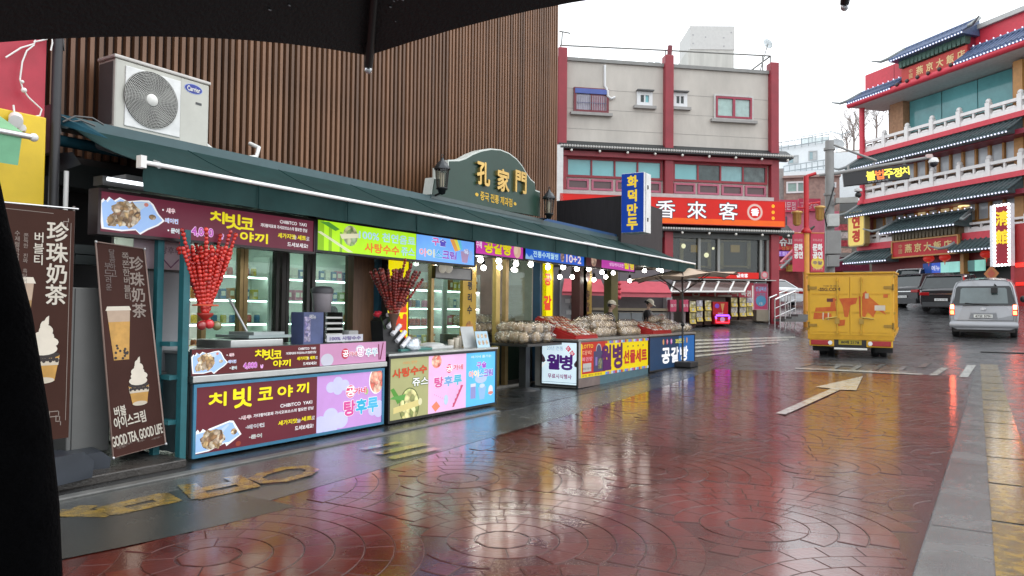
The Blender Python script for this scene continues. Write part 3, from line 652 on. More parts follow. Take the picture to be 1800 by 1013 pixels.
# ================================================================== air conditioner
ivory = M((.5, .5, .45), .4, var=.08, scale=3)
ac = thing('air_conditioner', 'ivory outdoor air conditioner unit standing on the awning against the slats', 'air conditioner', (-7.2, 4.45, 3.07))
FA = FX(-7.0); a0, a1, b0, b1 = 3.93, 4.965, 3.1, 3.8
q = MB(); q.fbox(FA, a0, b0, a1, b1, -.29, 0, ivory); q.build('casing', ac, bevel=.018)
q = MB(); q.fbox(FA, a0-.012, b1, a1+.012, b1+.035, -.30, .012, M((.55, .53, .5), .4)); q.build('top_cover', ac, bevel=.01)
q = MB(); q.fbox(FA, a0-.004, b0+.06, a0-.001, b1-.03, -.27, -.03, M((.1, .1, .1), .5)); q.build('side_grille', ac)
ca, cb = FA.pix(265, 177); cr = .285
q = MB()
pts = [(4.03, b0+.06), (4.62, b0+.06), (4.62, b1-.05), (4.03, b1-.05)]
q.fbox(FA, pts[0][0], pts[0][1], pts[2][0], pts[2][1], 0.0, .012, M((.72, .73, .72), .4)); q.build('fan_panel', ac, bevel=.006)
q = MB(); q.disc(FA, ca, cb, cr, cr, .0135, M((.045, .045, .042), .6), 40); q.build('fan_opening', ac)
q = MB()
for k in range(15):
    rr_ = .075+k*.0148; q.tube([FA.p(ca+rr_*math.cos(t*.2244), cb+rr_*math.sin(t*.2244), .026) for t in range(29)], .0032, M((.5, .5, .47), .4), 4, False)
for k in range(40):
    t = k*.157; q.tube([FA.p(ca+(.07+.215*s_)*math.cos(t+.5*s_), cb+(.07+.215*s_)*math.sin(t+.5*s_), .023) for s_ in (0, .33, .66, 1)], .0026, M((.42, .42, .4), .4), 4, False)
q.build('fan_grille', ac)
q = MB()
for k in range(5):
    t = k*1.2566; q.poly(FA, [(ca+r_*math.cos(t+o), cb+r_*math.sin(t+o)) for r_, o in ((.06, 0), (.27, .1), (.27, .75), (.06, .6))], .0155, M((.17, .17, .16), .5))
q.build('fan_blades', ac)
q = MB(); q.lathe(FA.p(ca, cb, .026), [(0, .012), (.055, .01), (.064, 0), (.064, -.01)], M((.72, .72, .68), .4), 24, (1, 0, 0)); q.build('fan_hub', ac)
la, lb = FA.pix(340, 157); NAV = M((.012, .03, .28), .3, var=.03)
q = MB(); q.disc(FA, la, lb, .108, .052, .0022, M((.3, .38, .7), .3), 32); q.disc(FA, la, lb, .1, .046, .0034, NAV, 32); q.text(FA, 'Carrier', la, lb-.002, .05, WHITE, .005, w=.15, bold=.03); q.build('logo_badge', ac)
la, lb = FA.pix(349, 183); q = MB(); q.fbox(FA, la-.035, lb-.012, la+.035, lb+.012, 0, .004, DGREY); q.build('model_plate', ac)
q = MB(); q.fbox(FA, a1-.34, b0+.01, a1-.337, b1-.01, 0, .002, M((.4, .4, .36), .5)); q.build('panel_seam', ac)
for y in (a0+.12, a1-.2): q = MB(); q.box(-7.36, y, 3.04, -6.98, y+.07, 3.1, M((.1, .1, .1), .5)); q.build('foot', ac)
q = MB(); q.tube([(-7.3, 5.0, 3.3), (-7.2, 5.15, 3.16), (-7.2, 5.3, 3.14), (-7.1, 5.55, 3.13), (-7.08, 5.66, 3.16), (-7.08, 5.69, 3.27), (-7.25, 5.7, 3.34)], .025, WHITE, 8); q.tube([(-7.3, 5.0, 3.22), (-7.15, 5.3, 3.11), (-7.1, 5.6, 3.12)], .014, BLK, 6); single(q, 'pipe', 'white insulated pipe curling from the air conditioner along the awning', 'pipe')
# ================================================================== left edge: neighbour, banners, post
redw = M((.42, .025, .05), .5, var=.2, scale=2); yelw = M((.72, .5, .015), .45, var=.12, scale=2)
nb = thing('neighbour_shop', 'red and yellow painted shop wall at the left edge of the picture', 'shop front', (-6.6, 2, 0))
q = MB(); q.box(-8, -3, 2.62, -6.6, 3.12, 5.2, redw); q.build('red_wall', nb)
q = MB(); q.box(-8, -3, 0, -6.62, 3.12, 2.22, M((.05, .045, .04), .6)); q.box(-6.62, -3, 2.22, -6.52, 3.1, 2.96, yelw); q.build('yellow_fascia', nb, bevel=.01)
ga = M((.2, .46, .25), .5, var=.1)
t = thing('small_awning', 'pale green folded awning in front of the yellow fascia', 'awning', (-6.3, 2.6, 2.6))
q = MB(); q.add([(-6.5, 0, 3.0), (-6.5, 2.55, 3.0), (-5.9, 2.66, 2.66), (-5.9, 0, 2.66)], [(0, 1, 2, 3)], ga); q.build('fabric', t)
q = MB(); q.add([(-5.9, 0, 2.63), (-5.9, 2.64, 2.63), (-5.9, 2.62, 2.42), (-5.9, 0, 2.42)], [(0, 1, 2, 3)], M((.13, .36, .2), .5)); q.build('valance', t)
q = MB(); q.tube([(-5.9, 0, 2.645), (-5.9, 2.72, 2.645)], .022, ALU, 8); q.ball((-5.9, 2.72, 2.645), .032, WHITE); q.build('front_bar', t)
q = MB(); q.tube([(-6.58, 3.2, 0), (-6.58, 3.2, 5.2)], .04, M((.03, .03, .034), .45), 10); q.tube([(-6.56, 3.29, 2.0), (-6.56, 3.29, 2.55)], .02, WHITE, 8); single(q, 'drain_pipe', 'dark upright pipe where the red wall meets the timber slats', 'pipe')
t = thing('spotlight', 'white spotlight can fixed on the yellow fascia under loose white wires', 'spotlight', (-6.5, 2.84, 2.85))
q = MB(); q.tube([(-6.5, 2.86, 2.9), (-6.36, 2.8, 2.84)], .05, WHITE, 12); q.build('lamp_can', t)
q = MB(); q.tube([(-6.55, 2.93, 2.82), (-6.48, 2.9, 2.83)], .03, WHITE, 8); q.tube([(-6.5, 2.85, 2.93), (-6.5, 2.84, 3.0)], .008, WHITE, 6); q.build('bracket', t)
FRW = FX(-6.57); q = MB()
def wire(F, pts, r, m, d=.02): return [F.p(*F.pix(*p), d) for p in pts], r, m
for pts in ([(8, 102), (35, 85), (58, 78), (62, 62), (72, 52), (87, 40)], [(57, 75), (80, 70), (88, 60), (90, 76), (87, 90)], [(58, 80), (45, 90), (37, 110), (33, 140), (38, 158), (48, 172), (62, 185), (71, 193), (68, 204), (57, 206)], [(88, 40), (86, 60), (76, 66)]):
    q.tube(*wire(FRW, pts, .007, WHITE), 5)
q.ball(FRW.p(*FRW.pix(39, 160), .03), .022, WHITE); q.ball(FRW.p(*FRW.pix(36, 145), .03), .014, WHITE); single(q, 'loose_wire', 'tangle of loose white wire hanging on the red wall', 'wire')
q = MB(); F_ = FX(-6.7)
for pts in ([(96, 120), (101, 160), (99, 200), (104, 235)], [(104, 60), (110, 90), (108, 55), (103, 50)], [(106, 205), (125, 215), (140, 212), (165, 222)], [(108, 215), (130, 205), (160, 208), (180, 220)]): q.tube(*wire(F_, pts, .009, M((.1, .1, .1), .5)), 5)
single(q, 'cable_bundle', 'grey cables bunched at the left end of the timber slats', 'cables')
q = MB(); q.box(-7.6, 3.26, 2.2, -7.0, 3.42, 2.9, BLK); q.box(-7.5, 3.3, 0, -7.46, 4.2, 2.7, M((.02, .02, .022), .6)); single(q, 'dark_partition', 'dark partition behind the brown banners below the awning end', 'partition')
# milk tea banners
brn = M((.05, .02, .014), .6, var=.1, scale=2, spec=.15); brn2 = M((.055, .022, .017), .6, var=.12, scale=2, spec=.15); cream = M((.6, .55, .47), .5, var=.08); dimc = M((.27, .22, .19), .5)
tea = M((.42, .25, .1), .4, var=.25, scale=4); tea2 = M((.5, .27, .06), .4, var=.3, scale=5); icec = M((.66, .6, .5), .45, var=.1); choc = M((.02, .012, .01), .4); cupc = M((.55, .48, .38), .4)
def swirl(q, F, a, b, s, d):                                              # soft ice cream in a cup
    q.poly(F, [(a-.085*s, b), (a+.085*s, b), (a+.06*s, b-.15*s), (a-.06*s, b-.15*s)], d, tea2); q.disc(F, a, b-.145*s, .06*s, .018*s, d+.0003, cupc)
    q.poly(F, [(a-.083*s, b-.02*s), (a+.083*s, b-.02*s), (a+.078*s, b-.06*s), (a-.078*s, b-.06*s)], d+.0006, cupc)
    for k in range(9): q.disc(F, a-.07*s+.0175*s*k, b-.032*s+.008*s*(k % 2), .011*s, .014*s, d+.001, choc, 8)
    q.disc(F, a, b, .085*s, .02*s, d+.0013, choc, 18)
    for k, (w_, h_) in enumerate(((.075, .035), (.07, .075), (.055, .11), (.038, .145), (.022, .17))): q.disc(F, a+(.006*s if k % 2 else -.004*s), b+h_*s*.95, w_*s, .035*s, d+.0016+k*.0003, icec, 16)
    q.poly(F, [(a-.018*s, b+.17*s), (a+.02*s, b+.175*s), (a+.02*s, b+.225*s), (a+.006*s, b+.215*s)], d+.0033, icec)
def drink(q, F, a, b, s, d, m=tea, pearls=True):
    q.poly(F, [(a-.1*s, b+.22*s), (a+.1*s, b+.22*s), (a+.065*s, b-.2*s), (a-.065*s, b-.2*s)], d, m); q.poly(F, [(a-.1*s, b+.22*s), (a+.1*s, b+.22*s), (a+.091*s, b+.12*s), (a-.091*s, b+.12*s)], d+.0003, M((.45, .33, .24), .4))
    q.poly(F, [(a-.11*s, b+.215*s), (a+.11*s, b+.215*s), (a+.095*s, b+.25*s), (a-.095*s, b+.25*s)], d+.0006, icec)
    if pearls:
        for k in range(16): q.disc(F, a+R.uniform(-.06, .06)*s, b-R.uniform(.07, .19)*s, .011*s, .011*s, d+.0009+k*.00002, choc, 8)
FB1 = Fr((-6.12, 2.3, 0), (0.03, 1, 0), (0, 0, 1))
q_tr = FB1.pix(132, 368); bx1 = q_tr[0]; t = thing('banner_stand', 'tall dark brown milk tea banner at the far left with a black base', 'banner', (-6.12, 2.7, .1))
q = MB(); q.fbox(FB1, bx1-.78, .36, bx1, 2.16, -.008, 0, brn); q.build('banner_cloth', t)
q = MB(); q.text(FB1, '珍珠奶茶', bx1-.125, 1.735, .66, cream, .003, vert=True, bold=.02, gap=1.08); q.text(FB1, '버블티', bx1-.26, 1.84, .26, cream, .003, vert=True, bold=.015); q.text(FB1, '쫀득한 진짜 흑당버블', bx1-.35, 1.74, .42, dimc, .003, vert=True); q.text(FB1, '수제펄과함께', bx1-.41, 1.84, .25, dimc, .003, vert=True); q.build('lettering', t)
q = MB(); drink(q, FB1, bx1-.42, 1.28, 1.35, .002, tea, False); swirl(q, FB1, bx1-.2, 1.02, 1.35, .004); q.build('picture', t)
q = MB()
for c, s_ in (((bx1-.045, 2.1), -1), ((bx1-.06, .46), 1)):
    for k in range(3):
        o = .035+.04*k; a_, b_ = c
        for x0, y0, x1, y1 in ((a_-o*1.2, b_+s_*o, a_-o*.2, b_+s_*o+.006), (a_-o*1.2, b_+s_*o, a_-o*1.2+.006, b_+s_*(o+.05)), (a_-o*.2, b_+s_*o, a_-o*.2+.006, b_+s_*(o-.03))): q.rect(FB1, x0, min(y0, y1), x1, max(y0, y1), .002, dimc)
q.rect(FB1, bx1-.03, .5, bx1-.026, 2.06, .002, dimc); q.rect(FB1, bx1-.7, 2.12, bx1-.16, 2.124, .002, dimc); q.build('corner_pattern', t)
q = MB(); q.tube([FB1.p(bx1, .36, -.02), FB1.p(bx1, 2.2, -.02)], .01, M((.2, .17, .16), .4), 6); q.tube([FB1.p(bx1-.78, 2.16, -.01), FB1.p(bx1+.03, 2.18, -.01)], .008, ALU, 6); q.build('frame_pole', t)
def base_block(x, y, rz, label, s=1.):
    q = MB(); F_ = Fr((0, 0, 0), (0, 1, 0), (0, 0, 1)); m = M((.028, .034, .045), .3, var=.2)
    q.prism(F_, [(-.24*s, 0), (.24*s, 0), (.25*s, .1*s), (.17*s, .17*s), (-.17*s, .17*s), (-.25*s, .1*s)], -.2*s, .2*s, m)
    o = single(q, 'ballast_tank', label, 'banner weight', bevel=.025); o.location = (x, y, .075); o.rotation_euler = (0, 0, rz); return o
base_block(-5.98, 2.82, .25, 'dark grey plastic water base below the far left banner', 1.25)
base_block(-6.25, 3.3, -.3, 'black plastic base lying behind the leaning banner', .8)
FB2 = Fr((-6.16, 3.55, .3), (0, 1, .03), (-.055, -.06, 1))
pts = [FB2.pix(*p) for p in ((178, 426), (262, 436), (290, 778), (197, 806))]
t = thing('leaning_banner', 'leaning brown milk tea banner with bubble ice cream beside the teal post', 'banner', (-6.16, 3.7, .1))
q = MB(); q.prism(FB2, pts, -.008, 0, brn2); q.build('banner_cloth', t)
def P2(px, py): return FB2.pix(px, py)
q = MB()
for s_, px, py, h, m, b in (('珍珠奶茶', 249, 503, .55, dimc, .02), ('쪽쫀한버블티', 230, 485, .42, dimc, .01), ('달콤하고', 206, 462, .24, M((.16, .12, .11), .5), .01), ('부드러운', 198, 486, .24, M((.16, .12, .11), .5), .01)): q.text(FB2, s_, *P2(px, py), h, m, .003, vert=True, bold=b)
for s_, px, py, h, w_ in (('버블', 212, 722, .085, .1), ('아이스크림', 229, 737, .1, .28), ('GOOD TEA, GOOD LIFE', 242, 765, .1, .46)):
    a, b = P2(px, py); q.text(FB2, s_, a, b, h, cream, .003, w=w_, bold=.02, rot=.11)
for px, py, w_ in ((220, 781, .17), (247, 774, .08), (274, 768, .1), (213, 786, .1)):
    a, b = P2(px, py); q.text(FB2, 'ㅡ구매한 버블티 ㅡ', a, b, .016, dimc, .003, w=w_, rot=.11)
q.build('lettering', t)
q = MB(); drink(q, FB2, *P2(216, 590), 1.02, .002, tea2); swirl(q, FB2, *P2(246, 675), 1.1, .004); q.build('picture', t)
q = MB(); q.tube([FB2.p(*p, .004) for p in pts]+[FB2.p(*pts[0], .004)], .008, M((.28, .2, .17), .4), 6)
for p in pts: q.ball(FB2.p(*p, .01), .014, ALU, 8, 5)
q.build('frame_pole', t)
# white cold cabinets behind the banners, poster sheet
fr = M((.14, .142, .138), .4, var=.06); fr2 = M((.22, .23, .245), .4, var=.05)
t = thing('cold_cabinet', 'grey white cabinet standing between the two brown banners', 'cabinet', (-6.6, 3.3, .1)); F_ = FX(-6.35)
r = rpx(F_, 124, 505, 192, 782); q = MB(); q.fbox(F_, r[0], .16, r[2], r[3], -.3, 0, fr); q.build('body', t, bevel=.01)
q = MB(); q.fbox(F_, r[0]+.035, .2, r[0]+.042, r[3]-.01, 0, .003, BLK); q.fbox(F_, r[2]-.03, .95, r[2]+.05, 1.0, 0, .015, fr); q.build('door_seam', t)
F_ = FX(-6.45); t = thing('cold_cabinet', 'pale cabinet with a blue edge beside the teal post', 'cabinet', (-6.6, 4.1, .1))
r = rpx(F_, 262, 476, 332, 650); q = MB(); q.fbox(F_, r[0], r[1], r[2], r[3], -.3, 0, fr2); q.build('body', t, bevel=.008)
q = MB(); q.fbox(F_, r[2]-.1, r[1], r[2]-.06, r[3], 0, .02, M((.05, .1, .16), .4)); q.fbox(F_, r[0], r[3], r[2], r[3]+.2, -.3, .01, M((.12, .13, .12), .5)); q.build('edge_strip', t)
q = MB(); q.fbox(F_, r[0]-.05, .1, r[2], r[1]-.06, -.32, -.02, M((.02, .08, .1), .5)); q.fbox(F_, r[0]-.05, r[1]-.06, r[2], r[1], -.32, .03, M((.15, .16, .16), .4)); single(q, 'low_cupboard', 'dark teal low cupboard under the pale cabinet', 'cupboard')
F_ = FX(-6.4); r = rpx(F_, 236, 420, 326, 476); q = MB(); q.fbox(F_, *r, -.01, 0, M((.5, .4, .45), .5, var=.15)); q.text(F_, '탕후루', r[0]+.36, r[3]-.08, .07, M((.12, .05, .08), .5), .003); q.tube([F_.p(r[0]+.28, r[3]-.16, .004), F_.p(r[0]+.36, r[3]-.24, .004), F_.p(r[0]+.44, r[3]-.16, .004)], .006, M((.25, .1, .2), .5), 5); single(q, 'poster', 'pale pink poster sheet behind the red skewer bouquet', 'poster')
q = MB()
F_ = FX(-6.55)
for i, (px, py, w_) in enumerate(((165, 440, .32), (168, 458, .34))): a, b = F_.pix(px, py); q.fbox(F_, a-w_/2, b-.04, a+w_/2, b+.04, -.2, 0, M((.04, .05, .05), .5))
single(q, 'dark_cartons', 'two dark boxes stacked on the grey white cabinet', 'boxes')
q = MB(); F_ = FX(-6.5); a, b = F_.pix(235, 325); q.fbox(F_, a-.12, b-.05, a+.14, b+.02, -.2, .1, WHITE); q.fbox(F_, a-.12, b+.03, a+.1, b+.07, -.2, .08, M((.4, .4, .4), .4)); single(q, 'white_box', 'white junction box tucked under the awning end', 'box')
teal = M((.018, .12, .14), .45, var=.2, scale=6)
t = thing('teal_post', 'teal painted steel post at the left end of the first counter', 'post', (-6.05, 4.1, .08))
q = MB(); q.box(-6.1, 4.06, .03, -6.03, 4.12, 2.1, teal); q.build('front_upright', t); q = MB(); q.box(-6.3, 3.94, .03, -6.24, 4.0, 2.1, teal); q.build('rear_upright', t)
for z in (.35, .75, 1.05): q = MB(); q.box(-6.24, 3.98, z, -6.09, 4.06, z+.04, teal); q.build('cross_bar', t)
# ================================================================== counters with lit fronts
FC = FX(-6.02); stl = M((.5, .51, .5), .28, .9, var=.12, scale=3); blufr = M((.06, .22, .36), .35, .4, var=.15)
PURP = PR((.55, .3, .66), .85); RSD = PR((.72, .05, .16)); CYA = PR((.12, .5, .78))
cl = PR((.6, .6, .9), .75)
def cloud(x, y, s): return [('disc', x+dx*s, y+dy*s*.8, .12*s, .1*s, cl) for dx, dy in ((-.1, 0), (0, .1), (.1, .02), (0, -.06))]
berry = PIC(((.6, .08, .06), (.85, .35, .25), (.9, .6, .45), (.5, .05, .05)), 16, .7, 2.)
def tang(T, F, r, tall=False):
    x0 = .5 if not tall else .62
    tx = [('공', .49, .665, .17, .125, WHT, dict(bold=.04)), ('가네', .64, .66, .11, .19, RSD, dict(bold=.05, edge=WHT, edgew=.12))]
    tx += [(c, .475+.185*i, .36, .26, .165, PR(k), dict(bold=.05, edge=WHT, edgew=.09)) for i, (c, k) in enumerate((('탕', (.7, .1, .35)), ('후', (.05, .45, .7)), ('루', (.1, .5, .78))))]
    panel(T, F, r, PURP, tx, cloud(.3, .78, 1.)+cloud(.2, .14, 1.5)+cloud(.95, .25, 1.)+[('disc', .49, .665, .125, .125, WHT), ('disc', .49, .665, .115, .115, RSD), ('disc', .9, .82, .2, .26, WHT), ('disc', .91, .82, .19, .24, berry), ('disc', .74, .63, .05, .06, PR((.4, .6, .2)))])
def yaki_low(T, F, r):
    w2 = PR((.75, .75, .75))
    panel(T, F, r, PR((.135, .022, .034), .75), [('치', .155, .79, .2, .125, YEL, dict(bold=.05)), ('빗', .345, .78, .3, .14, YEL, dict(bold=.04)), ('코', .53, .8, .19, .12, YEL, dict(bold=.05)), ('야', .7, .8, .18, .13, YEL, dict(bold=.05)), ('끼', .86, .82, .17, .11, YEL, dict(bold=.05)),
        ('CHIBITCO  YAKI', .95, .565, .055, .29, WHT, dict(al='r', bold=.02)), ('가다랑이포와 가시오브소스의 절묘한 만남', .965, .46, .055, .53, WHT, dict(al='r', bold=.02)), ('세가지맛', .73, .28, .075, .17, YEL, dict(bold=.035)), ('을', .83, .27, .06, .035, WHT), ('세트', .9, .29, .075, .1, YEL, dict(bold=.035)), ('로', .965, .285, .06, .03, WHT), ('드셔보세요!', .965, .15, .075, .17, WHT, dict(al='r', bold=.02)),
        ('·새우', .37, .455, .06, .1, PR((.75, .3, .35), .5), dict(edge=w2, edgew=.08)), ('·베이컨', .45, .295, .06, .15, PR((.25, .22, .3), .5), dict(edge=w2, edgew=.08)), ('·문어', .455, .13, .06, .1, PR((.25, .3, .25), .5), dict(edge=w2, edgew=.08))],
        [('poly', [(.0, .01), (.0, .33), (.02, .37), (.035, .32), (.055, .37), (.08, .33), (.1, .36), (.25, .44), (.28, .43), (.3, .36), (.345, .2), (.27, .1), (.23, .05), (.22, .1), (.1, .02)], WHT), ('poly', [(.005, .03), (.01, .3), (.1, .33), (.25, .415), (.275, .4), (.29, .33), (.33, .2), (.25, .11), (.21, .11), (.1, .04)], BLU), ('blob', .13, .19, .24, .17, foodu), ('poly', [(.2, .27), (.25, .38), (.235, .39), (.19, .33)], PR((.6, .75, .95), .6)), ('disc', .285, .26, .06, .05, food), ('disc', .32, .06, .05, .04, PR((.4, .08, .05), .4))])
t = thing('food_counter', 'food counter with brown and pink lit front panels under a narrow strip sign', 'counter', (-6.4, 5.45, 0))
ca0, ca1 = 4.17, 6.72; sp1 = FC.pix(557, 700)[0]
q = MB(); q.box(-6.85, ca0, .06, -6.06, ca1, .97, M((.1, .14, .15), .4)); q.build('body', t)
q = MB(); q.box(-6.9, ca0-.02, .97, -6.04, ca1+.02, 1.0, stl); q.build('worktop', t, bevel=.006)
q = MB(); q.fbox(FC, ca0, .03, ca1, .70, -.05, -.004, DGREY); q.build('light_box', t)
for x0, z0_, x1, z1_ in ((ca0, .03, ca1, .06), (ca0, .67, ca1, .70), (ca0, .06, ca0+.03, .67), (ca1-.03, .06, ca1, .67)): q = MB(); q.fbox(FC, x0, z0_, x1, z1_, -.004, .016, blufr); q.build('frame', t)
yaki_low(t, FC, (ca0+.03, .06, sp1, .67)); tang(t, FC, (sp1, .06, ca1-.03, .67))
q = MB(); q.fbox(FC, ca0-.02, .715, ca1+.03, .775, -.08, .03, stl); q.build('steel_ledge', t, bevel=.006)
q = MB(); q.fbox(FC, ca0-.02, .775, ca1+.03, 1.02, -.03, .0, DGREY); q.build('strip_board', t)
sp2 = FC.pix(562, 630)[0]
yaki_top(t, FC.off(.003), (ca0-.02, .78, sp2, 1.015), True)
panel(t, FC.off(.003), (sp2, .78, ca1+.03, 1.015), PN((.62, .3, .5)), [('공', .36, .5, .3, .085, WHT, dict(bold=.04)), ('가네', .47, .47, .2, .11, PN((.65, .08, .15)), dict(edge=WHT, edgew=.12, bold=.04)), ('탕', .59, .55, .4, .1, PN((.6, .12, .4)), dict(edge=WHT, edgew=.12)), ('후루', .76, .5, .36, .19, PN((.15, .4, .55)), dict(edge=WHT, edgew=.12))],
      [('disc', .36, .5, .25, .25, PN((.6, .05, .09))), ('disc', .1, .25, .4, .3, PN((.6, .6, .7))), ('disc', .58, .68, .3, .2, PN((.65, .6, .72))), ('poly', [(.88, .1), (.895, .1), (.885, .88), (.87, .88)], PN((.2, .02, .06))), ('poly', [(.9, .1), (.915, .1), (.96, .95), (.945, .95)], PN((.2, .02, .06)))])
t = thing('juice_counter', 'black framed counter with green, pink and blue lit front panels', 'counter', (-6.4, 8, 0))
cb0, cb1 = 6.8, 9.18; s1, s2 = FC.pix(753, 680)[0], FC.pix(819, 680)[0]
q = MB(); q.box(-6.85, cb0, .05, -6.06, cb1, .83, M((.03, .03, .032), .4)); q.build('body', t)
q = MB(); q.box(-6.9, cb0-.01, .83, -6.0, cb1+.02, .86, stl); q.build('worktop', t, bevel=.006)
for x0, z0_, x1, z1_ in ((cb0, .02, cb1, .05), (cb0, .80, cb1, .83), (cb0, .05, cb0+.03, .80), (cb1-.03, .05, cb1, .80)): q = MB(); q.fbox(FC, x0, z0_, x1, z1_, -.05, .014, BLK); q.build('frame', t)
cane = PIC(((.3, .4, .1), (.75, .7, .35), (.55, .5, .2), (.15, .2, .06)), 12, .6, 4.)
panel(t, FC, (cb0+.03, .05, s1, .80), PR((.42, .42, .2), .75), [('사탕수수', .5, .77, .14, .88, PR((.6, .08, .03)), dict(bold=.05, edge=PR((.15, .1, .03)), edgew=.06, rot=.05)), ('쥬스', .77, .58, .13, .42, WHT, dict(bold=.03, edge=PR((.1, .15, .05)), edgew=.12)), ('100% 천연', .5, .92, .05, .35, PR((.7, .3, .1)))],
      [('disc', .5, .2, .26, .3, PR((.12, .15, .05))), ('disc', .5, .2, .24, .28, cane), ('poly', [(.1, .2), (.75, .28), (.8, .18), (.1, .1)], PR((.7, .6, .25))), ('disc', .78, .24, .05, .06, PR((.75, .72, .45))), ('poly', [(.02, .5), (.1, .52), (.3, .3), (.2, .25)], PR((.1, .3, .05))), ('poly', [(.0, .35), (.08, .38), (.4, .4), (.36, .3)], PR((.12, .35, .08)))])
panel(t, FC, (s1, .05, s2, .80), PR((.82, .5, .78), .8), [('공', .53, .75, .1, .17, WHT, dict(bold=.04)), ('가네', .76, .76, .09, .26, RSD, dict(bold=.05, edge=WHT, edgew=.12))]+[(c, .25+.25*i, .53, .17, .22, PR(k), dict(bold=.05, edge=WHT, edgew=.09)) for i, (c, k) in enumerate((('탕', (.7, .1, .35)), ('후', (.2, .4, .7)), ('루', (.1, .5, .7))))],
      [('disc', .2, .9, .14, .12, berry), ('disc', .53, .75, .08, .08, RSD), ('poly', [(.62, .05), (.67, .05), (.92, .42), (.87, .43)], PR((.6, .1, .2)))]+[('disc', .66+.05*k, .1+.075*k, .025, .025, PR((.65, .08, .2))) for k in range(5)]+[('poly', [(.08, .12), (.2, .2), (.3, .1), (.18, .02)], PR((.8, .25, .15))), ('disc', .45, .2, .06, .09, PR((.55, .7, .95)))]+[('disc', .15+.05*k, .32-.02*k, .008, .008, PR((.7, .2, .5))) for k in range(6)])
panel(t, FC, (s2, .05, cb1-.03, .80), PR((.12, .5, .88), .85), [('구슬', .5, .76, .11, .32, PR((.4, .1, .6)), dict(bold=.05, edge=WHT, edgew=.1)), ('여기서 즐기는', .5, .92, .05, .7, WHT)]+[(c, .16+.165*i, .6, .12, .15, PR(k), dict(bold=.05, edge=WHT, edgew=.1)) for i, (c, k) in enumerate(zip('아이스크림', ((.9, .4, .4), (.85, .75, .5), (.05, .4, .75), (.3, .15, .6), (.25, .15, .6))))],
      [('disc', .5, .5, .2, .09, PR((.5, .6, .95))), ('rect', .15, .14, .32, .4, PR((.3, .3, .6))), ('rect', .15, .36, .32, .42, PR((.7, .7, .85))), ('poly', [(.4, .34), (.68, .34), (.62, .1), (.46, .1)], PR((.3, .5, .9))), ('disc', .54, .36, .09, .04, PR((.6, .7, .95))), ('disc', .84, .25, .08, .1, PR((.8, .75, .95))), ('disc', .84, .2, .09, .03, PR((.7, .25, .2)))])
# things on the counters
t = thing('griddle', 'flat steel griddle with a lifted lid on the left counter', 'griddle', (-6.45, 5.2, 1.0))
q = MB(); q.box(-6.75, 4.7, 1.0, -6.2, 5.35, 1.08, stl); q.build('base', t, bevel=.008); q = MB(); q.box(-6.78, 4.95, 1.09, -6.25, 5.5, 1.12, M((.3, .36, .36), .35, .6)); q.box(-6.7, 5.05, 1.12, -6.3, 5.45, 1.15, M((.36, .4, .4), .3, .5)); q.build('lid', t); q = MB(); q.tube([(-6.6, 5.2, 1.15), (-6.8, 5.12, 1.5)], .014, ALU, 6); q.build('handle', t)
t = thing('menu_card', 'dark blue printed box card standing on the left counter', 'card', (-6.4, 6.0, 1.0))
F_ = FX(-6.3); q = MB(); r = rpx(F_, 534, 549, 568, 596); q.fbox(F_, r[0], 1.0, r[2], r[3], -.2, 0, M((.07, .09, .2), .4, var=.2)); q.build('card', t)
q = MB(); q.rect(F_, r[0]+.01, 1.03, r[0]+.1, r[3]-.05, .003, PIC(((.25, .2, .4), (.5, .45, .6), (.1, .1, .3)), 30, 0)); q.text(F_, '메뉴', r[0]+.13, r[3]-.05, .05, WHITE, .004); q.build('picture', t)
t = thing('paper_rack', 'black rack of white paper trays behind the blue card', 'rack', (-6.5, 6.25, 1.0)); F_ = FX(-6.45)
r = rpx(F_, 571, 549, 602, 596); q = MB(); q.fbox(F_, r[0], 1.0, r[0]+.012, r[3], -.25, 0, BLK); q.fbox(F_, r[2]-.012, 1.0, r[2], r[3], -.25, 0, BLK); q.build('side_panel', t)
for k in range(5): q = MB(); z = 1.02+k*(r[3]-1.03)/5; q.fbox(F_, r[0]+.015, z, r[2]-.015, z+.022, -.22, .01*(k % 3), M((.6, .6, .58), .5)); q.build('paper_tray', t); 
t = thing('sauce_bucket', 'grey lidded bucket on top of the paper rack', 'bucket', (-6.55, 6.25, 1.38)); q = MB(); q.lathe((-6.55, 6.22, r[3]), [(0, 0), (.1, 0), (.12, .2), (.12, .22)], M((.3, .28, .3), .4), 16); q.build('pail', t); q = MB(); q.lathe((-6.55, 6.22, r[3]+.22), [(.13, 0), (.135, .05), (.1, .08), (0, .09)], M((.08, .08, .09), .5, bump=.5), 16); q.build('lid', t)
q = MB(); q.box(-6.5, 6.5, 1.02, -6.38, 6.66, 1.14, M((.4, .4, .4), .4)); single(q, 'napkin_box', 'small grey napkin box at the right end of the left counter', 'box', bevel=.01)
q = MB(); q.fbox(FX(-6.25), 6.02, 1.02, 6.6, 1.1, -.01, 0, M((.55, .55, .6), .4)); q.text(FX(-6.25), '100% 사탕수수', 6.31, 1.06, .045, M((.15, .1, .3), .4), .003, w=.5, bold=.03); single(q, 'price_strip', 'little white price strip behind the pink strip sign', 'price strip')
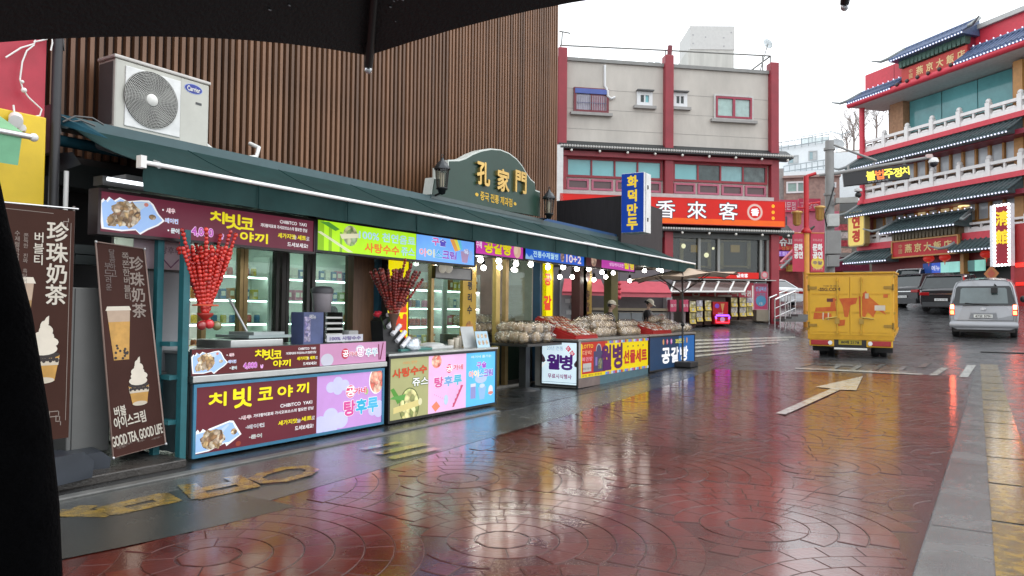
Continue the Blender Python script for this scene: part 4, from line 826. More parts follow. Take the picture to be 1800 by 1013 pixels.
# skewer tubes of the striped holder, foil, flowers
t = thing('skewer_holder', 'black slanted holder with white wrapped skewers between the two counters', 'holder', (-6.4, 7.0, .86)); F_ = FX(-6.3)
q = MB(); pts = [F_.pix(*p) for p in ((672, 565), (684, 556), (720, 606), (716, 622), (676, 628))]; q.prism(F_, pts, -.2, 0, BLK); q.build('stand', t)
for x0, y0, x1, y1 in ((679, 575, 691, 562), (686, 588, 700, 572), (694, 600, 709, 583), (703, 610, 716, 594)): q = MB(); q.tube([F_.p(*F_.pix(x0, y0), .03), F_.p(*F_.pix(x1, y1), .03)], .032, M((.72, .72, .76), .3, var=.2, scale=30), 8); q.build('wrapped_skewer', t)
q = MB(); a, b = F_.pix(722, 606); q.ball(F_.p(a, b, .02), .12, M((.55, .6, .65), .25, .6, bump=1., bscale=30, var=.2), 14, 8, (1, 1.1, .75), .35); single(q, 'foil_parcel', 'crumpled silver foil parcel on the juice counter', 'parcel')
t = thing('flower_bunch', 'small bunch of white flowers with a red rose tucked above the skewers', 'flowers', F_.p(*F_.pix(680, 550)))
for k in range(10): q = MB(); p = F_.p(*F_.pix(674+R.uniform(0, 22), 541+R.uniform(0, 20)), R.uniform(0, .08)); q.ball(p, .025, M((.75, .68, .72), .6), 7, 5, jit=.5); q.tube([p, F_.p(*F_.pix(684, 575), 0)], .003, M((.05, .1, .03), .5), 4); q.build('blossom', t)
q = MB(); p = F_.p(*F_.pix(661, 550), .05)
for k in range(5): q.ball(p+V((R.uniform(-.02, .02),)*3), .045-.006*k, M((.5, .01, .03), .5), 9, 6, (1, 1, .8), .5)
q.tube([p, F_.p(*F_.pix(678, 580), .0)], .004, M((.05, .12, .03), .5), 4); q.build('rose', t)
# juice counter items
q = MB(); q.box(-6.7, 7.3, .86, -6.25, 7.95, .89, M((.04, .18, .16), .3)); q.box(-6.66, 7.34, .89, -6.29, 7.91, .905, M((.2, .3, .3), .25)); single(q, 'green_tray', 'teal plastic tray lying on the juice counter', 'tray', bevel=.008)
q = MB(); q.box(-6.7, 8.0, .86, -6.3, 8.5, .9, M((.55, .56, .55), .35)); q.ball((-6.5, 8.25, .9), .18, M((.6, .62, .62), .3), 12, 6, (1, 1.2, .25)); single(q, 'covered_tray', 'white tray under a clear film on the juice counter', 'tray', bevel=.008)
cup = MB(); cup.lathe((0, 0, 0), [(0, 0), (.035, 0), (.045, .1), (.047, .115), (.04, .12)], M((.6, .55, .46), .4), 12)
cm_ = cup.mesh('cup')
for k, (x, y, h) in enumerate(((-6.35, 8.5, 1.), (-6.35, 8.62, 1.2), (-6.37, 8.75, 1.4), (-6.35, 8.88, 1.5))):
    o = bpy.data.objects.new('paper_cup', cm_); COL.objects.link(o); o.location = (x, y, .86); o.scale = (1, 1, h); tag(o, 'cream paper cup stack in the row beside the small menu stand', 'cup', 'paper cups on the juice counter')
t = thing('menu_stand', 'small pale blue menu stand at the right end of the juice counter', 'menu stand', (-6.15, 9.0, .86)); F_ = Fr((-6.12, 9.0, .86), (.1, 1, 0), (-.25, 0, 1))
q = MB(); q.fbox(F_, -.14, 0, .14, .24, -.01, 0, PN((.42, .6, .72))); q.build('board', t)
q = MB()
for i in range(3):
    for j in range(2): q.disc(F_, -.085+.085*i, .07+.1*j, .028, .035, .002, PIC(((.7, .4, .2), (.8, .7, .5), (.5, .25, .15)), 40, 0, i+j), 12)
q.build('picture', t); q = MB(); q.fbox(F_.off(-.12), -.3, .02, -.02, .34, -.01, 0, PN((.5, .52, .52))); q.build('back_card', t)
# ---- bouquets of candied fruit skewers
bm_ = [M((.62*k, .028*k, .018), .12, var=.25, scale=30, coat=.6) for k in (.7, 1., 1.15)]
def skewer_mesh(n, L, ms):
    q = MB(); q.tube([(0, 0, 0), (0, 0, L)], .004, M((.4, .28, .15), .6), 5)
    for k in range(n): q.ball((R.uniform(-.003, .003), R.uniform(-.003, .003), L-.015-k*.038), .0205*R.uniform(.85, 1.12), R.choice(ms), 8, 6, (1, 1, 1.05))
    return q.mesh('skewer')
def bouquet(loc, label, spread, L, cnt, ms, nb):
    t = thing('skewer_bouquet', label, 'skewers', loc); sk = [skewer_mesh(nb, L*k, ms) for k in (.8, .9, 1., 1.05)]
    for i in range(cnt):
        th = i*2.39996; rr_ = spread*math.sqrt((i+.5)/cnt); d = V((math.cos(th)*rr_*.8, math.sin(th)*rr_, 1)).normalized()
        o = bpy.data.objects.new('skewer', R.choice(sk)); COL.objects.link(o); o.parent = t
        o.location = d*(.03+.08*rr_); o.rotation_mode = 'QUATERNION'; o.rotation_quaternion = d.to_track_quat('Z', 'Y'); 
    return t
b1 = bouquet((-6.05, 4.30, 1.30), 'big bunch of glossy red candied fruit skewers hanging left of the glass doors', .42, .6, 58, bm_, 15)
for i in range(7):
    th = i*.9+.3; d = V((math.cos(th)*.3, math.sin(th)*.34, 1)).normalized(); o = bpy.data.objects.new('skewer', skewer_mesh(13, .8, bm_)); COL.objects.link(o); o.parent = b1; o.location = d*.05; o.rotation_mode = 'QUATERNION'; o.rotation_quaternion = d.to_track_quat('Z', 'Y')
q = MB(); q.lathe((-6.05, 4.30, 1.30), [(.02, -.02), (.07, .03), (.075, .05), (.02, .03)], M((.35, .03, .02), .35), 18); q.tube([V((-6.05, 4.30, 1.42))+V((math.cos(k*.4)*.11, math.sin(k*.4)*.11, 0)) for k in range(17)], .008, M((.7, .1, .04), .3), 6); q.build('holder', b1)
for dy, m in ((-.07, (.3, .02, .02)), (.01, (.65, .03, .04)), (.09, (.2, .2, .08))): q = MB(); q.ball((-6.0, 4.30+dy, 1.25-abs(dy)*.2), .045, M(m, .1, coat=.8), 12, 8); q.build('bauble', b1)
dm = [M((.22, .025, .02), .3, var=.4, scale=30), M((.12, .02, .018), .3), M((.3, .03, .02), .3)]
b2 = bouquet((-6.12, 7.0, 1.28), 'dark red bunch of candied fruit skewers in front of the yellow banner', .62, .58, 40, dm, 14)
for i, (dy, dz, l) in enumerate(((.75, .8, .66), (.55, .95, .66), (.35, 1, .7), (.15, 1., .72), (-.5, .9, .6))):
    d = V((.1, dy, dz)).normalized(); o = bpy.data.objects.new('skewer', skewer_mesh(13, l, dm)); COL.objects.link(o); o.parent = b2; o.location = d*.05; o.rotation_mode = 'QUATERNION'; o.rotation_quaternion = d.to_track_quat('Z', 'Y')
q = MB(); q.lathe((-6.12, 7.0, 1.26), [(.02, -.12), (.04, .0), (.07, .08), (.075, .09), (.03, .02)], M((.13, .07, .05), .5), 14); q.build('holder', b2)
# ---- yellow upright signs and menu strips
YB = PR((.95, .78, .0), .85); RD = PR((.75, .06, .02))
F_ = FX(-6.95); r = rpx(F_, 681, 455, 717, 622)
t, rr_ = cabinet('upright_sign', 'tall bright yellow lit sign behind the dark red skewers', 'sign', F_, (r[0], .75, r[2], 2.5), .1, M((.02, .02, .02), .4), .012)
panel(t, F_, rr_, YB, [('수제', .45, .875, .09, .72, PR((.1, .06, .01))), ('월', .5, .48, .24, .75, RD, dict(bold=.06)), ('병', .5, .2, .24, .75, RD, dict(bold=.06))])
F_ = FX(-7.12); r = rpx(F_, 953, 463, 971, 575)
t, rr_ = cabinet('upright_sign', 'narrow yellow lit strip sign beside the dark blue post', 'sign', F_, (r[0], .9, r[2], 2.55), .08, M((.5, .4, .02), .4), .012)
panel(t, F_, rr_, YB, [('공', .5, .68, .13, .6, RD, dict(bold=.06)), ('갈', .5, .4, .16, .7, RD, dict(bold=.06)), ('빵', .5, .14, .14, .7, RD, dict(bold=.06)), ('수제', .5, .87, .05, .7, PR((.6, .4, .05)))])
goldp = M((.4, .26, .06), .35, .2, var=.12)
F_ = FX(-7.1); r = rpx(F_, 814, 495, 836, 600); q = MB(); q.fbox(F_, r[0], r[1], r[2], r[3]+.3, -.06, 0, M((.55, .34, .03), .4, var=.12)); q.text(F_, '펑리수', (r[0]+r[2])/2, r[3]-.26, .6, M((.02, .015, .01), .4), .003, vert=True, bold=.05, gap=1.5); q.disc(F_, (r[0]+r[2])/2, r[1]+.2, .12, .14, .003, PIC(((.6, .2, .05), (.7, .45, .1)), 18, 0)); single(q, 'upright_sign', 'gold yellow vertical banner with black letters beside the white shelves', 'sign')
F_ = FX(-7.1); r = rpx(F_, 1026, 470, 1040, 560); q = MB(); q.fbox(F_, r[0], r[1]-.1, r[2], 2.5, -.06, 0, goldp); q.text(F_, '공갈빵', (r[0]+r[2])/2, 1.5, .75, M((.06, .01, .01), .4), .003, vert=True, bold=.05, gap=1.35); q.disc(F_, (r[0]+r[2])/2, 2.15, .1, .12, .003, M((.08, .02, .02), .4)); single(q, 'upright_sign', 'dull gold vertical banner with dark red letters near the sellers', 'sign')
F_ = FX(-6.5); r = rpx(F_, 764, 467, 829, 494); t, rr_ = cabinet('screen_board', 'grey blank board with two white globes under the blue signboard', 'board', F_, r, .05, BLK, .015); q = MB(); q.rect(F_, *rr_, 0, M((.32, .32, .31), .4)); q.build('panel', t)
for k, px in enumerate((772, 783)): q = MB(); q.ball(F_.p(*F_.pix(px, 472), .06), .055, M((.7, .66, .55), .3, emit=.35, var=0), 12, 8, (1, 1, 1.3)); q.build('globe', t)
# ================================================================== arched sign over the awning, lanterns
arg = M((.01, .045, .03), .38, var=.15, scale=2); FAR = FX(-6.9)
top = [(757, 345), (762, 312), (775, 311), (775, 294), (788, 293), (788, 281), (805, 281), (818, 277), (830, 270), (845, 264), (862, 261), (880, 263), (895, 269), (908, 279), (918, 291), (926, 305), (933, 315), (940, 321), (941, 334), (949, 337), (949, 379)]
pa = [FAR.pix(*p) for p in top]
t = thing('arched_sign', 'dark green arched signboard with raised gold characters above the awning', 'sign', (-6.95, 10.2, 3.1))
q = MB(); q.prism(FAR, pa, -.16, 0, M((.62, .66, .62), .4)); q.build('edge_board', t)
cxx = sum(p[0] for p in pa)/len(pa); q = MB(); q.prism(FAR, [(p[0]+(.02 if p[0] < cxx else -.02), p[1]-.022) for p in pa], -.01, .012, arg); q.build('face', t)
for ch, px, py in (('孔', 845, 306), ('家', 880, 318), ('門', 911, 321)): a, b = FAR.pix(px, py); q = MB(); q.text(FAR, ch, a, b, .37, GOLD, .06, w=.36, bold=.03, ext=.05); q.build('gold_character', t)
q = MB(); a0_, b0_ = FAR.pix(838, 344); a1_, b1_ = FAR.pix(903, 357); q.text(FAR, '중국 전통 제과점', (a0_+a1_)/2, (b0_+b1_)/2, .14, M((.62, .4, .05), .35, .5), .016, w=(a1_-a0_)*.86, bold=.03, rot=0)
for a_, s_ in ((a0_-.02, 1), (a1_+.02, -1)): q.disc(FAR, a_, (b0_+b1_)/2, .05, .03, .016, M((.62, .4, .05), .35, .5), 8)
q.build('lettering', t)
q = MB(); q.fbox(FAR, pa[0][0]-.05, 3.06, pa[-1][0]+.05, 3.12, -.2, .05, M((.07, .1, .1), .4)); q.build('base_rail', t)
def lantern(y, label):
    t = thing('wall_lantern', label, 'lantern', (-6.72, y, 3.13)); x = -6.72
    q = MB(); q.lathe((x, y, 3.13), [(0, -.02), (.05, 0), (.06, .05), (.09, .07), (.09, .085), (.0, .085)], M((.02, .022, .024), .35, .5), 12); q.build('base', t)
    q = MB(); q.lathe((x, y, 3.215), [(.075, 0), (.1, .28)], GLASS((.95, .93, .85), .7, .15), 8); q.lathe((x, y, 3.23), [(.03, 0), (.035, .2), (0, .22)], M((.7, .66, .55), .3), 10); q.build('glass', t)
    q = MB(); q.lathe((x, y, 3.49), [(.12, 0), (.125, .02), (.08, .09), (.03, .14), (.02, .17), (.0, .175)], M((.05, .055, .06), .25, .5), 12); q.tube([V((x, y+.03*math.cos(k*.7), 3.69+.03*math.sin(k*.7))) for k in range(10)], .006, BLK, 5); q.build('cap', t)
    for k in range(8): th = k*.785; q = MB(); q.tube([V((x+.076*math.cos(th), y+.076*math.sin(th), 3.21)), V((x+.102*math.cos(th), y+.102*math.sin(th), 3.5))], .006, BLK, 5); q.build('bar', t)
    q = MB(); q.tube([(x-.02, y, 3.14), (x-.2, y+.02, 3.1)], .016, BLK, 6); q.build('arm', t)
lantern(8.72, 'old style black lantern at the left foot of the arched sign'); lantern(11.98, 'old style black lantern at the right foot of the arched sign')
# ================================================================== low annex past the timber building
def FY(y): return Fr((0, y, 0), (1, 0, 0))
FN = FY(15.45)
t = thing('annex_building', 'low black-sided annex with a blue roof edge next to the timber building', 'building', (-8, 16, 0))
r0, r1 = FN.pix(958, 362), FN.pix(1092, 337)
q = MB(); q.fbox(FN, r0[0], 2.85, r1[0], (r0[1]+r1[1])/2, -2.6, 0, M((.022, .021, .024), .5, stretch=(6, 6, .4), var=.35, bump=.3, bscale=20)); q.build('upper_wall', t)
q = MB(); q.box(-11, 13.6, 2.62, -7.05, 18.0, 2.85, M((.05, .055, .06), .6)); q.build('roof_slab', t)
q = MB(); q.box(-7.05, 12.1, 2.95, -6.9, 16.6, 3.16, M((.01, .07, .2), .4, var=.15)); q.build('blue_edge', t)
q = MB(); q.box(-11, 17.4, 0, -10.8, 18.0, 2.62, M((.2, .2, .2), .6)); q.build('support', t)
r = [FN.off(.35).pix(*p) for p in ((1092, 312), (1132, 302), (1132, 408), (1092, 402))]
x0, x1, z0_, z1_ = r[0][0], r[1][0], min(r[2][1], r[3][1]), max(r[0][1], r[1][1]); FNS = FN.off(.35)
t = thing('projecting_sign', 'upright blue projecting sign with yellow letters and a white side', 'sign', (-6.8, 15.2, z0_))
q = MB(); q.fbox(FNS, x0, z0_, x1, z1_, -.42, -.012, M((.74, .75, .74), .35)); q.build('case', t, bevel=.01)
q = MB(); q.fbox(FNS, x0+.01, z0_+.01, x1-.01, z1_-.01, -.012, 0, PR((.008, .045, .3), .8)); q.build('face', t)
q = MB(); q.text(FNS, '화덕만두', (x0+x1)/2, (z0_+z1_)/2, (z1_-z0_)*.94, PR((.85, .6, .05)), .003, vert=True, bold=.05, gap=1.25); q.build('lettering', t)
q = MB()
for z in (z0_+.25, z1_-.35): q.box(x1-.005, 15.3, z, x1+.015, 15.34, z+.08, BLK)
q.box(x1, 15.19, z0_, x1+.012, 15.2, z1_, M((.4, .4, .4), .4)); q.build('hinge', t)
# ================================================================== bread stalls beyond the doors
gz = lambda x, y: g(x, y)
base_m = M((.16, .12, .11), .4, var=.2); tealb = M((.06, .13, .16), .4, var=.15)
sqc = [PN((.5, .06, .05)), PN((.1, .3, .6)), PN((.6, .45, .05)), PN((.3, .15, .45)), PN((.45, .55, .65))]
t = thing('mooncake_stall', 'stall counter with a yellow and red printed front under bags of round bread', 'stall', (-6.4, 13.5, .02))
c0, c1 = 11.83, 15.16
q = MB(); q.box(-6.9, c0, .03, -6.04, c1, .86, M((.25, .25, .24), .4)); q.build('body', t)
q = MB(); q.box(-6.95, c0-.02, .86, -6.0, c1+.02, .9, M((.3, .3, .29), .3, .5)); q.build('worktop', t, bevel=.006)
q = MB(); q.fbox(FC, c0, .03, c1, .2, -.03, .005, tealb); q.fbox(FC, c0, .03, c0+.9, .19, .005, .012, base_m); q.build('plinth', t)
YL2 = PR((.9, .68, .0), .55); s1 = FC.pix(1064, 630)[0]
q = MB(); q.fbox(FC, c0, .2, c0+.1, .86, -.02, .012, M((.3, .3, .3), .4)); q.build('side_strip', t)
panel(t, FC, (c0+.1, .2, s1, .84), PR((.55, .03, .02), .5), [('LOTTO', .27, .88, .1, .42, PR((.85, .65, .05))), ('대박', .25, .7, .13, .36, PR((.85, .4, .25), .5), dict(bold=.03)), ('복권방', .25, .52, .12, .4, PR((.8, .3, .4), .5), dict(bold=.03)), ('로또 명당 판매점', .45, .05, .06, .8, PR((.1, .1, .1), .2)), ('행운을 드립니다', .24, .25, .06, .34, PR((.15, .1, .1), .2))],
      [('rect', 0, 0, .06, .96, YL2), ('rect', .06, 0, 1, .1, YL2), ('rect', .1, .16, .42, .4, PR((.6, .6, .58), .4)), ('disc', .72, .72, .2, .22, PN((.4, .4, .38))), ('rect', .51, .12, .93, .72, PN((.06, .05, .12))), ('disc', .72, .72, .16, .18, PN((.06, .05, .12))), ('rect', .58, .3, .66, .55, PN((.2, .15, .4))), ('rect', .7, .2, .86, .5, PIC(((.1, .15, .2), (.3, .3, .1), (.05, .05, .08)), 24, .1))])
pics = []
for k in range(12): pics += [('rect', k/12, .92, (k+.5)/12, 1, sqc[k % 5]), ('rect', (k+.5)/12, .92, (k+1)/12, 1, sqc[(k+2) % 5]), ('rect', k/12, 0, (k+.5)/12, .08, sqc[(k+1) % 5]), ('rect', (k+.5)/12, 0, (k+1)/12, .08, sqc[(k+3) % 5])]
panel(t, FC, (s1, .2, c1, .84), YL2, [('월', .02, .5, .7, .19, PR((.1, .01, .12), .5), dict(bold=.05)), ('병', .26, .52, .72, .2, PR((.1, .01, .12), .5), dict(bold=.05)), ('선물세트', .68, .45, .4, .56, PR((.55, .03, .03), .5), dict(bold=.05)), ('· · · ·', .68, .78, .06, .4, PR((.2, .1, .1), .3))], pics)
FE = FY(11.8)
t, rr_ = cabinet('light_box', 'white lit sign box with purple lettering on the end of the mooncake stall', 'sign', FE, (-6.76, .06, -6.0, .86), .03, BLK, .025)
panel(t, FE, rr_, PR((.66, .82, .92), .9), [('20년 전통', .38, .86, .1, .48, PR((.3, .42, .55), .6)), ('월', .33, .53, .34, .34, PR((.08, .02, .2), .6), dict(bold=.05)), ('병', .7, .53, .34, .34, PR((.08, .02, .2), .6), dict(bold=.05)), ('무료시식행사', .52, .19, .11, .68, PR((.3, .05, .2), .6), dict(bold=.025)), ('수', .75, .86, .09, None, WHT, dict(rot=-.4)), ('제', .86, .75, .09, None, WHT, dict(rot=-.4))],
      [('poly', [(.68, .86), (.76, .94), (.84, .85), (.76, .78)], PR((.6, .05, .12))), ('poly', [(.79, .75), (.87, .83), (.95, .74), (.87, .67)], PR((.6, .05, .12))), ('poly', [(0, .72), (.08, .62), (.1, .54), (.03, .5), (0, .52)], PR((.1, .06, .08), .3)), ('poly', [(1, .6), (.92, .5), (.94, .44), (1, .42)], PR((.1, .06, .08), .3)), ('rect', 0, .04, 1, .05, PR((.3, .4, .45), .5)), ('poly', [(0, .45), (.12, .54), (.12, .5), (0, .38)], PR((.8, .82, .8), .9))])
t = thing('bread_stall', 'stall counter with a navy blue lit front beside the patio umbrella', 'stall', (-6.4, 16.8, .08))
c0, c1 = 15.22, 18.3
q = MB(); q.box(-6.9, c0, .09, -6.05, c1, .87, M((.05, .06, .07), .4)); q.build('body', t)
q = MB(); q.box(-6.95, c0-.02, .87, -6.0, c1+.02, .91, M((.28, .25, .22), .35)); q.build('worktop', t, bevel=.006)
q = MB(); q.fbox(FC, c0, .09, c1, .87, -.03, -.004, BLK); q.build('light_box', t)
for x0, z0_, x1, z1_ in ((c0, .09, c1, .12), (c0, .84, c1, .87), (c0, .12, c0+.03, .84), (c1-.03, .12, c1, .84)): q = MB(); q.fbox(FC, x0, z0_, x1, z1_, -.004, .014, BLK); q.build('frame', t)
panel(t, FC, (c0+.03, .12, c1-.03, .84), [(0, 0, .62, 1, PR((.016, .05, .12), .6)), (.62, 0, 1, 1, PR((.02, .12, .36), .75))], [('공', .33, .4, .46, .17, WHT, dict(bold=.05)), ('갈', .53, .4, .46, .17, WHT, dict(bold=.05)), ('빵', .74, .4, .46, .18, WHT, dict(bold=.05)), ('수', .36, .84, .12, None, WHT), ('제', .45, .84, .12, None, WHT), ('20년전통', .64, .84, .15, .2, PR((.75, .7, .1)), dict(bold=.04)), ('!', .81, .84, .15, None, PR((.85, .4, .1)), dict(bold=.05))],
      [('disc', .28, .84, .07, .09, PR((.6, .3, .1))), ('disc', .36, .84, .08, .09, PR((.5, .05, .12))), ('disc', .45, .84, .08, .09, PR((.5, .05, .3))), ('disc', .81, .84, .07, .1, PR((.4, .2, .1)))])
# pedestal table
t = thing('pedestal_table', 'black pedestal table under six bags of bread at the stall end', 'table', (-6.75, 11.2, 0))
q = MB(); q.lathe((-6.75, 11.2, 0), [(.28, 0), (.27, .03), (.07, .06), (.06, .1), (0, .1)], BLK, 20); q.build('foot', t)
q = MB(); q.box(-6.82, 11.13, .06, -6.68, 11.27, .8, BLK); q.build('column', t)
q = MB(); q.box(-7.15, 10.55, .8, -6.3, 11.75, .84, M((.03, .03, .03), .3)); q.build('table_top', t, bevel=.005)
# bags of hollow bread: buns inside a clear wrap
bun = [M((.46*k, .31*k, .17*k), .45, var=.3, scale=16, col2=(.68*k, .54*k, .36*k)) for k in (.8, 1., 1.1)]
wrap = None
def wrapmat():
    m = bpy.data.materials.new('clear_film'); m.use_nodes = True; n = m.node_tree; L = n.links; out = n.nodes['Material Output']; n.nodes.remove(n.nodes['Principled BSDF'])
    tr = n.nodes.new('ShaderNodeBsdfTransparent'); tr.inputs[0].default_value = (.96, .96, .95, 1); gl = n.nodes.new('ShaderNodeBsdfGlossy'); gl.inputs[1].default_value = .12
    nz = n.nodes.new('ShaderNodeTexNoise'); nz.inputs['Scale'].default_value = 22; tc = n.nodes.new('ShaderNodeTexCoord'); L.new(tc.outputs['Object'], nz.inputs['Vector'])
    bp = n.nodes.new('ShaderNodeBump'); bp.inputs['Strength'].default_value = 1.; bp.inputs['Distance'].default_value = .06; L.new(nz.outputs['Fac'], bp.inputs['Height']); fz = schlick(n, .2, bp.outputs[0]); L.new(bp.outputs[0], gl.inputs['Normal'])
    mx = n.nodes.new('ShaderNodeMixShader'); L.new(fz.outputs[0], mx.inputs[0]); L.new(tr.outputs[0], mx.inputs[1]); L.new(gl.outputs[0], mx.inputs[2]); L.new(mx.outputs[0], out.inputs[0]); return m
wrap = wrapmat()
def bag_proto(n, r=.105):
    bs = []
    for v in range(4):
        q = MB(); n2 = n+2
        for k in range(n2): q.ball(((k-(n2-1)/2)*r*1.55*n/n2*1.02, R.uniform(-.018, .018), r*.74+R.uniform(-.008, .012)), r*R.uniform(.86, 1.), R.choice(bun), 12, 8, (.62, .98, .74), .5)
        w_ = MB(); L = n*r*1.55/2+.03
        w_.tube([(-L-.07, 0, r*.9), (-L, 0, r*.8), (-L+.08, 0, r*.8), (0, 0, r*.82), (L-.08, 0, r*.8), (L, 0, r*.8), (L+.07, 0, r)], [.012, r*.7, r*1.04, r*1.06, r*1.04, r*.7, .012], wrap, 12)
        bs.append((q.mesh('buns'), w_.mesh('clear_wrap')))
    return bs
bp5, bp3 = bag_proto(5), bag_proto(3)
def bag(pr, x, y, z, rz, label, group, s=1.):
    t = thing('bread_bag', label, 'bag of bread', (x, y, z), rz, group); a, b = R.choice(pr)
    t.scale = (s, s, s); piece(a, 'buns', t); piece(b, 'clear_wrap', t); return t
L_ = 'clear bag of round hollow breads on the black pedestal table'
W3 = ('nearest the small menu stand', 'in the middle', 'nearest the white lit sign box')
for k, y in enumerate((10.75, 11.1, 11.45)): bag(bp3, -6.72, y, .842, R.uniform(-.2, .2), 'bread bag in the lower layer on the pedestal table '+W3[k], 'bread bags on the pedestal table', 1.25)
for k, y in enumerate((10.85, 11.2, 11.5)): bag(bp3, -6.72, y, 1.0, R.uniform(-.2, .2), 'bread bag in the upper layer on the pedestal table '+W3[k], 'bread bags on the pedestal table', 1.2)
L_ = 'clear bag of round hollow breads piled on the mooncake stall'
for row, z in enumerate((.902, 1.03, 1.15)):
    for k in range(3 if row < 2 else 2): bag(bp5, -6.3-.12*row-.26*(k % 2), 13.55+k*.62+row*.12, z, 1.57+R.uniform(-.12, .12), 'clear bag of round breads in the '+('bottom', 'middle', 'top')[row]+' row on the mooncake stall', 'bread bags piled on the mooncake stall', 1.12)
for y, z in ((13.0, .92), (13.1, 1.02), (13.35, 1.1)): bag(bp3, -6.6, y, z, 1.2, 'short bag of breads stacked between the red trays and the long bags', 'bread bags piled on the mooncake stall', 1.1)
L_ = 'clear bag of round hollow breads heaped on the navy stall'
for x, y, z in ((-6.35, 17.2, .92), (-6.5, 17.5, 1.04), (-6.4, 17.8, .92), (-6.7, 17.4, 1.12), (-6.3, 18.05, .92), (-6.7, 17.75, 1.14), (-6.75, 18., 1.0), (-6.6, 17.1, .95)): bag(bp3, x, y, z, R.uniform(.6, 2.2), L_, 'bread bags heaped on the navy stall', 1.15)
L_ = 'clear bag of breads on the dim table inside the glass corner'
for k in range(9): bag(bp3, -7.6-.4*(k % 2), 11.2+.4*(k//2), .98+.14*(k % 2), 1.4, L_, 'bread bags inside the glass corner', 1.1)
q = MB(); q.box(-8.4, 10.9, .05, -7.42, 13.2, .96, M((.05, .045, .04), .4)); single(q, 'dark_table', 'dark table carrying bread bags inside the glass corner', 'table')
# red trays of wrapped mooncakes
wrapc = [M(c, .25, var=.3, scale=40) for c in ((.35, .12, .05), (.5, .4, .3), (.55, .5, .45), (.2, .07, .04))]
cake = [];
for m in wrapc: q = MB(); q.lathe((0, 0, 0), [(0, 0), (.045, 0), (.05, .03), (.04, .045), (0, .047)], m, 10); q.rect(Fr((0, 0, .048), (1, 0, 0), (0, 1, 0)), -.02, -.02, .02, .02, 0, M((.6, .5, .4), .3)); cake.append(q.mesh('mooncake'))
def cake_tray(x, y, z, nx, ny, label, tilt=.32):
    t = thing('cake_tray', label, 'tray', (x, y, z)); t.rotation_euler = (0, tilt, 0); m = M((.4, .02, .02), .35, var=.1); w_, h_ = nx*.125+.04, ny*.125+.04
    q = MB(); q.box(-w_/2, -h_/2, -.14, w_/2, h_/2, 0, m)
    q.build('box', t, world=False)
    q = MB()
    for a in range(nx+1): q.box(-w_/2+.02+a*.125-.003, -h_/2+.02, 0, -w_/2+.02+a*.125+.003, h_/2-.02, .04, m)
    for a in range(ny+1): q.box(-w_/2+.02, -h_/2+.02+a*.125-.003, 0, w_/2-.02, -h_/2+.02+a*.125+.003, .038, m)
    q.build('divider', t, world=False)
    for i in range(nx):
        for j in range(ny): piece(R.choice(cake), 'mooncake', t, (-w_/2+.0825+i*.125, -h_/2+.0825+j*.125, .004), R.uniform(0, 3))
    return t
cake_tray(-6.38, 12.3, 1.03, 5, 7, 'open red tray of wrapped mooncakes at the near end of the mooncake stall')
cake_tray(-6.85, 12.7, 1.18, 4, 8, 'second red tray of mooncakes raised behind the first', .35)
cake_tray(-6.35, 16.1, 1.05, 5, 9, 'red tray of wrapped mooncakes on the navy stall', .3)
# globe bulbs under the awning
BULB = M((1., .96, .88), .3, emit=30., var=0)
gm = MB(); gm.ball((0, 0, 0), .044, BULB, 14, 10); gmesh = gm.mesh('globe'); sk = MB(); sk.lathe((0, 0, .055), [(.03, 0), (.03, .06), (.012, .09), (0, .09)], BLK, 10); skm = sk.mesh('socket')
for i, (px, py) in enumerate(((845, 457), (850, 471), (877, 459), (878, 470), (907, 464), (903, 474), (933, 465), (963, 470), (990, 470), (984, 487), (1014, 473), (1006, 487), (1035, 473), (1058, 479), (1044, 492), (1065, 487), (1078, 480), (1107, 494), (1133, 476), (1157, 473), (1163, 476))):
    big = py < 480 and px not in (850, 878, 903); F_ = FX(-6.45 if big else -7.0); a, b = F_.pix(px, py); p = F_.p(a, b)
    t = thing('hanging_bulb', 'glowing white globe bulb hanging in the row under the awning front', 'bulb', p, 0, 'globe bulbs under the awning')
    if not big: t['label'] = 'glowing white globe bulb hanging lower at the back of the stalls'
    piece(gmesh, 'globe', t); piece(skm, 'socket', t)
    q = MB(); q.tube([(0, 0, .12), (0, 0, 2.62-p.z)], .005, BLK, 5); q.build('cord', t, world=False)
q = MB(); q.box(-7.3, 9.2, 2.44, -6.32, 17.3, 2.5, M((.05, .055, .05), .6)); single(q, 'stall_ceiling', 'dark panel ceiling over the stalls that the bulbs hang from', 'ceiling panel')
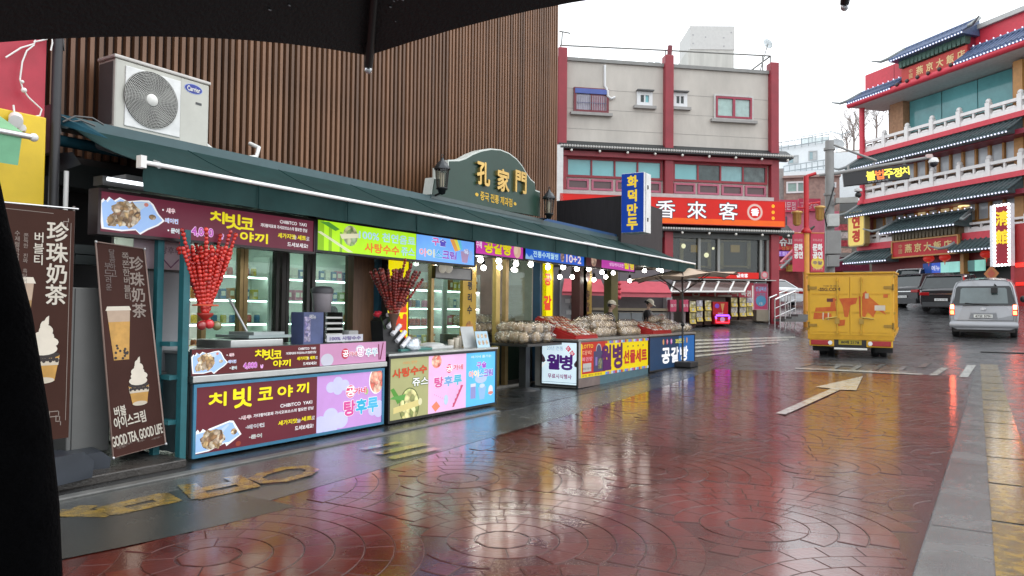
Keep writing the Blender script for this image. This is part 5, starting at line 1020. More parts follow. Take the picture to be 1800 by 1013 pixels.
# ================================================================== people
skin = M((.5, .32, .24), .5, var=.06); hairm = M((.012, .01, .009), .4, bump=.4, bscale=80); blackc = M((.013, .013, .016), .7, var=.3, scale=12)
def skinned(name, parent, verts, edges, radii, m, root=0, sub=1, mat2=None):
    me = bpy.data.meshes.new(name); me.from_pydata(verts, edges, []); me.materials.append(m); o = bpy.data.objects.new(name, me); COL.objects.link(o); o.parent = parent
    md = o.modifiers.new('skin', 'SKIN'); md.use_smooth_shade = True
    for i, r in enumerate(radii): v = me.skin_vertices[0].data[i]; v.radius = (r, r) if not isinstance(r, tuple) else r; v.use_root = (i == root)
    sb = o.modifiers.new('smooth', 'SUBSURF'); sb.levels = sb.render_levels = sub
    return o
def person(loc, rz, label, h=1.62, cap=True, hands=((.22, .38, .98), (-.2, .4, .98)), look=-.25, apron=True, coat=blackc, bun_=False, hair_c=hairm):
    t = thing('person', label, 'person', loc, rz); k = h/1.62; S = lambda v: tuple(c*k for c in v); body = []
    sh = 1.32
    V_ = [(0, 0, .9), (0, 0, 1.1), (0, .01, 1.26), (0, .015, 1.36), (0, .03, 1.43), (0, .05, 1.5)]
    E_ = [(0, 1), (1, 2), (2, 3), (3, 4), (4, 5)]; Rr = [(.135, .1), (.13, .095), (.15, .1), (.06, .055), (.047, .047), (.05, .05)]
    for s_, hd in ((1, hands[0]), (-1, hands[1])):
        b = len(V_); el = (s_*.25, .12, 1.08); w_ = hd
        V_ += [(s_*.17, 0, sh), el, w_]; E_ += [(2, b), (b, b+1), (b+1, b+2)]; Rr += [.058, .045, .03]
        d = (V(w_)-V(el)).normalized(); side = V((-s_*1., .1, 0)).normalized()
        palm = V(w_)+d*.07; V_.append(tuple(palm)); E_.append((b+2, b+3)); Rr.append((.034, .02))
        for f in range(4):
            o = side*(-.027+.018*f); n = len(V_); base = palm+o*.7; L1 = (.035, .042, .04, .03)[f]
            V_ += [tuple(base+o*.4+d*L1), tuple(base+o*.5+d*L1*1.7+V((0, 0, -.02)))]; E_ += [(b+3, n), (n, n+1)]; Rr += [.0095, .0085]
        n = len(V_); V_ += [tuple(V(w_)+d*.03+side*.045), tuple(V(w_)+d*.075+side*.06+V((0, 0, -.012)))]; E_ += [(b+2, n), (n, n+1)]; Rr += [.011, .0095]
    for s_ in (1, -1):
        b = len(V_); V_ += [(s_*.085, 0, .84), (s_*.09, .015, .47), (s_*.095, -.01, .09), (s_*.1, .12, .035)]; E_ += [(0, b), (b, b+1), (b+1, b+2), (b+2, b+3)]; Rr += [.085, .055, .04, .035]
    skinned('body', t, [S(v) for v in V_], E_, [tuple(c*k for c in r) if isinstance(r, tuple) else r*k for r in Rr], skin)
    # jacket and trousers
    V_ = [(0, 0, .86), (0, 0, 1.1), (0, .01, 1.27), (0, .02, 1.375)]; E_ = [(0, 1), (1, 2), (2, 3)]; Rr = [(.165, .125), (.155, .12), (.175, .125), (.075, .07)]
    for s_, hd in ((1, hands[0]), (-1, hands[1])):
        b = len(V_); el = V((s_*.25, .12, 1.08)); w_ = V(hd); V_ += [(s_*.18, 0, sh), tuple(el), tuple(el.lerp(w_, .93))]; E_ += [(2, b), (b, b+1), (b+1, b+2)]; Rr += [.077, .064, .047]
    skinned('jacket', t, [S(v) for v in V_], E_, [tuple(c*k for c in r) if isinstance(r, tuple) else r*k for r in Rr], coat)
    V_ = [(0, 0, .88), (.085, 0, .82), (.09, .015, .47), (.095, -.01, .11), (-.085, 0, .82), (-.09, .015, .47), (-.095, -.01, .11)]
    skinned('trousers', t, [S(v) for v in V_], [(0, 1), (1, 2), (2, 3), (0, 4), (4, 5), (5, 6)], [.14*k]+[.1*k, .072*k, .058*k]*2, M((.02, .022, .03), .7))
    # head
    hc = V((0, .06, 1.555))*k; H = MB(); hd = []; n_, m_ = 20, 14
    for i in range(m_+1):
        th = math.pi*i/m_
        for j in range(n_):
            ph = 6.28319*j/n_; x, y, z = math.sin(th)*math.cos(ph), math.sin(th)*math.sin(ph), math.cos(th)
            jaw = 1-.28*max(0, -z)**1.3; fy = 1.+(.05*max(0, -z) if y > 0 else -.0)
            px, py, pz = x*.073*jaw, y*.092*(jaw*.75+.25)*fy, z*.112
            if y > .3:
                nz_ = math.exp(-((x/.16)**2))*math.exp(-((z+.18)/.2)**2); py += .026*nz_          # nose
                for e in (-.42, .42): py -= .010*math.exp(-((x-e)/.2)**2)*math.exp(-((z-.04)/.13)**2)  # eye sockets
                py += .007*math.exp(-(x/.3)**2)*math.exp(-((z+.5)/.1)**2)                           # lips
                py += .008*math.exp(-(x/.3)**2)*math.exp(-((z+.85)/.15)**2)
            hd.append((px, py, pz))
    ca, sa = math.cos(look), math.sin(look); hd = [hc+V((x, y*ca-z*sa, y*sa+z*ca))*k for x, y, z in hd]
    rot = lambda x, y, z: hc+V((x, y*ca-z*sa, y*sa+z*ca))*k
    H.add(hd, [(i*n_+j, (i+1)*n_+j, (i+1)*n_+(j+1) % n_, i*n_+(j+1) % n_) for i in range(m_) for j in range(n_)], skin, True)
    for s_ in (-1, 1): H.ball(rot(s_*.073, -.005, -.005), .022*k, skin, 8, 6, (.4, .8, 1.2))
    H.build('head', t, world=False)
    q = MB()
    for s_ in (-1, 1): q.ball(rot(s_*.03, .083, .006), .009*k, M((.02, .015, .012), .2), 8, 6, (1.3, .6, .8)); q.tube([rot(s_*.015, .092, .026), rot(s_*.048, .084, .028)], .003*k, hairm, 5)
    q.tube([rot(-.02, .092, -.052), rot(0, .097, -.05), rot(.02, .092, -.052)], .0035*k, M((.35, .12, .1), .5), 5); q.build('face_features', t, world=False)
    q = MB()
    vs = []
    for i in range(9):
        th = math.pi*.62*i/8
        for j in range(18):
            ph = 6.28319*j/18; x, y, z = math.sin(th)*math.cos(ph), math.sin(th)*math.sin(ph), math.cos(th)
            if y > .25 and z < .45: z = .45+(z-.45)*.1; 
            vs.append(rot(x*.081, y*.1-.006, z*.121))
    q.add(vs, [(i*18+j, (i+1)*18+j, (i+1)*18+(j+1) % 18, i*18+(j+1) % 18) for i in range(8) for j in range(18)], hair_c, True)
    if bun_: q.ball(rot(0, -.12, .0), .042*k, hair_c, 10, 7, (1, .9, 1), .3)
    q.build('hair', t, world=False)
    if cap:
        cm2 = M((.72, .68, .56), .6, var=.06); q = MB(); vs = []
        for i in range(7):
            th = math.pi*.5*i/6
            for j in range(18): ph = 6.28319*j/18; vs.append(rot(math.sin(th)*math.cos(ph)*.089, math.sin(th)*math.sin(ph)*.108, math.cos(th)*.1+.036))
        q.add(vs, [(i*18+j, (i+1)*18+j, (i+1)*18+(j+1) % 18, i*18+(j+1) % 18) for i in range(6) for j in range(18)], cm2, True); q.build('cap', t, world=False)
        q = MB(); vs = []
        for i in range(11):
            a = -1.15+2.3*i/10+math.pi/2; vs += [rot(math.cos(a)*.087, math.sin(a)*.105, .038), rot(math.cos(a)*.092, math.sin(a)*.105+.085*math.sin(a)**2, .022)]
        q.add(vs, [(2*i, 2*i+1, 2*i+3, 2*i+2) for i in range(10)], cm2, True); q.add([v+V((0, 0, -.005)) for v in vs], [(2*i, 2*i+2, 2*i+3, 2*i+1) for i in range(10)], cm2, True); q.build('cap_brim', t, world=False)
    if apron:
        am = M((.35, .34, .33), .6); q = MB()
        for s_ in (-1, 1): q.tube([V((s_*.09, .135, 1.02))*k, V((s_*.1, .14, 1.25))*k, V((s_*.09, .06, 1.385))*k, V((s_*.06, -.1, 1.34))*k, V((s_*-.03, -.14, 1.1))*k], .012*k, am, 6)
        q.build('apron_strap', t, world=False)
    return t
F_ = FX(-7.15)
for px, py, rz_, lab, lk, bn in ((1071, 527, -1.15, 'seller in black with a pale cap facing right behind the bread bags', -.12, False), (1138, 525, -1.35, 'seller in a black top and white cap looking down at the navy stall', -.5, True)):
    a, b = F_.pix(px, py); z = g(-7.15, a)+.03; person((-7.15, a, z), rz_, lab, 1.62*(b-z)/1.695, look=lk, bun_=bn)
F_ = FX(-8.2); a, b = F_.pix(567, 502)
person((-8.2, a, .05), 1.2, 'dark haired person bending inside the shop behind the bucket', 1.62*(b-.05)/1.68, cap=False, look=-.6, apron=False, coat=M((.08, .08, .1), .7))
# ================================================================== red-columned restaurant building across the side street
FBo = at(1172, 560, 26.); FB = Fr(FBo, (.747, .665, 0)); bz = FBo.z
beige = M((.5, .465, .42), .6, var=.16, scale=.9, stretch=(1, 1, .35), bump=.12, bscale=40); redc = M((.27, .022, .035), .45, var=.15, scale=2); dkred = M((.16, .02, .03), .45, var=.15)
tealg = M((.2, .5, .53), .12, var=.1, scale=.8); dkg = M((.035, .05, .05), .08, var=.5, scale=1.2); tileb = M((.02, .024, .026), .5, var=.3)  # teal panes are opaque, a bright reflection is put into their colour
bB = thing('restaurant_building', 'beige three storey restaurant with dark red columns and a long red sign', 'building', FBo)
q = MB(); q.fbox(FB, -6.4, 4.35, 3.95, 8.9, -9, 0, beige); q.fbox(FB, -6.4, -1.2, 3.95, 4.35, -9, -1.2, M((.15, .13, .12), .6)); q.build('wall', bB)
q = MB()
for z in (6.55, 7.25, 7.95): q.fbox(FB, -3.8, z, 3.85, z+.012, 0, .006, M((.33, .31, .29), .6))
q.build('wall_seam', bB)
q = MB(); q.fbox(FB, -6.4, 8.9, 3.9, 9.02, -.3, .08, M((.23, .23, .22), .5)); q.build('cornice', bB)
for a in (-3.88, -.02, 3.99):
    q = MB(); q.fbox(FB, a-.15, -.9, a+.17, 9.3, -.15, .22, redc); q.build('column', bB, bevel=.03)
q = MB(); q.tube([FB.p(.02, 9.3, .1), FB.p(.05, 9.65, .1)], .09, dkred, 8); q.build('column_cap', bB)
def win(T, F, r, fw_, fm, panes, sill=None, d=.05, gm=None, mull=.03, lab=None):
    a0, b0, a1, b1 = r; q = MB()
    for x0, z0_, x1, z1_ in ((a0, b0, a1, b0+fw_), (a0, b1-fw_, a1, b1), (a0, b0+fw_, a0+fw_, b1-fw_), (a1-fw_, b0+fw_, a1, b1-fw_)): q.fbox(F, x0, z0_, x1, z1_, -.02, d, fm)
    f = q.build('window', T)
    n = len(panes); W = (a1-a0-2*fw_)
    for i, m in enumerate(panes):
        x0, x1 = a0+fw_+W*i/n, a0+fw_+W*(i+1)/n
        q = MB(); q.fbox(F, x0+.008, b0+fw_, x1-.008, b1-fw_, 0, .012, m); q.build('pane', f)
        if i: q = MB(); q.fbox(F, x0-mull/2, b0+fw_, x0+mull/2, b1-fw_, .012, d-.005, fm); q.build('mullion', f)
    if sill: q = MB(); q.fbox(F, a0-.12, b0-.1, a1+.12, b0, -.01, d+.08, sill); q.build('sill', f)
    return f
greysill = M((.3, .29, .28), .5)
def R_(x0, y0, x1, y1): return rpx(FB, x0, y0, x1, y1)
palep = M((.45, .42, .5), .2, var=.2, scale=3)
f = win(bB, FB, R_(1008, 154, 1069, 201), .09, dkred, [palep, M((.4, .2, .25), .2)], greysill, .08)
r = R_(1010, 156, 1067, 168); q = MB(); q.fbox(FB, *r, .05, .1, M((.06, .1, .35), .4)); q.build('awning_strip', f)
q = MB(); r = R_(1011, 168, 1066, 196)
for k in range(14): x = r[0]+(r[2]-r[0])*(k+.5)/14; q.tube([FB.p(x, r[1], .07), FB.p(x, r[3], .07)], .012, M((.35, .36, .4), .4), 5)
q.tube([FB.p(r[0], (r[1]+r[3])/2, .07), FB.p(r[2], (r[1]+r[3])/2, .07)], .012, M((.1, .1, .2), .4), 5); q.build('window_grille', f)
whf = M((.7, .71, .72), .4, var=.04)
for x0, x1, y0, y1 in ((1119, 1146, 161, 188), (1182, 1207, 163, 190)):
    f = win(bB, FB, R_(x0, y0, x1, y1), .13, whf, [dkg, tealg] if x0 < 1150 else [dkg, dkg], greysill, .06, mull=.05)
    r = R_(x0, y0, x1, y0+2); q = MB(); q.fbox(FB, r[0]-.02, r[3], r[2]+.02, r[3]+.04, 0, .2, M((.1, .1, .1), .5)); q.build('hood', f)
win(bB, FB, R_(1254, 166, 1323, 214), .06, M((.5, .49, .47), .5), [M((.25, .05, .07), .3)], greysill, .07)
win(bB, FB.off(.02), R_(1257, 170, 1320, 211), .07, M((.3, .03, .06), .4), [M((.34, .48, .45), .15, var=.15), M((.36, .48, .46), .15, var=.15)], None, .07, mull=.09)
# eaves with rows of pale balls taken for bulbs, given a slight glow
def eave(z, a0, a1, dep, m, n, label='eave'):
    q = MB(); q.prism(Fr(FB.o+FB.u*a0, FB.n, (0, 0, 1)), [(0, z+.3), (dep, z), (dep, z-.07), (0, z-.1)], -(a1-a0), 0, m); e = q.build(label, bB)
    q = MB()
    for i in range(n): q.ball(FB.p(a0+(a1-a0)*(i+.5)/n, z+.015, dep+.01), .042, M((.8, .8, .77), .4, emit=.25, var=0), 7, 4)
    q.build('eave_bulb', e, kind='stuff')
    q = MB()
    for i in range(9): q.ball(FB.p(a0+.4+(a1-a0-.6)*i/8, z-.12, dep-.05), .05, M((.8, .8, .75), .3), 7, 4)
    q.build('soffit_lamp', e)
eave(5.82, -4.0, 4.55, .5, tileb, 92); eave(3.12, -4.0, 4.6, .45, tileb, 92)
q = MB(); q.fbox(FB, -4.0, 5.55, 3.85, 5.72, 0, .3, redc); q.fbox(FB, -4.0, 4.22, 3.9, 4.36, 0, .3, M((.45, .43, .42), .5)); q.build('band', bB)
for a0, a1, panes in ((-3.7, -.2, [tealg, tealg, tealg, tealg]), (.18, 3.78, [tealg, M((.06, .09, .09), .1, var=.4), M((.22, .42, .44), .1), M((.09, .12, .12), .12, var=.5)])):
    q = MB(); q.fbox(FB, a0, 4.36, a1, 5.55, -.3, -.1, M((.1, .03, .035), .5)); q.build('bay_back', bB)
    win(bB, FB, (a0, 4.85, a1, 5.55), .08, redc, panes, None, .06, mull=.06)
    for k in range(4):
        x0 = a0+(a1-a0)*k/4; win(bB, FB, (x0+.05, 4.42, x0+(a1-a0)/4-.05, 4.8), .07, M((.42, .1, .16), .4), [M((.1, .05, .055), .15)], None, .06)
q = MB(); q.fbox(FB, -4.12, 3.5, -3.9, 5.85, -.2, .5, M((.7, .7, .69), .4)); q.build('white_end_panel', bB)
# long red sign
FBS = FB.off(.5); redS = PR((.72, .018, .012), .55); 
t, rr_ = cabinet('restaurant_sign', 'long red lit sign with brush style white characters over an orange stripe', 'sign', FBS, (-4.0, 3.28, 4.22, 4.2), .4, M((.5, .03, .02), .4), .02)
panel(t, FBS, rr_, [(0, .22, 1, 1, redS), (0, 0, 1, .22, PR((.85, .13, .012), .7))], [('來', .595, .55, .68, .085, WHT, dict(edge=PN((.01, .03, .05)), edgew=.05, bold=.012)), ('客', .738, .55, .68, .085, WHT, dict(edge=PN((.01, .03, .05)), edgew=.05, bold=.012)), ('香', .455, .55, .68, .085, WHT, dict(edge=PN((.01, .03, .05)), edgew=.05, bold=.012)), ('香', .861, .55, .28, .036, WHT, dict(bold=.05))],
      [('disc', .861, .55, .34, .34, PR((.8, .35, .3), .6)), ('disc', .861, .55, .31, .31, PR((.75, .55, .5), .6)), ('disc', .861, .55, .25, .25, redS)]+[('disc', .946, y, .07, .07, PR((.9, .4, .02), .8)) for y in (.82, .57, .33)])
# lower glazed hall
hall = M((.045, .04, .038), .5, var=.3); gfr = M((.3, .22, .1), .4, .4, var=.4, scale=12); wgrey = M((.26, .27, .26), .5)
q = MB(); q.fbox(FB, -4, 1.35, 3.9, 3.05, -.5, -.3, hall); q.fbox(FB, -4, 2.85, 3.9, 3.02, -.3, .1, M((.08, .09, .09), .5)); q.build('hall_back', bB)
def pxw(x0, y0, x1, y1, m, d0=0., d1=.08): r = R_(x0, y0, x1, y1); q_ = MB(); q_.fbox(FB, r[0], r[1], r[2], r[3], d0, d1, m); return q_
for x in (1178, 1228, 1262, 1336, 1348): pxw(x-2, 410, x+2, 490, wgrey).build('glazing_bar', bB)
for x0, x1 in ((1180, 1227), (1228, 1262), (1263, 1335), (1336, 1348)): pxw(x0, 411, x1, 486, GLASS((.8, .85, .83), .85), -.03, -.015).build('glass_pane', bB)
for x0, x1 in ((1199, 1254), (1270, 1324)):
    f = pxw(x0, 419, x1, 425, gfr, -.25, -.18); o = f.build('gilt_frame', bB)
    for a, b in ((x0, x0+6), (x1-6, x1)): pxw(a, 426, b, 472, gfr, -.25, -.18).build('gilt_post', o)
    pxw(x0, 466, x1, 470, gfr, -.25, -.18).build('gilt_rail', o)
    xm = (x0+x1)/2; pxw(xm-7, 430, xm+8, 443, M((.6, .36, .08), .4, emit=.35, var=.3, scale=20), -.26, -.2).build('gold_plaque', o)
q = MB()
for px, py, s in ((1205, 432, .09), (1246, 448, .09), (1258, 436, .05)): a, b = FB.pix(px, py); q.ball(FB.p(a, b, -.2), s, M((.9, .8, .5), .3, emit=2., var=0), 8, 6)
q.build('hall_lamp', bB)
pxw(1225, 478, 1330, 491, redS, .1, .16).build('small_sign', bB)
r = R_(1225, 478, 1330, 491); q = MB(); q.text(FB, '香來客', r[0]+(r[2]-r[0])*.72, (r[1]+r[3])/2, (r[3]-r[1])*.62, WHT, .165, bold=.03); q.text(FB, '중국요리', r[0]+(r[2]-r[0])*.42, (r[1]+r[3])/2+.03, .1, WHT, .165); q.build('small_sign_lettering', bB)
q = pxw(1334, 478, 1349, 491, M((.3, .2, .2), .4), .1, .13); a, b = FB.pix(1341, 484); q.disc(FB, a, b, .13, .13, .132, M((.6, .08, .12), .4)); q.disc(FB, a, b, .09, .09, .134, M((.5, .35, .35), .4)); q.build('round_emblem', bB)
pxw(1100, 489, 1352, 495, M((.42, .41, .39), .5), 0, .5).build('ledge', bB)
pxw(1180, 495, 1352, 580, M((.33, .28, .24), .5, var=.15), -.4, -.02).build('shop_wall', bB)
q = MB(); pts = [(1062, 116), (1062, 152), (1067, 161), (1067, 170), (1073, 175), (1080, 172)]; q.tube([FB.p(*FB.pix(*p), .08) for p in pts], .045, whf, 8); q.build('down_pipe', bB)
# roof edge rail, dish, units
rail = M((.2, .2, .19), .4, .5); t = thing('roof_rail', 'thin iron rail along the roof of the red-columned restaurant', 'rail', FB.p(0, 9, 0)); q = MB(); q.tube([FB.p(*FB.pix(985, 78), -.1), FB.p(*FB.pix(1172, 87), -.1), FB.p(*FB.pix(1357, 97), -.1)], .028, rail, 6); q.build('top_rail', t)
q = MB(); q.tube([FB.p(*FB.pix(1357, 97), -.1), FB.p(*FB.pix(1322, 127), -2.)], .03, rail, 6); q.build('return_rail', t)
for x, y0, y1 in ((987, 78, 110), (1172, 86, 95), (1343, 96, 128), (1357, 97, 112)): q = MB(); q.tube([FB.p(*FB.pix(x, y0), -.1), FB.p(*FB.pix(x, y1), -.1)], .025, rail, 6); q.build('rail_post', t)
q = MB(); q.tube([FB.p(*FB.pix(988, 78), -.1), FB.p(*FB.pix(990, 54), -.1)], .025, rail, 6); q.tube([FB.p(*FB.pix(984, 53), -.1), FB.p(*FB.pix(1004, 57), -.1)], .025, rail, 6); q.build('rail_post', t)
t = thing('satellite_dish', 'small pale satellite dish at the roof corner above the right column', 'satellite dish', FB.p(3.9, 9.0, 0)); c = FB.p(*FB.pix(1350, 77), 0)
q = MB(); q.lathe(c, [(0, -.06), (.12, -.045), (.19, 0), (.195, .008), (.12, -.035), (0, -.05)], M((.5, .55, .57), .4), 20, (FB.n+V((0, 0, .3))+V((.3, 0, 0))).normalized()); q.build('dish', t)
q = MB(); q.tube([c, c+V((0, 0, -.2))+FB.u*-.06, FB.p(3.55, 9.02, -.05)], .02, rail, 6); q.build('mast', t)
t = thing('rooftop_unit', 'row of pale rooftop units behind the parapet left of the middle column', 'rooftop unit', FB.p(-1, 9, -2)); FBr = FB.off(-1.5)
for i in range(5): r = [FBr.pix(1104+i*12, 109), FBr.pix(1113+i*12, 120)]; q = MB(); q.fbox(FBr, r[0][0], r[1][1], r[1][0], r[0][1], -.4, 0, M((.4, .42, .43), .4) if i % 3 else M((.12, .12, .12), .4)); q.build('unit', t)
FT = Fr(at(1250, 300, 62), rt0); t = thing('concrete_tower', 'pale concrete tower block rising behind the restaurant roof', 'building', at(1250, 600, 62)+V((0, 0, 0))); r = [FT.pix(1210, 50), FT.pix(1290, 150)]
q = MB(); q.fbox(FT, r[0][0], -12, r[1][0], r[0][1]-1.8, -4, 0, M((.5, .5, .46), .6, var=.16, scale=1.5, stretch=(1, 1, .1))); q.fbox(FT, r[0][0]+.15, r[0][1]-1.8, r[1][0]+.05, r[0][1]+.2, -4, .05, M((.56, .56, .54), .6, var=.06)); q.build('wall', t)
q = MB(); 
for px, py in ((1218, 62), (1218, 77), (1272, 67), (1272, 82), (1240, 66), (1285, 58)): a, b = FT.pix(px, py); q.disc(FT, a, b, .07, .07, .06, M((.35, .35, .36), .5), 8)
q.build('vent', t)
# ================================================================== stalls at the foot of the restaurant
pinkf = M((.55, .1, .13), .5, var=.1); pinkd = M((.4, .05, .075), .5)
FP = FB.off(1.9)
def pink_awning(x0, x1, yt, yb, yv, label):
    t = thing('pink_awning', label, 'awning', FP.p(*FP.pix((x0+x1)/2, yv)))
    a0, b0 = FP.off(-1.1).pix(x0, yt); a1, _ = FP.off(-1.1).pix(x1-10, yt); c0, d0 = FP.pix(x0-4, yb); c1, d1 = FP.pix(x1, yb); e = FP.pix(x0, yv)[1]
    q = MB(); q.add([FP.p(a0, b0, -1.1), FP.p(a1, b0, -1.1), FP.p(c1, d0, 0), FP.p(c0, d0, 0)], [(0, 1, 2, 3)], pinkf); q.build('fabric', t)
    q = MB(); q.fbox(FP, c0, e, c1, d0, -.02, 0, pinkf); q.build('valance', t); q = MB(); q.tube([FP.p(c0, d0, .01), FP.p(c1, d0, .01)], .025, pinkd, 6); q.build('front_bar', t)
pink_awning(992, 1066, 490, 513, 519, 'pink awning seen between the maroon pillar and the gold strip'); pink_awning(1088, 1180, 494, 514, 522, 'pink awning behind the seller in the white cap')
t = thing('stall_kiosk', 'dim grey kiosk with a beige counter and small fridges under the pink awnings', 'kiosk', FB.p(-2, 0, .8)); F_ = FB.off(.6)
def kx(x0, y0, x1, y1, m, nm, d0=0., d1=.06): r = rpx(F_, x0, y0, x1, y1); q_ = MB(); q_.fbox(F_, r[0], r[1], r[2], r[3], d0, d1, m); return q_.build(nm, t)
kx(960, 460, 1182, 590, M((.12, .11, .12), .5), 'back_wall', -.3, -.02); kx(1035, 541, 1165, 547, M((.4, .33, .22), .4), 'counter_top', 0, .5); kx(1035, 548, 1165, 600, M((.3, .28, .25), .5), 'counter', 0, .45)
for x in (1045, 1090, 1112, 1140): kx(x-10, 550, x+10, 575, M((.2, .22, .23), .3), 'fridge_door', .46, .5)
kx(984, 490, 1000, 600, M((.3, .3, .31), .5), 'side_post', 0, .2); kx(1166, 522, 1176, 590, M((.5, .5, .52), .4), 'white_post', 0, .3)
for k, (x, y, c) in enumerate(((995, 530, (.5, .5, .5)), (1004, 529, (.35, .3, .25)), (997, 550, (.45, .45, .45)), (1008, 549, (.5, .1, .06)), (1003, 541, (.1, .1, .1)))): kx(x-4, y-4, x+4, y+3, M(c, .4), 'shelf_item', 0, .25)
F_ = FB.off(1.6); r = rpx(F_, 1062, 495, 1070, 527); t = thing('orange_flag', 'upright orange flag hanging beside the olive pillar', 'flag', F_.p(r[0], r[1])); q = MB(); q.fbox(F_, r[0], r[1], r[2]+.15, r[3], 0, .02, M((.55, .2, .05), .5, var=.3, scale=4)); q.build('cloth', t); q = MB()
for k in range(4): q.disc(F_, r[0]+.02, r[1]+.15+.17*k, .05, .05, .03, M((.6, .05, .05), .4), 8)
q.build('tassel', t)
F_ = FB.off(2.2); r = rpx(F_, 1086, 506, 1091, 528); q = MB()
for k in range(4): q.ball(F_.p((r[0]+r[2])/2, r[1]+.08+.15*k, 0), .07, M((.5, .04, .06), .4), 8, 6)
q.tube([F_.p((r[0]+r[2])/2, r[1], 0), F_.p((r[0]+r[2])/2, r[3]+.6, 0)], .006, BLK, 5); single(q, 'string_of_lanterns', 'string of tiny red lanterns hanging between the two sellers', 'lanterns', loc=F_.p(r[0], r[1]))
# lottery shop front, arched canopy
t = thing('lottery_shop', 'small lottery shop front with a red sign band under the arched canopy', 'shop front', FB.p(1.5, -.2, .5)); F_ = FB.off(.25)
r = rpx(F_, 1172, 502, 1303, 522); q = MB(); q.fbox(F_, *r, -.2, 0, M((.3, .015, .02), .45)); q.build('sign_band', t)
q = MB()
for ch, px in (('국', 1190), ('방', 1224), ('기', 1250), ('그', 1274), ('네', 1294)): a, b = F_.pix(px, 511); q.text(F_, ch, a, b, .42, M((.4, .33, .28), .5), .004, bold=.03)
q.build('lettering', t)
r = rpx(F_, 1298, 497, 1324, 545); q = MB(); q.fbox(F_, *r, -.2, .02, M((.45, .03, .06), .45)); q.text(F_, '복권', (r[0]+r[2])/2, r[3]-.38, .2, WHITE, .024, bold=.03); q.fbox(F_, r[2]-.06, r[1], r[2]-.02, r[3]-.1, .02, .05, M((.8, .75, .7), .3, emit=.6, var=0)); q.build('upright_board', t)
t = thing('arched_canopy', 'clear arched canopy with white ribs over the capsule machines', 'canopy', FB.p(1.4, 1.5, .6)); whm = M((.78, .77, .75), .35, var=.03)
def arc(x):
    a, b = F_.pix(x, 497); c, d = F_.off(.9).pix(x, 513)
    return [F_.p(a, b, 0), F_.p(a, b+.01, .35), F_.p(a+(c-a)*.4, b-.08, .62), F_.p(a+(c-a)*.8, b-.22, .82), F_.p(c, d, .9)]
xs_ = (1179, 1206, 1231, 1256, 1282, 1308)
for x in xs_: q = MB(); q.tube(arc(x), .035, whm, 6); q.build('rib', t)
for i in range(5):
    A, B = arc(xs_[i]), arc(xs_[i+1]); q = MB(); q.add(A+B, [(k, k+1, 6+k, 5+k) for k in range(4)], M((.11, .075, .07), .2), True); q.build('cover_sheet', t)
for k in (0, 4): q = MB(); q.tube([arc(xs_[0])[k], arc(xs_[-1])[k]], .035, whm, 6); q.build('rail', t)
t = thing('price_poster', 'pink poster with blue lettering and a round blue badge on the wall', 'poster', FB.p(3.3, .5, .1)); F_ = FB.off(.12); r = rpx(F_, 1325, 498, 1350, 545)
q = MB(); q.fbox(F_, *r, -.1, 0, M((.6, .25, .35), .4)); q.fbox(F_, r[0]+.03, r[1]+.03, r[2]-.03, r[3]-.03, 0, .006, M((.5, .05, .14), .4)); q.build('board', t)
q = MB(); c = (r[0]+r[2])/2; q.text(F_, '연금복권', c, r[3]-.2, .16, M((.3, .45, .75), .4), .01, w=.4, bold=.04); q.text(F_, '스피또', c, r[3]-.42, .16, M((.15, .2, .35), .4), .01, w=.36, bold=.03); q.disc(F_, c, r[1]+.32, .2, .2, .009, M((.08, .3, .5), .4)); q.text(F_, '1등', c, r[1]+.22, .1, WHITE, .011); q.build('lettering', t)
# capsule machines
mach = M((.045, .02, .018), .4); yl = M((.5, .36, .05), .35, var=.2); capp = [PIC(c_, 14, .12, float(i)) for i, c_ in enumerate((((.5, .45, .4), (.7, .65, .6), (.3, .3, .3)), ((.6, .5, .2), (.4, .35, .15), (.7, .65, .5)), ((.3, .3, .4), (.6, .6, .65), (.45, .35, .4))))]
def machine(px, pb, pt, two, label, d):
    F_ = FB.off(d); a0, b0 = F_.pix(px-5.7, pb); a1, b1 = F_.pix(px+5.7, pt); W = a1-a0; H = b1-b0
    t = thing('capsule_machine', label, 'capsule machine', F_.p((a0+a1)/2, b0), 0, 'capsule toy machines in front of the lottery shop')
    q = MB(); q.fbox(F_, a0, b0, a1, b1, -.4, 0, mach); q.build('cabinet', t)
    for k in range(two):
        z = b0+.12+(H-.12)*k/two; h = (H-.12)/two
        q = MB(); q.fbox(F_, a0+.01, z+h*.42, a1-.01, z+h*.97, 0, .03, R.choice(capp)); q.build('capsule_window', t)
        q = MB(); q.prism(Fr(F_.p(a0+.01, 0, 0), F_.n, (0, 0, 1)), [(0, z+.01), (.09, z+.01), (.03, z+h*.4), (0, z+h*.4)], -(W-.02), 0, yl); q.build('tray', t)
        q = MB(); q.disc(F_, (a0+a1)/2, z+h*.24, .045, .045, .075, M((.5, .5, .48), .3), 12); q.build('knob', t)
for k, (px, pb, pt, n, d) in enumerate(((1217, 576, 529, 2, 1.2), (1229, 572, 528, 2, 1.1), (1244, 571, 528, 2, 1.1), (1290, 563, 523, 2, .9), (1305, 563, 523, 2, .85), (1317, 562, 523, 2, .8))):
    machine(px, pb, pt, n, ('grey capsule machine nearest the umbrella pole', 'yellow capsule machine second from the umbrella pole', 'capsule machine directly left of the red neon game', 'capsule machine directly right of the red neon game', 'capsule machine between its twins right of the red game', 'capsule machine next to the pink price poster')[k], d)
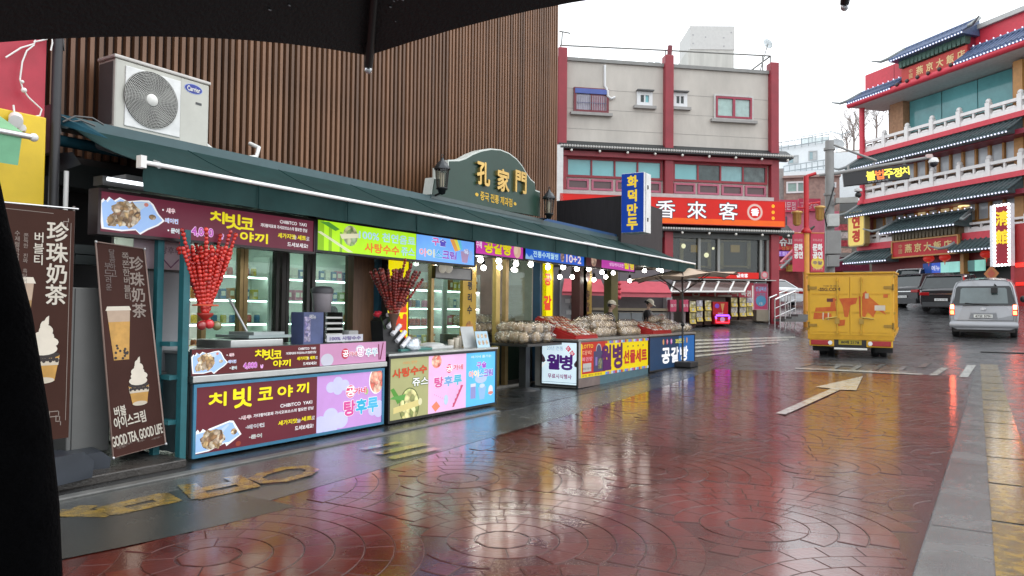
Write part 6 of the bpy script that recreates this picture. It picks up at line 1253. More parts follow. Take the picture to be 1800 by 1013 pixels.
for k, px in enumerate((1183, 1204)):
    F_ = FB.off(1.3); r = rpx(F_, px-5, 527, px+6, 548); t = thing('pink_dispenser', ('pink dispenser half hidden by the umbrella pole', 'pink dispenser left of the grey capsule machine')[k], 'dispenser', F_.p(r[0], r[1]-.5)); q = MB(); q.fbox(F_, *r, -.25, 0, M((.5, .06, .13), .4)); q.text(F_, '뽑기', (r[0]+r[2])/2, (r[1]+r[3])/2, .1, WHITE, .005); q.build('head', t)
    q = MB(); q.fbox(F_, r[0]+.05, r[1]-.55, r[2]-.08, r[1], -.2, -.05, M((.22, .18, .19), .4)); q.build('stand', t)
t = thing('game_cabinet', 'red game cabinet with purple and red neon lines between capsule machines', 'game cabinet', FB.p(.9, -.3, 1.0)); F_ = FB.off(1.1); r = rpx(F_, 1253, 570, 1280, 531); r = (r[0], min(r[1], r[3]), r[2], max(r[1], r[3])); redp = M((.4, .012, .02), .35)
mid = r[1]+(r[3]-r[1])*.42; q = MB(); q.fbox(F_, r[0], r[1], r[2], mid, -.5, .15, redp); q.fbox(F_, r[0], mid, r[2], r[3], -.5, 0, redp); q.build('cabinet', t, bevel=.01)
q = MB(); q.disc(F_, r[0]+.15, r[3]-.14, .08, .08, .004, M((.2, .08, .5), .3)); q.poly(F_, [(r[0]+.28, r[3]-.06), (r[0]+.42, r[3]-.06), (r[0]+.35, mid+.06)], .004, M((.55, .28, .1), .4)); q.text(F_, 'GAME', (r[0]+r[2])/2, mid+.05, .05, WHITE, .005); q.build('picture', t)
NV = PR((.28, .08, 1.), 3.); NR = PR((1., .03, .06), 3.)
q = MB(); q.tube([F_.p(r[0]+.05, mid-.02, .16), F_.p(r[2]-.05, mid-.02, .16)], .03, NV, 6); q.tube([F_.p(r[0]+.03, mid-.05, .16), F_.p(r[0]+.05, mid-.14, .16)], .03, NV, 6); q.tube([F_.p(r[2]-.03, mid-.05, .16), F_.p(r[2]-.05, mid-.14, .16)], .03, NV, 6); q.build('purple_neon', t)
q = MB(); q.tube([F_.p(r[0]+.05, mid-.15, .16), F_.p(r[0]+.05, r[1]+.06, .16), F_.p(r[2]-.05, r[1]+.06, .16), F_.p(r[2]-.05, mid-.15, .16)], .02, NR, 6); q.disc(F_, (r[0]+r[2])/2, (mid+r[1])/2, .09, .09, .154, M((.6, .3, .5), .3, emit=.6, var=0)); q.build('red_neon', t)
# patio umbrella
pb = onG(1200, 645); px_, py_ = pb.x, pb.y; top = V((px_-.05, py_+.1, 2.42))
t = thing('patio_umbrella', 'tan square patio umbrella on a black pole at the navy stall', 'umbrella', (px_, py_, pb.z)); tan = M((.55, .42, .31), .6, var=.12, scale=2)
cs = []
for k in range(8):
    th = k*.7854+.35; r_ = 1.3*(1.18 if k % 2 else 1.); cs.append(top+V((math.cos(th)*r_, math.sin(th)*r_, -.2+.1*math.cos(th-.5))))
q = MB(); vs = [top+V((0, 0, .08))]; fs = []
for k in range(8):
    A, B = cs[k], cs[(k+1) % 8]; b0 = len(vs)
    for i in range(1, 5):
        for j in range(3): p = (A.lerp(B, j/2)); vs.append(vs[0].lerp(p, i/4)+V((0, 0, -.05*math.sin(i/4*3.14)+(.05*math.sin(j/2*3.14)*i/4))))
    for j in range(2): fs.append((0, b0+j, b0+j+1))
    for i in range(3):
        for j in range(2): fs.append((b0+i*3+j, b0+i*3+3+j, b0+i*3+4+j, b0+i*3+1+j))
q.add(vs, fs, tan, True); q.build('canopy', t)
for k in range(8): q = MB(); q.tube([top+V((0, 0, .03)), cs[k]+V((0, 0, -.02))], .012, M((.06, .04, .03), .5), 5); q.build('rib', t)
for k in range(8): q = MB(); q.tube([top+V((0, 0, -.55)), top.lerp(cs[k], .5)+V((0, 0, -.04))], .01, M((.06, .04, .03), .5), 5); q.build('strut', t)
q = MB(); q.tube([V((px_, py_, pb.z+.1)), top+V((0, 0, .12))], .025, M((.03, .025, .022), .4), 8); q.ball(V((px_, py_, pb.z+1.0)), .05, BLK, 8, 6); q.build('pole', t)
q = MB(); q.box(px_-.3, py_-.25, pb.z+.005, px_+.28, py_+.3, pb.z+.13, M((.02, .02, .021), .5)); q.build('base', t, bevel=.015)
# hand rails by the slope
for k, pts in enumerate((((1352, 524), (1372, 515), (1385, 511)), ((1362, 527), (1378, 520), (1398, 512)))):
    F_ = FB.off(.4+.9*k); t = thing('hand_rail', ('steel hand rail against the red corner column', 'steel hand rail on the street side with bars')[k], 'rail', F_.p(*F_.pix(pts[0][0], 566)))
    F2 = Fr(F_.p(*F_.pix(pts[0][0], 540)), (.35, .94, 0)); P_ = [F2.p(*F2.pix(*p)) for p in pts]
    q = MB(); q.tube(P_, .035, M((.65, .66, .67), .3, .8), 8); q.build('rail', t)
    n = 2 if k == 0 else 5
    for i in range(n):
        f = i/(n-1); p = P_[0].lerp(P_[2], f); q = MB(); q.tube([V((p.x, p.y, g(p.x, p.y)-.1)), p], .022, STEEL, 6); q.build('post', t)
    if k:
        for h in (.3, .6): q = MB(); q.tube([p+V((0, 0, -h)) for p in (P_[0], P_[2])], .015, STEEL, 6); q.build('bar', t)
F_ = FB.off(.3); q = MB(); r = rpx(F_, 1330, 545, 1352, 565); q.fbox(F_, *r, -.3, 0, M((.3, .26, .2), .5)); 
for i in range(3): q.fbox(F_, r[2]+.1+.3*i, r[1]+.05*i, r[2]+.9+.3*i, r[1]+.1+.08*i, .1, .9-.1*i, M((.14, .14, .14), .4))
single(q, 'low_wall', 'low beige wall and dark steps below the pink price poster', 'wall', loc=F_.p(r[0], r[1]))
# ================================================================== hotel in Chinese style at the top of the street
FHo = at(1520, 545, 48.); FH = Fr(FHo, (.757, -.653, 0)); hr = M((.58, .035, .06), .45, var=.1); hrd = M((.2, .012, .03), .5); tile = M((.06, .09, .095), .4, var=.35, scale=8); tile2 = M((.08, .12, .22), .35, var=.3, scale=8)
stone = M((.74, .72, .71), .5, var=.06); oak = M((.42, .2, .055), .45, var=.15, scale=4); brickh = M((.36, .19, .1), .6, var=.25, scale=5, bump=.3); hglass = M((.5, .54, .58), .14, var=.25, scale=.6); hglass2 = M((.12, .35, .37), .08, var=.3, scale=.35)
LED = M((.75, .78, 1.), .3, emit=1.6, var=0)
ht = thing('chinese_hotel', 'tall red and white Chinese style hotel with tiled eaves and white balustrades', 'building', FHo)
HE = 18.
q = MB(); q.fbox(FH, .3, -2, HE, 13.4, -12, -1.7, M((.3, .18, .11), .6)); q.fbox(FH, -.2, 13.4, HE, 15.45, -12, -.3, hr); q.fbox(FH, 3.6, 15.45, HE, 15.7, -12, -.1, M((.45, .45, .44), .5)); q.build('wall', ht)
q = MB()
for a in (2.2, 8.2, 12): q.fbox(FH, a, 13.5, a+.03, 15.4, -.3, -.29, hrd)
q.build('panel_seam', ht)
q = MB(); q.fbox(FH, -.1, 13.15, HE, 13.3, -1.7, .9, M((.6, .58, .57), .6)); q.tube([FH.p(-.3, 13.35, .95), FH.p(HE, 13.35, .95)], .2, hr, 8); q.build('beam', ht)
def tiled(a0, a1, z0_, z1_, d0, d1, m, tip=True, led=True, nm='tiled_eave', tipr=False):
    F_ = Fr(FH.o+FH.u*a0, FH.n, (0, 0, 1)); L = a1-a0
    q = MB(); q.prism(F_, [(d0, z1_), (d1, z0_), (d1, z0_-.12), (d0, z0_-.16)], -L, 0, m); e = q.build(nm, ht)
    q = MB(); n = int(L/.3)
    for i in range(n+1):
        a = a0+L*i/n; q.tube([FH.p(a, z1_+.02, d0), FH.p(a, (z0_+z1_)/2-.02, (d0+d1)/2), FH.p(a, z0_+.01, d1+.03)], .06, m, 5)
    q.build('roof_tile', e, kind='stuff')
    q = MB(); q.tube([FH.p(a0, z1_+.05, d0), FH.p(a1, z1_+.05, d0)], .09, m, 6)
    for s_, on, a in ((-1, tip, a0), (1, tipr, a1)):
        if on: q.tube([FH.p(a, z1_+.05, d0), FH.p(a+s_*.25, z0_+.2, d1*.8), FH.p(a+s_*.65, z0_+.12, d1), FH.p(a+s_*1.2, z0_+.32, d1+.2)], [.1, .1, .08, .04], M((.2, .22, .22), .4), 6)
    q.build('ridge', e)
    if led:
        q = MB(); n = int(L/.2)
        for i in range(n+1):
            a = a0+L*i/n; q.ball(FH.p(a, z0_-.1, d1+.05), .045, LED, 5, 4)
            if i % 2: q.ball(FH.p(a, z1_+.15, d0+.05), .04, LED, 5, 4)
        q.build('led_string', e, kind='stuff')
    return e
def balus(a0, a1, z, h):
    q = MB(); q.fbox(FH, a0, z, a1, z+h*.30, -.08, .08, stone); q.fbox(FH, a0, z+h*.3, a1, z+h*.42, -.04, .04, stone); q.fbox(FH, a0, z+h*.78, a1, z+h, -.09, .09, stone)
    b = q.build('balustrade', ht); n = max(2, round((a1-a0)/1.75)); st_ = (a1-a0)/n; q = MB()
    for i in range(n+1):
        a = a0+st_*i; q.fbox(FH, a-.13, z-.05, a+.13, z+h*1.22, -.13, .13, stone); q.ball(FH.p(a, z+h*1.33, 0), .15, stone, 8, 6)
        if i < n:
            q.fbox(FH, a+st_*.5-.05, z+h*.3, a+st_*.5+.05, z+h*.8, -.06, .06, stone)
            for k in (.28, .72): q.prism(FH, [(a+st_*k-.3, z+h*.42), (a+st_*k+.3, z+h*.42), (a+st_*k+.18, z+h*.55), (a+st_*k-.18, z+h*.55)], -.05, .05, stone)
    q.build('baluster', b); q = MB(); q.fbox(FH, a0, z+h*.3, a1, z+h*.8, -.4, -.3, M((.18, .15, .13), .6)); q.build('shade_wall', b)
def glazing(z0_, z1_, a0, a1, n, warm=()):
    q = MB(); q.fbox(FH, a0, z0_, a1, z0_+.16, -.62, -.45, oak); q.fbox(FH, a0, z1_-.1, a1, z1_, -.62, -.45, oak); q.fbox(FH, a0, z0_-.75, a1, z0_, -.75, -.6, M((.35, .38, .44), .3)); f = q.build('window_frame', ht); st_ = (a1-a0)/n
    for i in range(n+1): q = MB(); w_ = .11 if i % 2 else .15; q.fbox(FH, a0+st_*i-w_/2, z0_-.8, a0+st_*i+w_/2, z1_-.1, -.6, -.45, oak); q.build('mullion', f)
    for i in range(n): q = MB(); q.fbox(FH, a0+st_*i+.08, z0_+.16, a0+st_*(i+1)-.08, z1_-.1, -.64, -.6, hglass if i not in warm else M((.7, .52, .28), .2, emit=.5, var=.3)); q.build('pane', f)
# top floor: big window, brick piers, red corner post
q = MB(); q.fbox(FH, 1.25, 9.3, 2.3, 13.15, -1.7, -.9, brickh); q.build('brick_pier', ht); q = MB(); q.fbox(FH, 9.6, 9.3, 11.3, 13.15, -1.7, -.9, brickh); q.build('brick_pier', ht)
for i in range(3): q = MB(); a0 = 2.35+2.4*i; q.fbox(FH, a0+.02, 9.8, a0+2.36, 13.1, -1.4, -1.35, hglass2); q.build('large_pane', ht)
q = MB(); q.fbox(FH, 11.4, 9.8, HE, 13.1, -1.4, -1.35, hglass2); q.build('large_pane', ht)
q = MB(); q.tube([FH.p(.05, 10.0, .2), FH.p(.05, 13.3, .2)], .17, hr, 10); q.build('corner_post', ht)
q = MB(); q.tube([FH.p(.05, 6.9, .2), FH.p(.05, 9.0, .2)], .17, hr, 10); q.build('corner_post', ht)
tiled(-.2, 3.35, 13.5, 14.2, 0, 1.15, tile2); tiled(7.9, HE, 13.55, 14.4, 0, 1.15, tile2, False)
# roof gate with the sign
q = MB(); q.fbox(FH, 3.35, 13.7, 7.95, 15.3, -.4, .2, hrd); q.build('gate_block', ht)
q = MB(); q.fbox(FH, 3.4, 13.75, 7.9, 14.65, .2, .3, PN((.48, .05, .04))); q.tube([FH.p(3.35, 13.72, .32), FH.p(7.95, 13.72, .32)], .06, M((.2, .1, .04), .4), 6); q.build('name_board', ht)
for i, ch in enumerate('燕京大飯店'): q = MB(); q.text(FH, ch, 4.75+.7*i, 14.2, .48, M((.7, .5, .22), .4), .31, bold=.03); q.build('gold_character', ht)
q = MB(); q.text(FH, '中國', 4.1, 14.2, .6, M((.7, .5, .22), .4), .31, vert=True); q.build('gold_character', ht)
q = MB()
for i in range(16): a = 3.4+i*.29; q.prism(FH, [(a, 14.7), (a+.2, 14.7), (a+.27, 15.3), (a-.05, 15.3)], .1, .5, M((.05, .12, .09), .5, var=.5, scale=9))
q.build('bracket', ht)
tiled(3.1, 8.2, 15.25, 16.05, -.3, .95, tile2, True, True, 'gate_roof', True)
for k in range(6): q = MB(); q.ball(FH.p(3.9+.75*k, 13.5, 1.15), .12, M((.05, .03, .03), .4), 8, 6); q.build('lamp', ht)
# lower floors
for z, extra in ((10.1, 0), (7.05, 0)):
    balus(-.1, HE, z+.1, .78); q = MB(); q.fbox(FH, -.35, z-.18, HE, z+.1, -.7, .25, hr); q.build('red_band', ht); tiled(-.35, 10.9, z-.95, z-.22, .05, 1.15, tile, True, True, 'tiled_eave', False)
    q = MB(); q.fbox(FH, -.2, z-1.15, HE, z-.9, -.6, .6, hrd); q.build('soffit', ht)
glazing(7.75, 9.1, .3, 10.2, 12, ()); glazing(4.85, 6.0, .3, 10.2, 12, (4, 6, 7))
q = MB(); q.fbox(FH, 10.2, 4.2, 10.7, 13, -.7, -.2, oak); q.build('corner_pier', ht); q = MB(); q.fbox(FH, -.05, 4.2, .3, 6.0, -.7, -.2, M((.25, .06, .05), .5)); q.build('corner_pier', ht)
q = MB()
for a, z in ((4.6, 5.5), (6.4, 5.55), (6.9, 5.9)): q.lathe(FH.p(a, z, -.58), [(0, .12), (.3, .02), (.32, -.05), (0, -.06)], M((1., .75, .35), .4, emit=1.5, var=0), 12)
q.build('dining_lamp', ht)
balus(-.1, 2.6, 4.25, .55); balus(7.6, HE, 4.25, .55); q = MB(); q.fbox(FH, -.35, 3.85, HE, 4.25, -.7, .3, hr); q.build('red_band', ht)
tiled(-.6, 2.9, 3.1, 3.75, .1, 1.1, tile, True, True, 'tiled_eave', False); tiled(7.4, 11.5, 3.3, 4.0, .1, 1.1, tile, True, True)
q = MB(); q.fbox(FH, 2.9, 3.2, 7.5, 4.75, -.2, .5, M((.12, .08, .04), .5)); q.build('gate_block', ht)
q = MB(); q.fbox(FH, 2.95, 3.2, 7.5, 4.1, .5, .6, PN((.42, .02, .025))); 
for x0, z0_, x1, z1_ in ((2.9, 3.12, 7.55, 3.2), (2.9, 4.1, 7.55, 4.18), (2.87, 3.2, 2.95, 4.1), (7.5, 3.2, 7.58, 4.1)): q.fbox(FH, x0, z0_, x1, z1_, .5, .66, oak)
q.build('name_board', ht)
for i, ch in enumerate('燕京大飯店'): q = MB(); q.text(FH, ch, 4.15+.68*i, 3.66, .5, M((.6, .42, .16), .4), .62, bold=.03); q.build('gold_character', ht)
q = MB(); q.text(FH, '中國', 3.55, 3.66, .6, M((.5, .3, .12), .4), .62, vert=True); q.build('gold_character', ht)
q = MB()
for i in range(18): a = 3.0+i*.25; q.prism(FH, [(a, 4.2), (a+.14, 4.2), (a+.2, 4.7), (a-.05, 4.7)], .3, .7, M((.1, .07, .03), .5, var=.5, scale=9))
q.build('bracket', ht); tiled(2.6, 7.8, 4.75, 5.5, -.1, 1.2, tile, True, True, 'gate_roof', True)
# ground floor: dark openings, screens, red posts
dark = M((.012, .012, .014), .5); q = MB(); q.fbox(FH, .2, -1.5, HE, 3.4, -1.5, -1.2, dark); q.fbox(FH, .2, 2.4, HE, 3.3, -1.2, -.4, M((.2, .02, .02), .5)); q.build('ground_floor', ht)
for i, c in enumerate(((.02, .06, .25), (.05, .12, .6), (.35, .75, .68), (.35, .75, .68), (.1, .2, .2), (.3, .7, .6))):
    q = MB(); a0 = 4.4+.62*i+(.35 if i > 3 else 0); q.fbox(FH, a0, 2.15, a0+.58, 2.75, -.3, -.2, PR(c, .7)); q.build('menu_screen', ht)
    if i in (1,): q = MB(); q.text(FH, '메뉴', a0+.3, 2.45, .3, WHT, -.19); q.build('lettering', ht)
for a in (7.2, 10.2, 11.4): q = MB(); q.fbox(FH, a, -1.5, a+.22, 3.2, -.3, .1, oak if a < 8 else hr); q.build('post', ht)
q = MB(); q.fbox(FH, 1.2, -1.5, 4.2, 1.4, -.9, -.7, M((.35, .36, .38), .5)); q.fbox(FH, 1.2, 1.4, 3.3, 2.2, -.7, -.3, M((.2, .05, .14), .5)); q.fbox(FH, 3.5, -.4, 4.2, 1.7, -.7, -.55, M((.55, .5, .6), .5, var=.5, scale=3)); q.build('shutter', ht)
q = MB(); q.fbox(FH, 8.2, .0, 9.6, 1.6, -1.1, -1., M((.1, .16, .15), .2, emit=.3, var=.5)); q.build('glazed_door', ht)
lred = M((.6, .03, .02), .4, emit=.5, var=.1)
for k, (a, z, s) in enumerate(((2.2, 1.6, .42), (5.2, 3.0, .3), (6.3, 3.0, .3), (8.9, 3.0, .3), (9.5, 2.9, .3))):
    F_ = FH.p(a, z, .2); t = thing('paper_lantern', ('big red paper lantern above the yellow truck roof', 'red paper lantern under the left half of the name board', 'red paper lantern under the right half of the name board', 'red paper lantern right of the oak post', 'red paper lantern beside the bulb lined sign')[k], 'lantern', F_, 0, 'red lanterns at the hotel entrance')
    q = MB(); q.ball(F_, s, lred, 14, 8, (1, 1, .75)); q.build('shade', t); q = MB(); q.lathe(F_, [(s*.4, s*.7), (s*.4, s*.8), (0, s*.8)], GOLD, 10); q.lathe(F_, [(s*.35, -s*.8), (s*.35, -s*.7)], GOLD, 10); q.tube([F_+V((0, 0, s*.8)), F_+V((0, 0, s*.8+.4))], .01, BLK, 5); q.tube([F_+V((0, 0, -s*.8)), F_+V((0, 0, -s*1.5))], [.04, .01], lred, 5); q.build('cap', t)
q = MB(); q.poly(FH, [(9.1, 1.5), (9.55, 1.95), (9.1, 2.4), (8.65, 1.95)], .1, M((.6, .2, .04), .4, emit=.3, var=.2)); q.poly(FH, [(9.1, 1.7), (9.35, 1.95), (9.1, 2.2), (8.85, 1.95)], .11, M((.5, .08, .03), .4)); single(q, 'knot_ornament', 'orange diamond knot ornament hanging in the hotel doorway', 'ornament', loc=FH.p(9.1, 1.5, .1))
# upright yellow sign, bulb lined sign
FHS = FH.off(.9); r = rpx(FHS, 1490, 375, 1520, 432)
t = thing('yellow_shop_sign', 'upright yellow sign with thick red letters at the hotel corner', 'sign', FHS.p(r[0], r[1])); ys = PR((.82, .62, .16), .6)
q = MB(); q.prism(FHS, [(r[0], r[1]+.15), (r[0]+.15, r[1]), (r[2]-.15, r[1]), (r[2], r[1]+.15), (r[2], r[3]-.15), (r[2]-.15, r[3]), (r[0]+.15, r[3]), (r[0], r[3]-.15)], -.4, 0, M((.35, .26, .1), .4)); q.build('case', t)
q = MB(); k = .08; q.prism(FHS, [(r[0]+k, r[1]+.2), (r[0]+.2, r[1]+k), (r[2]-.2, r[1]+k), (r[2]-k, r[1]+.2), (r[2]-k, r[3]-.2), (r[2]-.2, r[3]-k), (r[0]+.2, r[3]-k), (r[0]+k, r[3]-.2)], 0, .01, ys); q.build('face', t)
q = MB(); q.text(FHS, '연경', (r[0]+r[2])/2, (r[1]+r[3])/2, (r[3]-r[1])*.8, PR((.5, .04, .02), .5), .015, vert=True, bold=.07, gap=1.25); q.build('lettering', t)
FHT = FH.off(2.2); r = rpx(FHT, 1741, 362, 1776, 467)
t = thing('bulb_sign', 'upright red sign with yellow characters framed by white bulbs', 'sign', FHT.p(r[0], r[1]))
q = MB(); q.fbox(FHT, r[0]-.05, r[1], r[2], r[3], -.3, -.01, M((.75, .77, .8), .4)); q.build('case', t); q = MB(); q.fbox(FHT, r[0]+.28, r[1]+.08, r[2]-.08, r[3]-.08, -.01, .01, PR((.3, .015, .03), .6)); q.build('face', t)
q = MB(); cc = (r[0]+.2+r[2])/2; hh = r[3]-r[1]
for ch, f in (('淸', .77), ('館', .47)): q.text(FHT, ch, cc, r[1]+hh*f, hh*.22, PR((.9, .65, .03), .8), .015, bold=.04)
q.build('lettering', t)
q = MB(); n = 16
for i in range(n+1):
    for a in (r[0]+.24, r[2]-.04): q.ball(FHT.p(a, r[1]+.05+(hh-.1)*i/n, .03), .07, M((1, 1, 1), .3, emit=4., var=0), 6, 4)
for i in range(1, 4):
    for z in (r[1]+.05, r[3]-.05): q.ball(FHT.p(r[0]+.24+(r[2]-r[0]-.28)*i/4, z, .03), .07, M((1, 1, 1), .3, emit=4., var=0), 6, 4)
q.build('bulb', t, kind='stuff')
q = MB(); F_ = FH.off(1.8); r = rpx(F_, 1782, 380, 1800, 520); q.fbox(F_, r[0], -1, r[2]+3, r[3]-.4, -.3, 0, M((.35, .02, .02), .5)); q.fbox(F_, r[0]+.1, r[1]+1.4, r[2]+2, r[1]+1.6, 0, .05, PR((1., .03, .02), 2.)); q.fbox(F_, r[0]+.1, r[1]+.5, r[2]+2, r[1]+.65, 0, .05, PR((1., .03, .02), 1.2)); single(q, 'neon_shop_front', 'red shop front with red neon lines at the right edge of the picture', 'shop front', loc=F_.p(r[0], -1))
# planter under the bulb sign
c = FH.p(9.9, -.1, 3.0); t = thing('potted_shrub', 'leafy shrub in a planter below the bulb lined sign', 'plant', c)
q = MB(); q.lathe(c, [(0, -.9), (.5, -.9), (.6, 0), (0, 0)], M((.2, .12, .08), .6), 12); q.build('planter', t)
q = MB(); lm = [M((.05*k, .09*k, .025*k), .5, var=.4) for k in (.7, 1., 1.6)]
for i in range(420):
    th, r_ = R.uniform(0, 6.28), R.uniform(.0, 1.)**.5; p = c+V((math.cos(th)*r_*.95, math.sin(th)*r_*.95, .1+R.uniform(0, .75)*(1.1-r_*.6))); d = V((R.gauss(0, 1), R.gauss(0, 1), R.gauss(0, .6))).normalized()*.12; e = d.orthogonal().normalized()*.05
    q.add([p-d, p+e, p+d, p-e], [(0, 1, 2, 3)], R.choice(lm))
q.build('foliage', t, kind='stuff')
# ================================================================== background blocks
wh = M((.74, .78, .8), .5, var=.05); bluw = M((.3, .42, .45), .2); brick2 = M((.3, .2, .17), .7, var=.3, scale=3, bump=.3); rl = M((.32, .36, .38), .5)
FW = Fr(at(1457, 320, 78), (rt0*.93+V((fw.x, fw.y, 0)).normalized()*-.37)); t = thing('white_apartment_block', 'white apartment block with terraces and thin railings on the hill', 'building', at(1440, 560, 78))
def W(x, y): return FW.pix(x, y)
r = W(1350, 262); r2 = W(1457, 320)
q = MB(); q.fbox(FW, r[0]-3, -2, r2[0], W(1457, 250)[1], -9, 0, wh); q.fbox(FW, W(1408, 240)[0], W(1408, 250)[1], W(1458, 240)[0], W(1457, 229)[1], -9, -3, M((.62, .68, .68), .5)); q.build('wall', t)
FWs = Fr(FW.p(r2[0], 0, 0), -FW.n, (0, 0, 1)); q = MB(); q.fbox(FW, r2[0]+.01, -2, r2[0]+3.5, W(1457, 262)[1], -9, -2.2, wh); q.build('side_wing', t)
for x0, y0, x1, y1 in ((1385, 274, 1404, 288), (1421, 266, 1437, 282)):
    a0, b1 = W(x0, y0); a1, b0 = W(x1, y1); win(t, FW, (a0, b0, a1, b1), .12, M((.4, .42, .43), .5), [bluw, M((.5, .52, .52), .3)], None, .08)
for x0, x1, y0, y1 in ((1362, 1457, 268, 252), (1378, 1457, 308, 296)):
    for dz in (0, -.6): q = MB(); q.tube([FW.p(*W(x0, y0), .3)+V((0, 0, dz+.9)), FW.p(*W(x1, y1), .3)+V((0, 0, dz+.9))], .05, rl, 5); q.build('rail', t)
    for k in range(9): f = k/8; p = FW.p(*W(x0+(x1-x0)*f, y0+(y1-y0)*f), .3); q = MB(); q.tube([p, p+V((0, 0, .9))], .04, rl, 5); q.build('rail_post', t)
a0, b0 = W(1378, 312); a1, b1 = W(1457, 300); q = MB(); q.fbox(FW, a0-2, b0-.6, a1, b0+.1, 0, 2.5, wh); q.fbox(FW, W(1404, 290)[0], W(1404, 300)[1], a1, W(1404, 292)[1], 0, .25, wh); q.build('terrace', t)
q = MB(); p = FW.p(*W(1473, 244), -3); q.lathe(p, [(0, -.1), (.5, 0), (.75, .15)], M((.4, .42, .43), .5), 12, (.3, -.6, .4)); q.tube([p, p+V((0, 0, -2))], .06, rl, 5); q.build('dish', t)
q = MB()
for x0, y0, x1, y1 in ((1408, 232, 1462, 222), (1462, 222, 1482, 227), (1408, 248, 1408, 232), (1482, 240, 1482, 227), (1428, 247, 1428, 229), (1446, 243, 1446, 226), (1462, 240, 1462, 222), (1482, 227, 1496, 222)): q.tube([FW.p(*W(x0, y0), -2.5), FW.p(*W(x1, y1), -2.5)], .05, rl, 5)
q.build('roof_rail', t)
FK = Fr(at(1430, 350, 66), (rt0*.95+V((fw.x, fw.y, 0)).normalized()*-.3)); t = thing('brick_house', 'brown brick house with a wide white window below the white block', 'building', at(1430, 560, 66))
def K(x, y): return FK.pix(x, y)
q = MB(); q.fbox(FK, K(1378, 400)[0], -3, K(1476, 400)[0], K(1430, 310)[1], -7, 0, brick2); q.fbox(FK, K(1358, 400)[0], -3, K(1378, 400)[0], K(1430, 292)[1], -7, -.5, M((.3, .29, .28), .6, var=.2)); q.build('wall', t)
a0, b1 = K(1382, 320); a1, b0 = K(1421, 339); win(t, FK, (a0, b0, a1, b1), .15, whf, [M((.25, .38, .34), .2), M((.2, .3, .28), .2)], None, .1, mull=.15)
a0, b1 = K(1462, 321); a1, b0 = K(1470, 330); win(t, FK, (a0, b0, a1, b1), .1, whf, [bluw], None, .1)
q = MB(); q.fbox(FK, K(1376, 400)[0], K(1430, 312)[1], K(1478, 400)[0], K(1430, 308)[1], -7, .3, M((.35, .25, .22), .6)); q.build('coping', t)
FQ = Fr(at(1390, 400, 56), rt0); t = thing('pink_shop_building', 'bright pink and red shop building with stairs and signs behind the lamp post', 'building', at(1390, 560, 56))
def Q(x, y): return FQ.pix(x, y)
def qb(x0, y0, x1, y1, m, nm, d0=0., d1=.1):
    a0, b1 = Q(x0, y0); a1, b0 = Q(x1, y1); q_ = MB(); q_.fbox(FQ, a0, b0, a1, b1, d0, d1, m); return q_.build(nm, t)
pk = M((.6, .17, .25), .5, var=.1); rd = M((.5, .03, .05), .45, var=.1)
qb(1340, 370, 1475, 410, pk, 'upper_wall', -6, 0); qb(1340, 405, 1475, 560, M((.28, .05, .05), .6, var=.4, scale=1.5), 'lower_wall', -6, -.2); qb(1352, 352, 1400, 374, M((.55, .06, .12), .4), 'sign_board', 0, .25); qb(1402, 350, 1440, 372, M((.5, .05, .1), .4), 'sign_board', 0, .25)
q = MB(); q.text(FQ, '중국전문점', *Q(1376, 363), .62, M((.7, .6, .62), .4), .26, w=1.7); q.text(FQ, '고량주', *Q(1420, 362), .5, M((.7, .5, .55), .4), .26); q.build('sign_lettering', t)
qb(1374, 381, 1383, 396, M((.08, .1, .14), .3), 'window', 0, .06); qb(1360, 415, 1392, 440, rd, 'shop_sign', 0, .3); qb(1360, 442, 1390, 451, PR((.3, .16, .6), .6), 'neon_sign', 0, .25)
q = MB(); q.text(FQ, '슈퍼', *Q(1381, 426), .62, WHITE, .31, edge=M((.1, .02, .03), .4), edgew=.1, bold=.04); q.text(FQ, '생필품', *Q(1382, 437), .32, M((.7, .35, .1), .4), .31); q.text(FQ, '환전 합니다', *Q(1375, 446.5), .28, PR((.7, .6, .9), .8), .26); q.build('sign_lettering', t)
for k in range(12): a, b = Q(1362+k*3.2, 472-k*3.4); q = MB(); q.fbox(FQ, a, b-.2, a+.2, b+.12, .3, 1.4, M((.25, .22, .22), .5) if k % 2 else rd); q.build('stair_step', t)
q = MB(); q.tube([FQ.p(*Q(1360, 464), 1.5), FQ.p(*Q(1400, 424), 1.5)], .12, M((.6, .2, .24), .4), 6); q.tube([FQ.p(*Q(1360, 474), 1.5), FQ.p(*Q(1403, 432), 1.5)], .1, M((.35, .35, .36), .5), 6); q.tube([FQ.p(*Q(1392, 412), 1.5), FQ.p(*Q(1392, 440), 1.5)], .08, M((.65, .5, .52), .4), 6); q.build('stair_rail', t)
qb(1420, 470, 1480, 560, M((.35, .06, .05), .5, var=.5, scale=2), 'shop_front', 0, .2); qb(1380, 466, 1400, 478, M((.65, .42, .08), .5, var=.5, scale=4), 'gold_panel', .2, .5); qb(1466, 455, 1515, 478, M((.18, .02, .06), .5), 'maroon_awning', 0, 1.2); qb(1466, 447, 1505, 455, M((.3, .3, .3), .5), 'grey_canopy', 0, 1.4)
q = MB(); q.text(FQ, '차이나', *Q(1488, 467), .4, M((.4, .08, .14), .4), 1.21); q.build('sign_lettering', t)
for i in range(5):
    a, b = Q(1474, 400+i*14); q = MB(); q.fbox(FQ, a, b-.25, a+.8, b+.2, .1, .4, M([(.5, .1, .12), (.6, .55, .55), (.45, .06, .08), (.5, .35, .3), (.4, .08, .1)][i], .5, var=.5, scale=6)); q.build('small_sign', t)
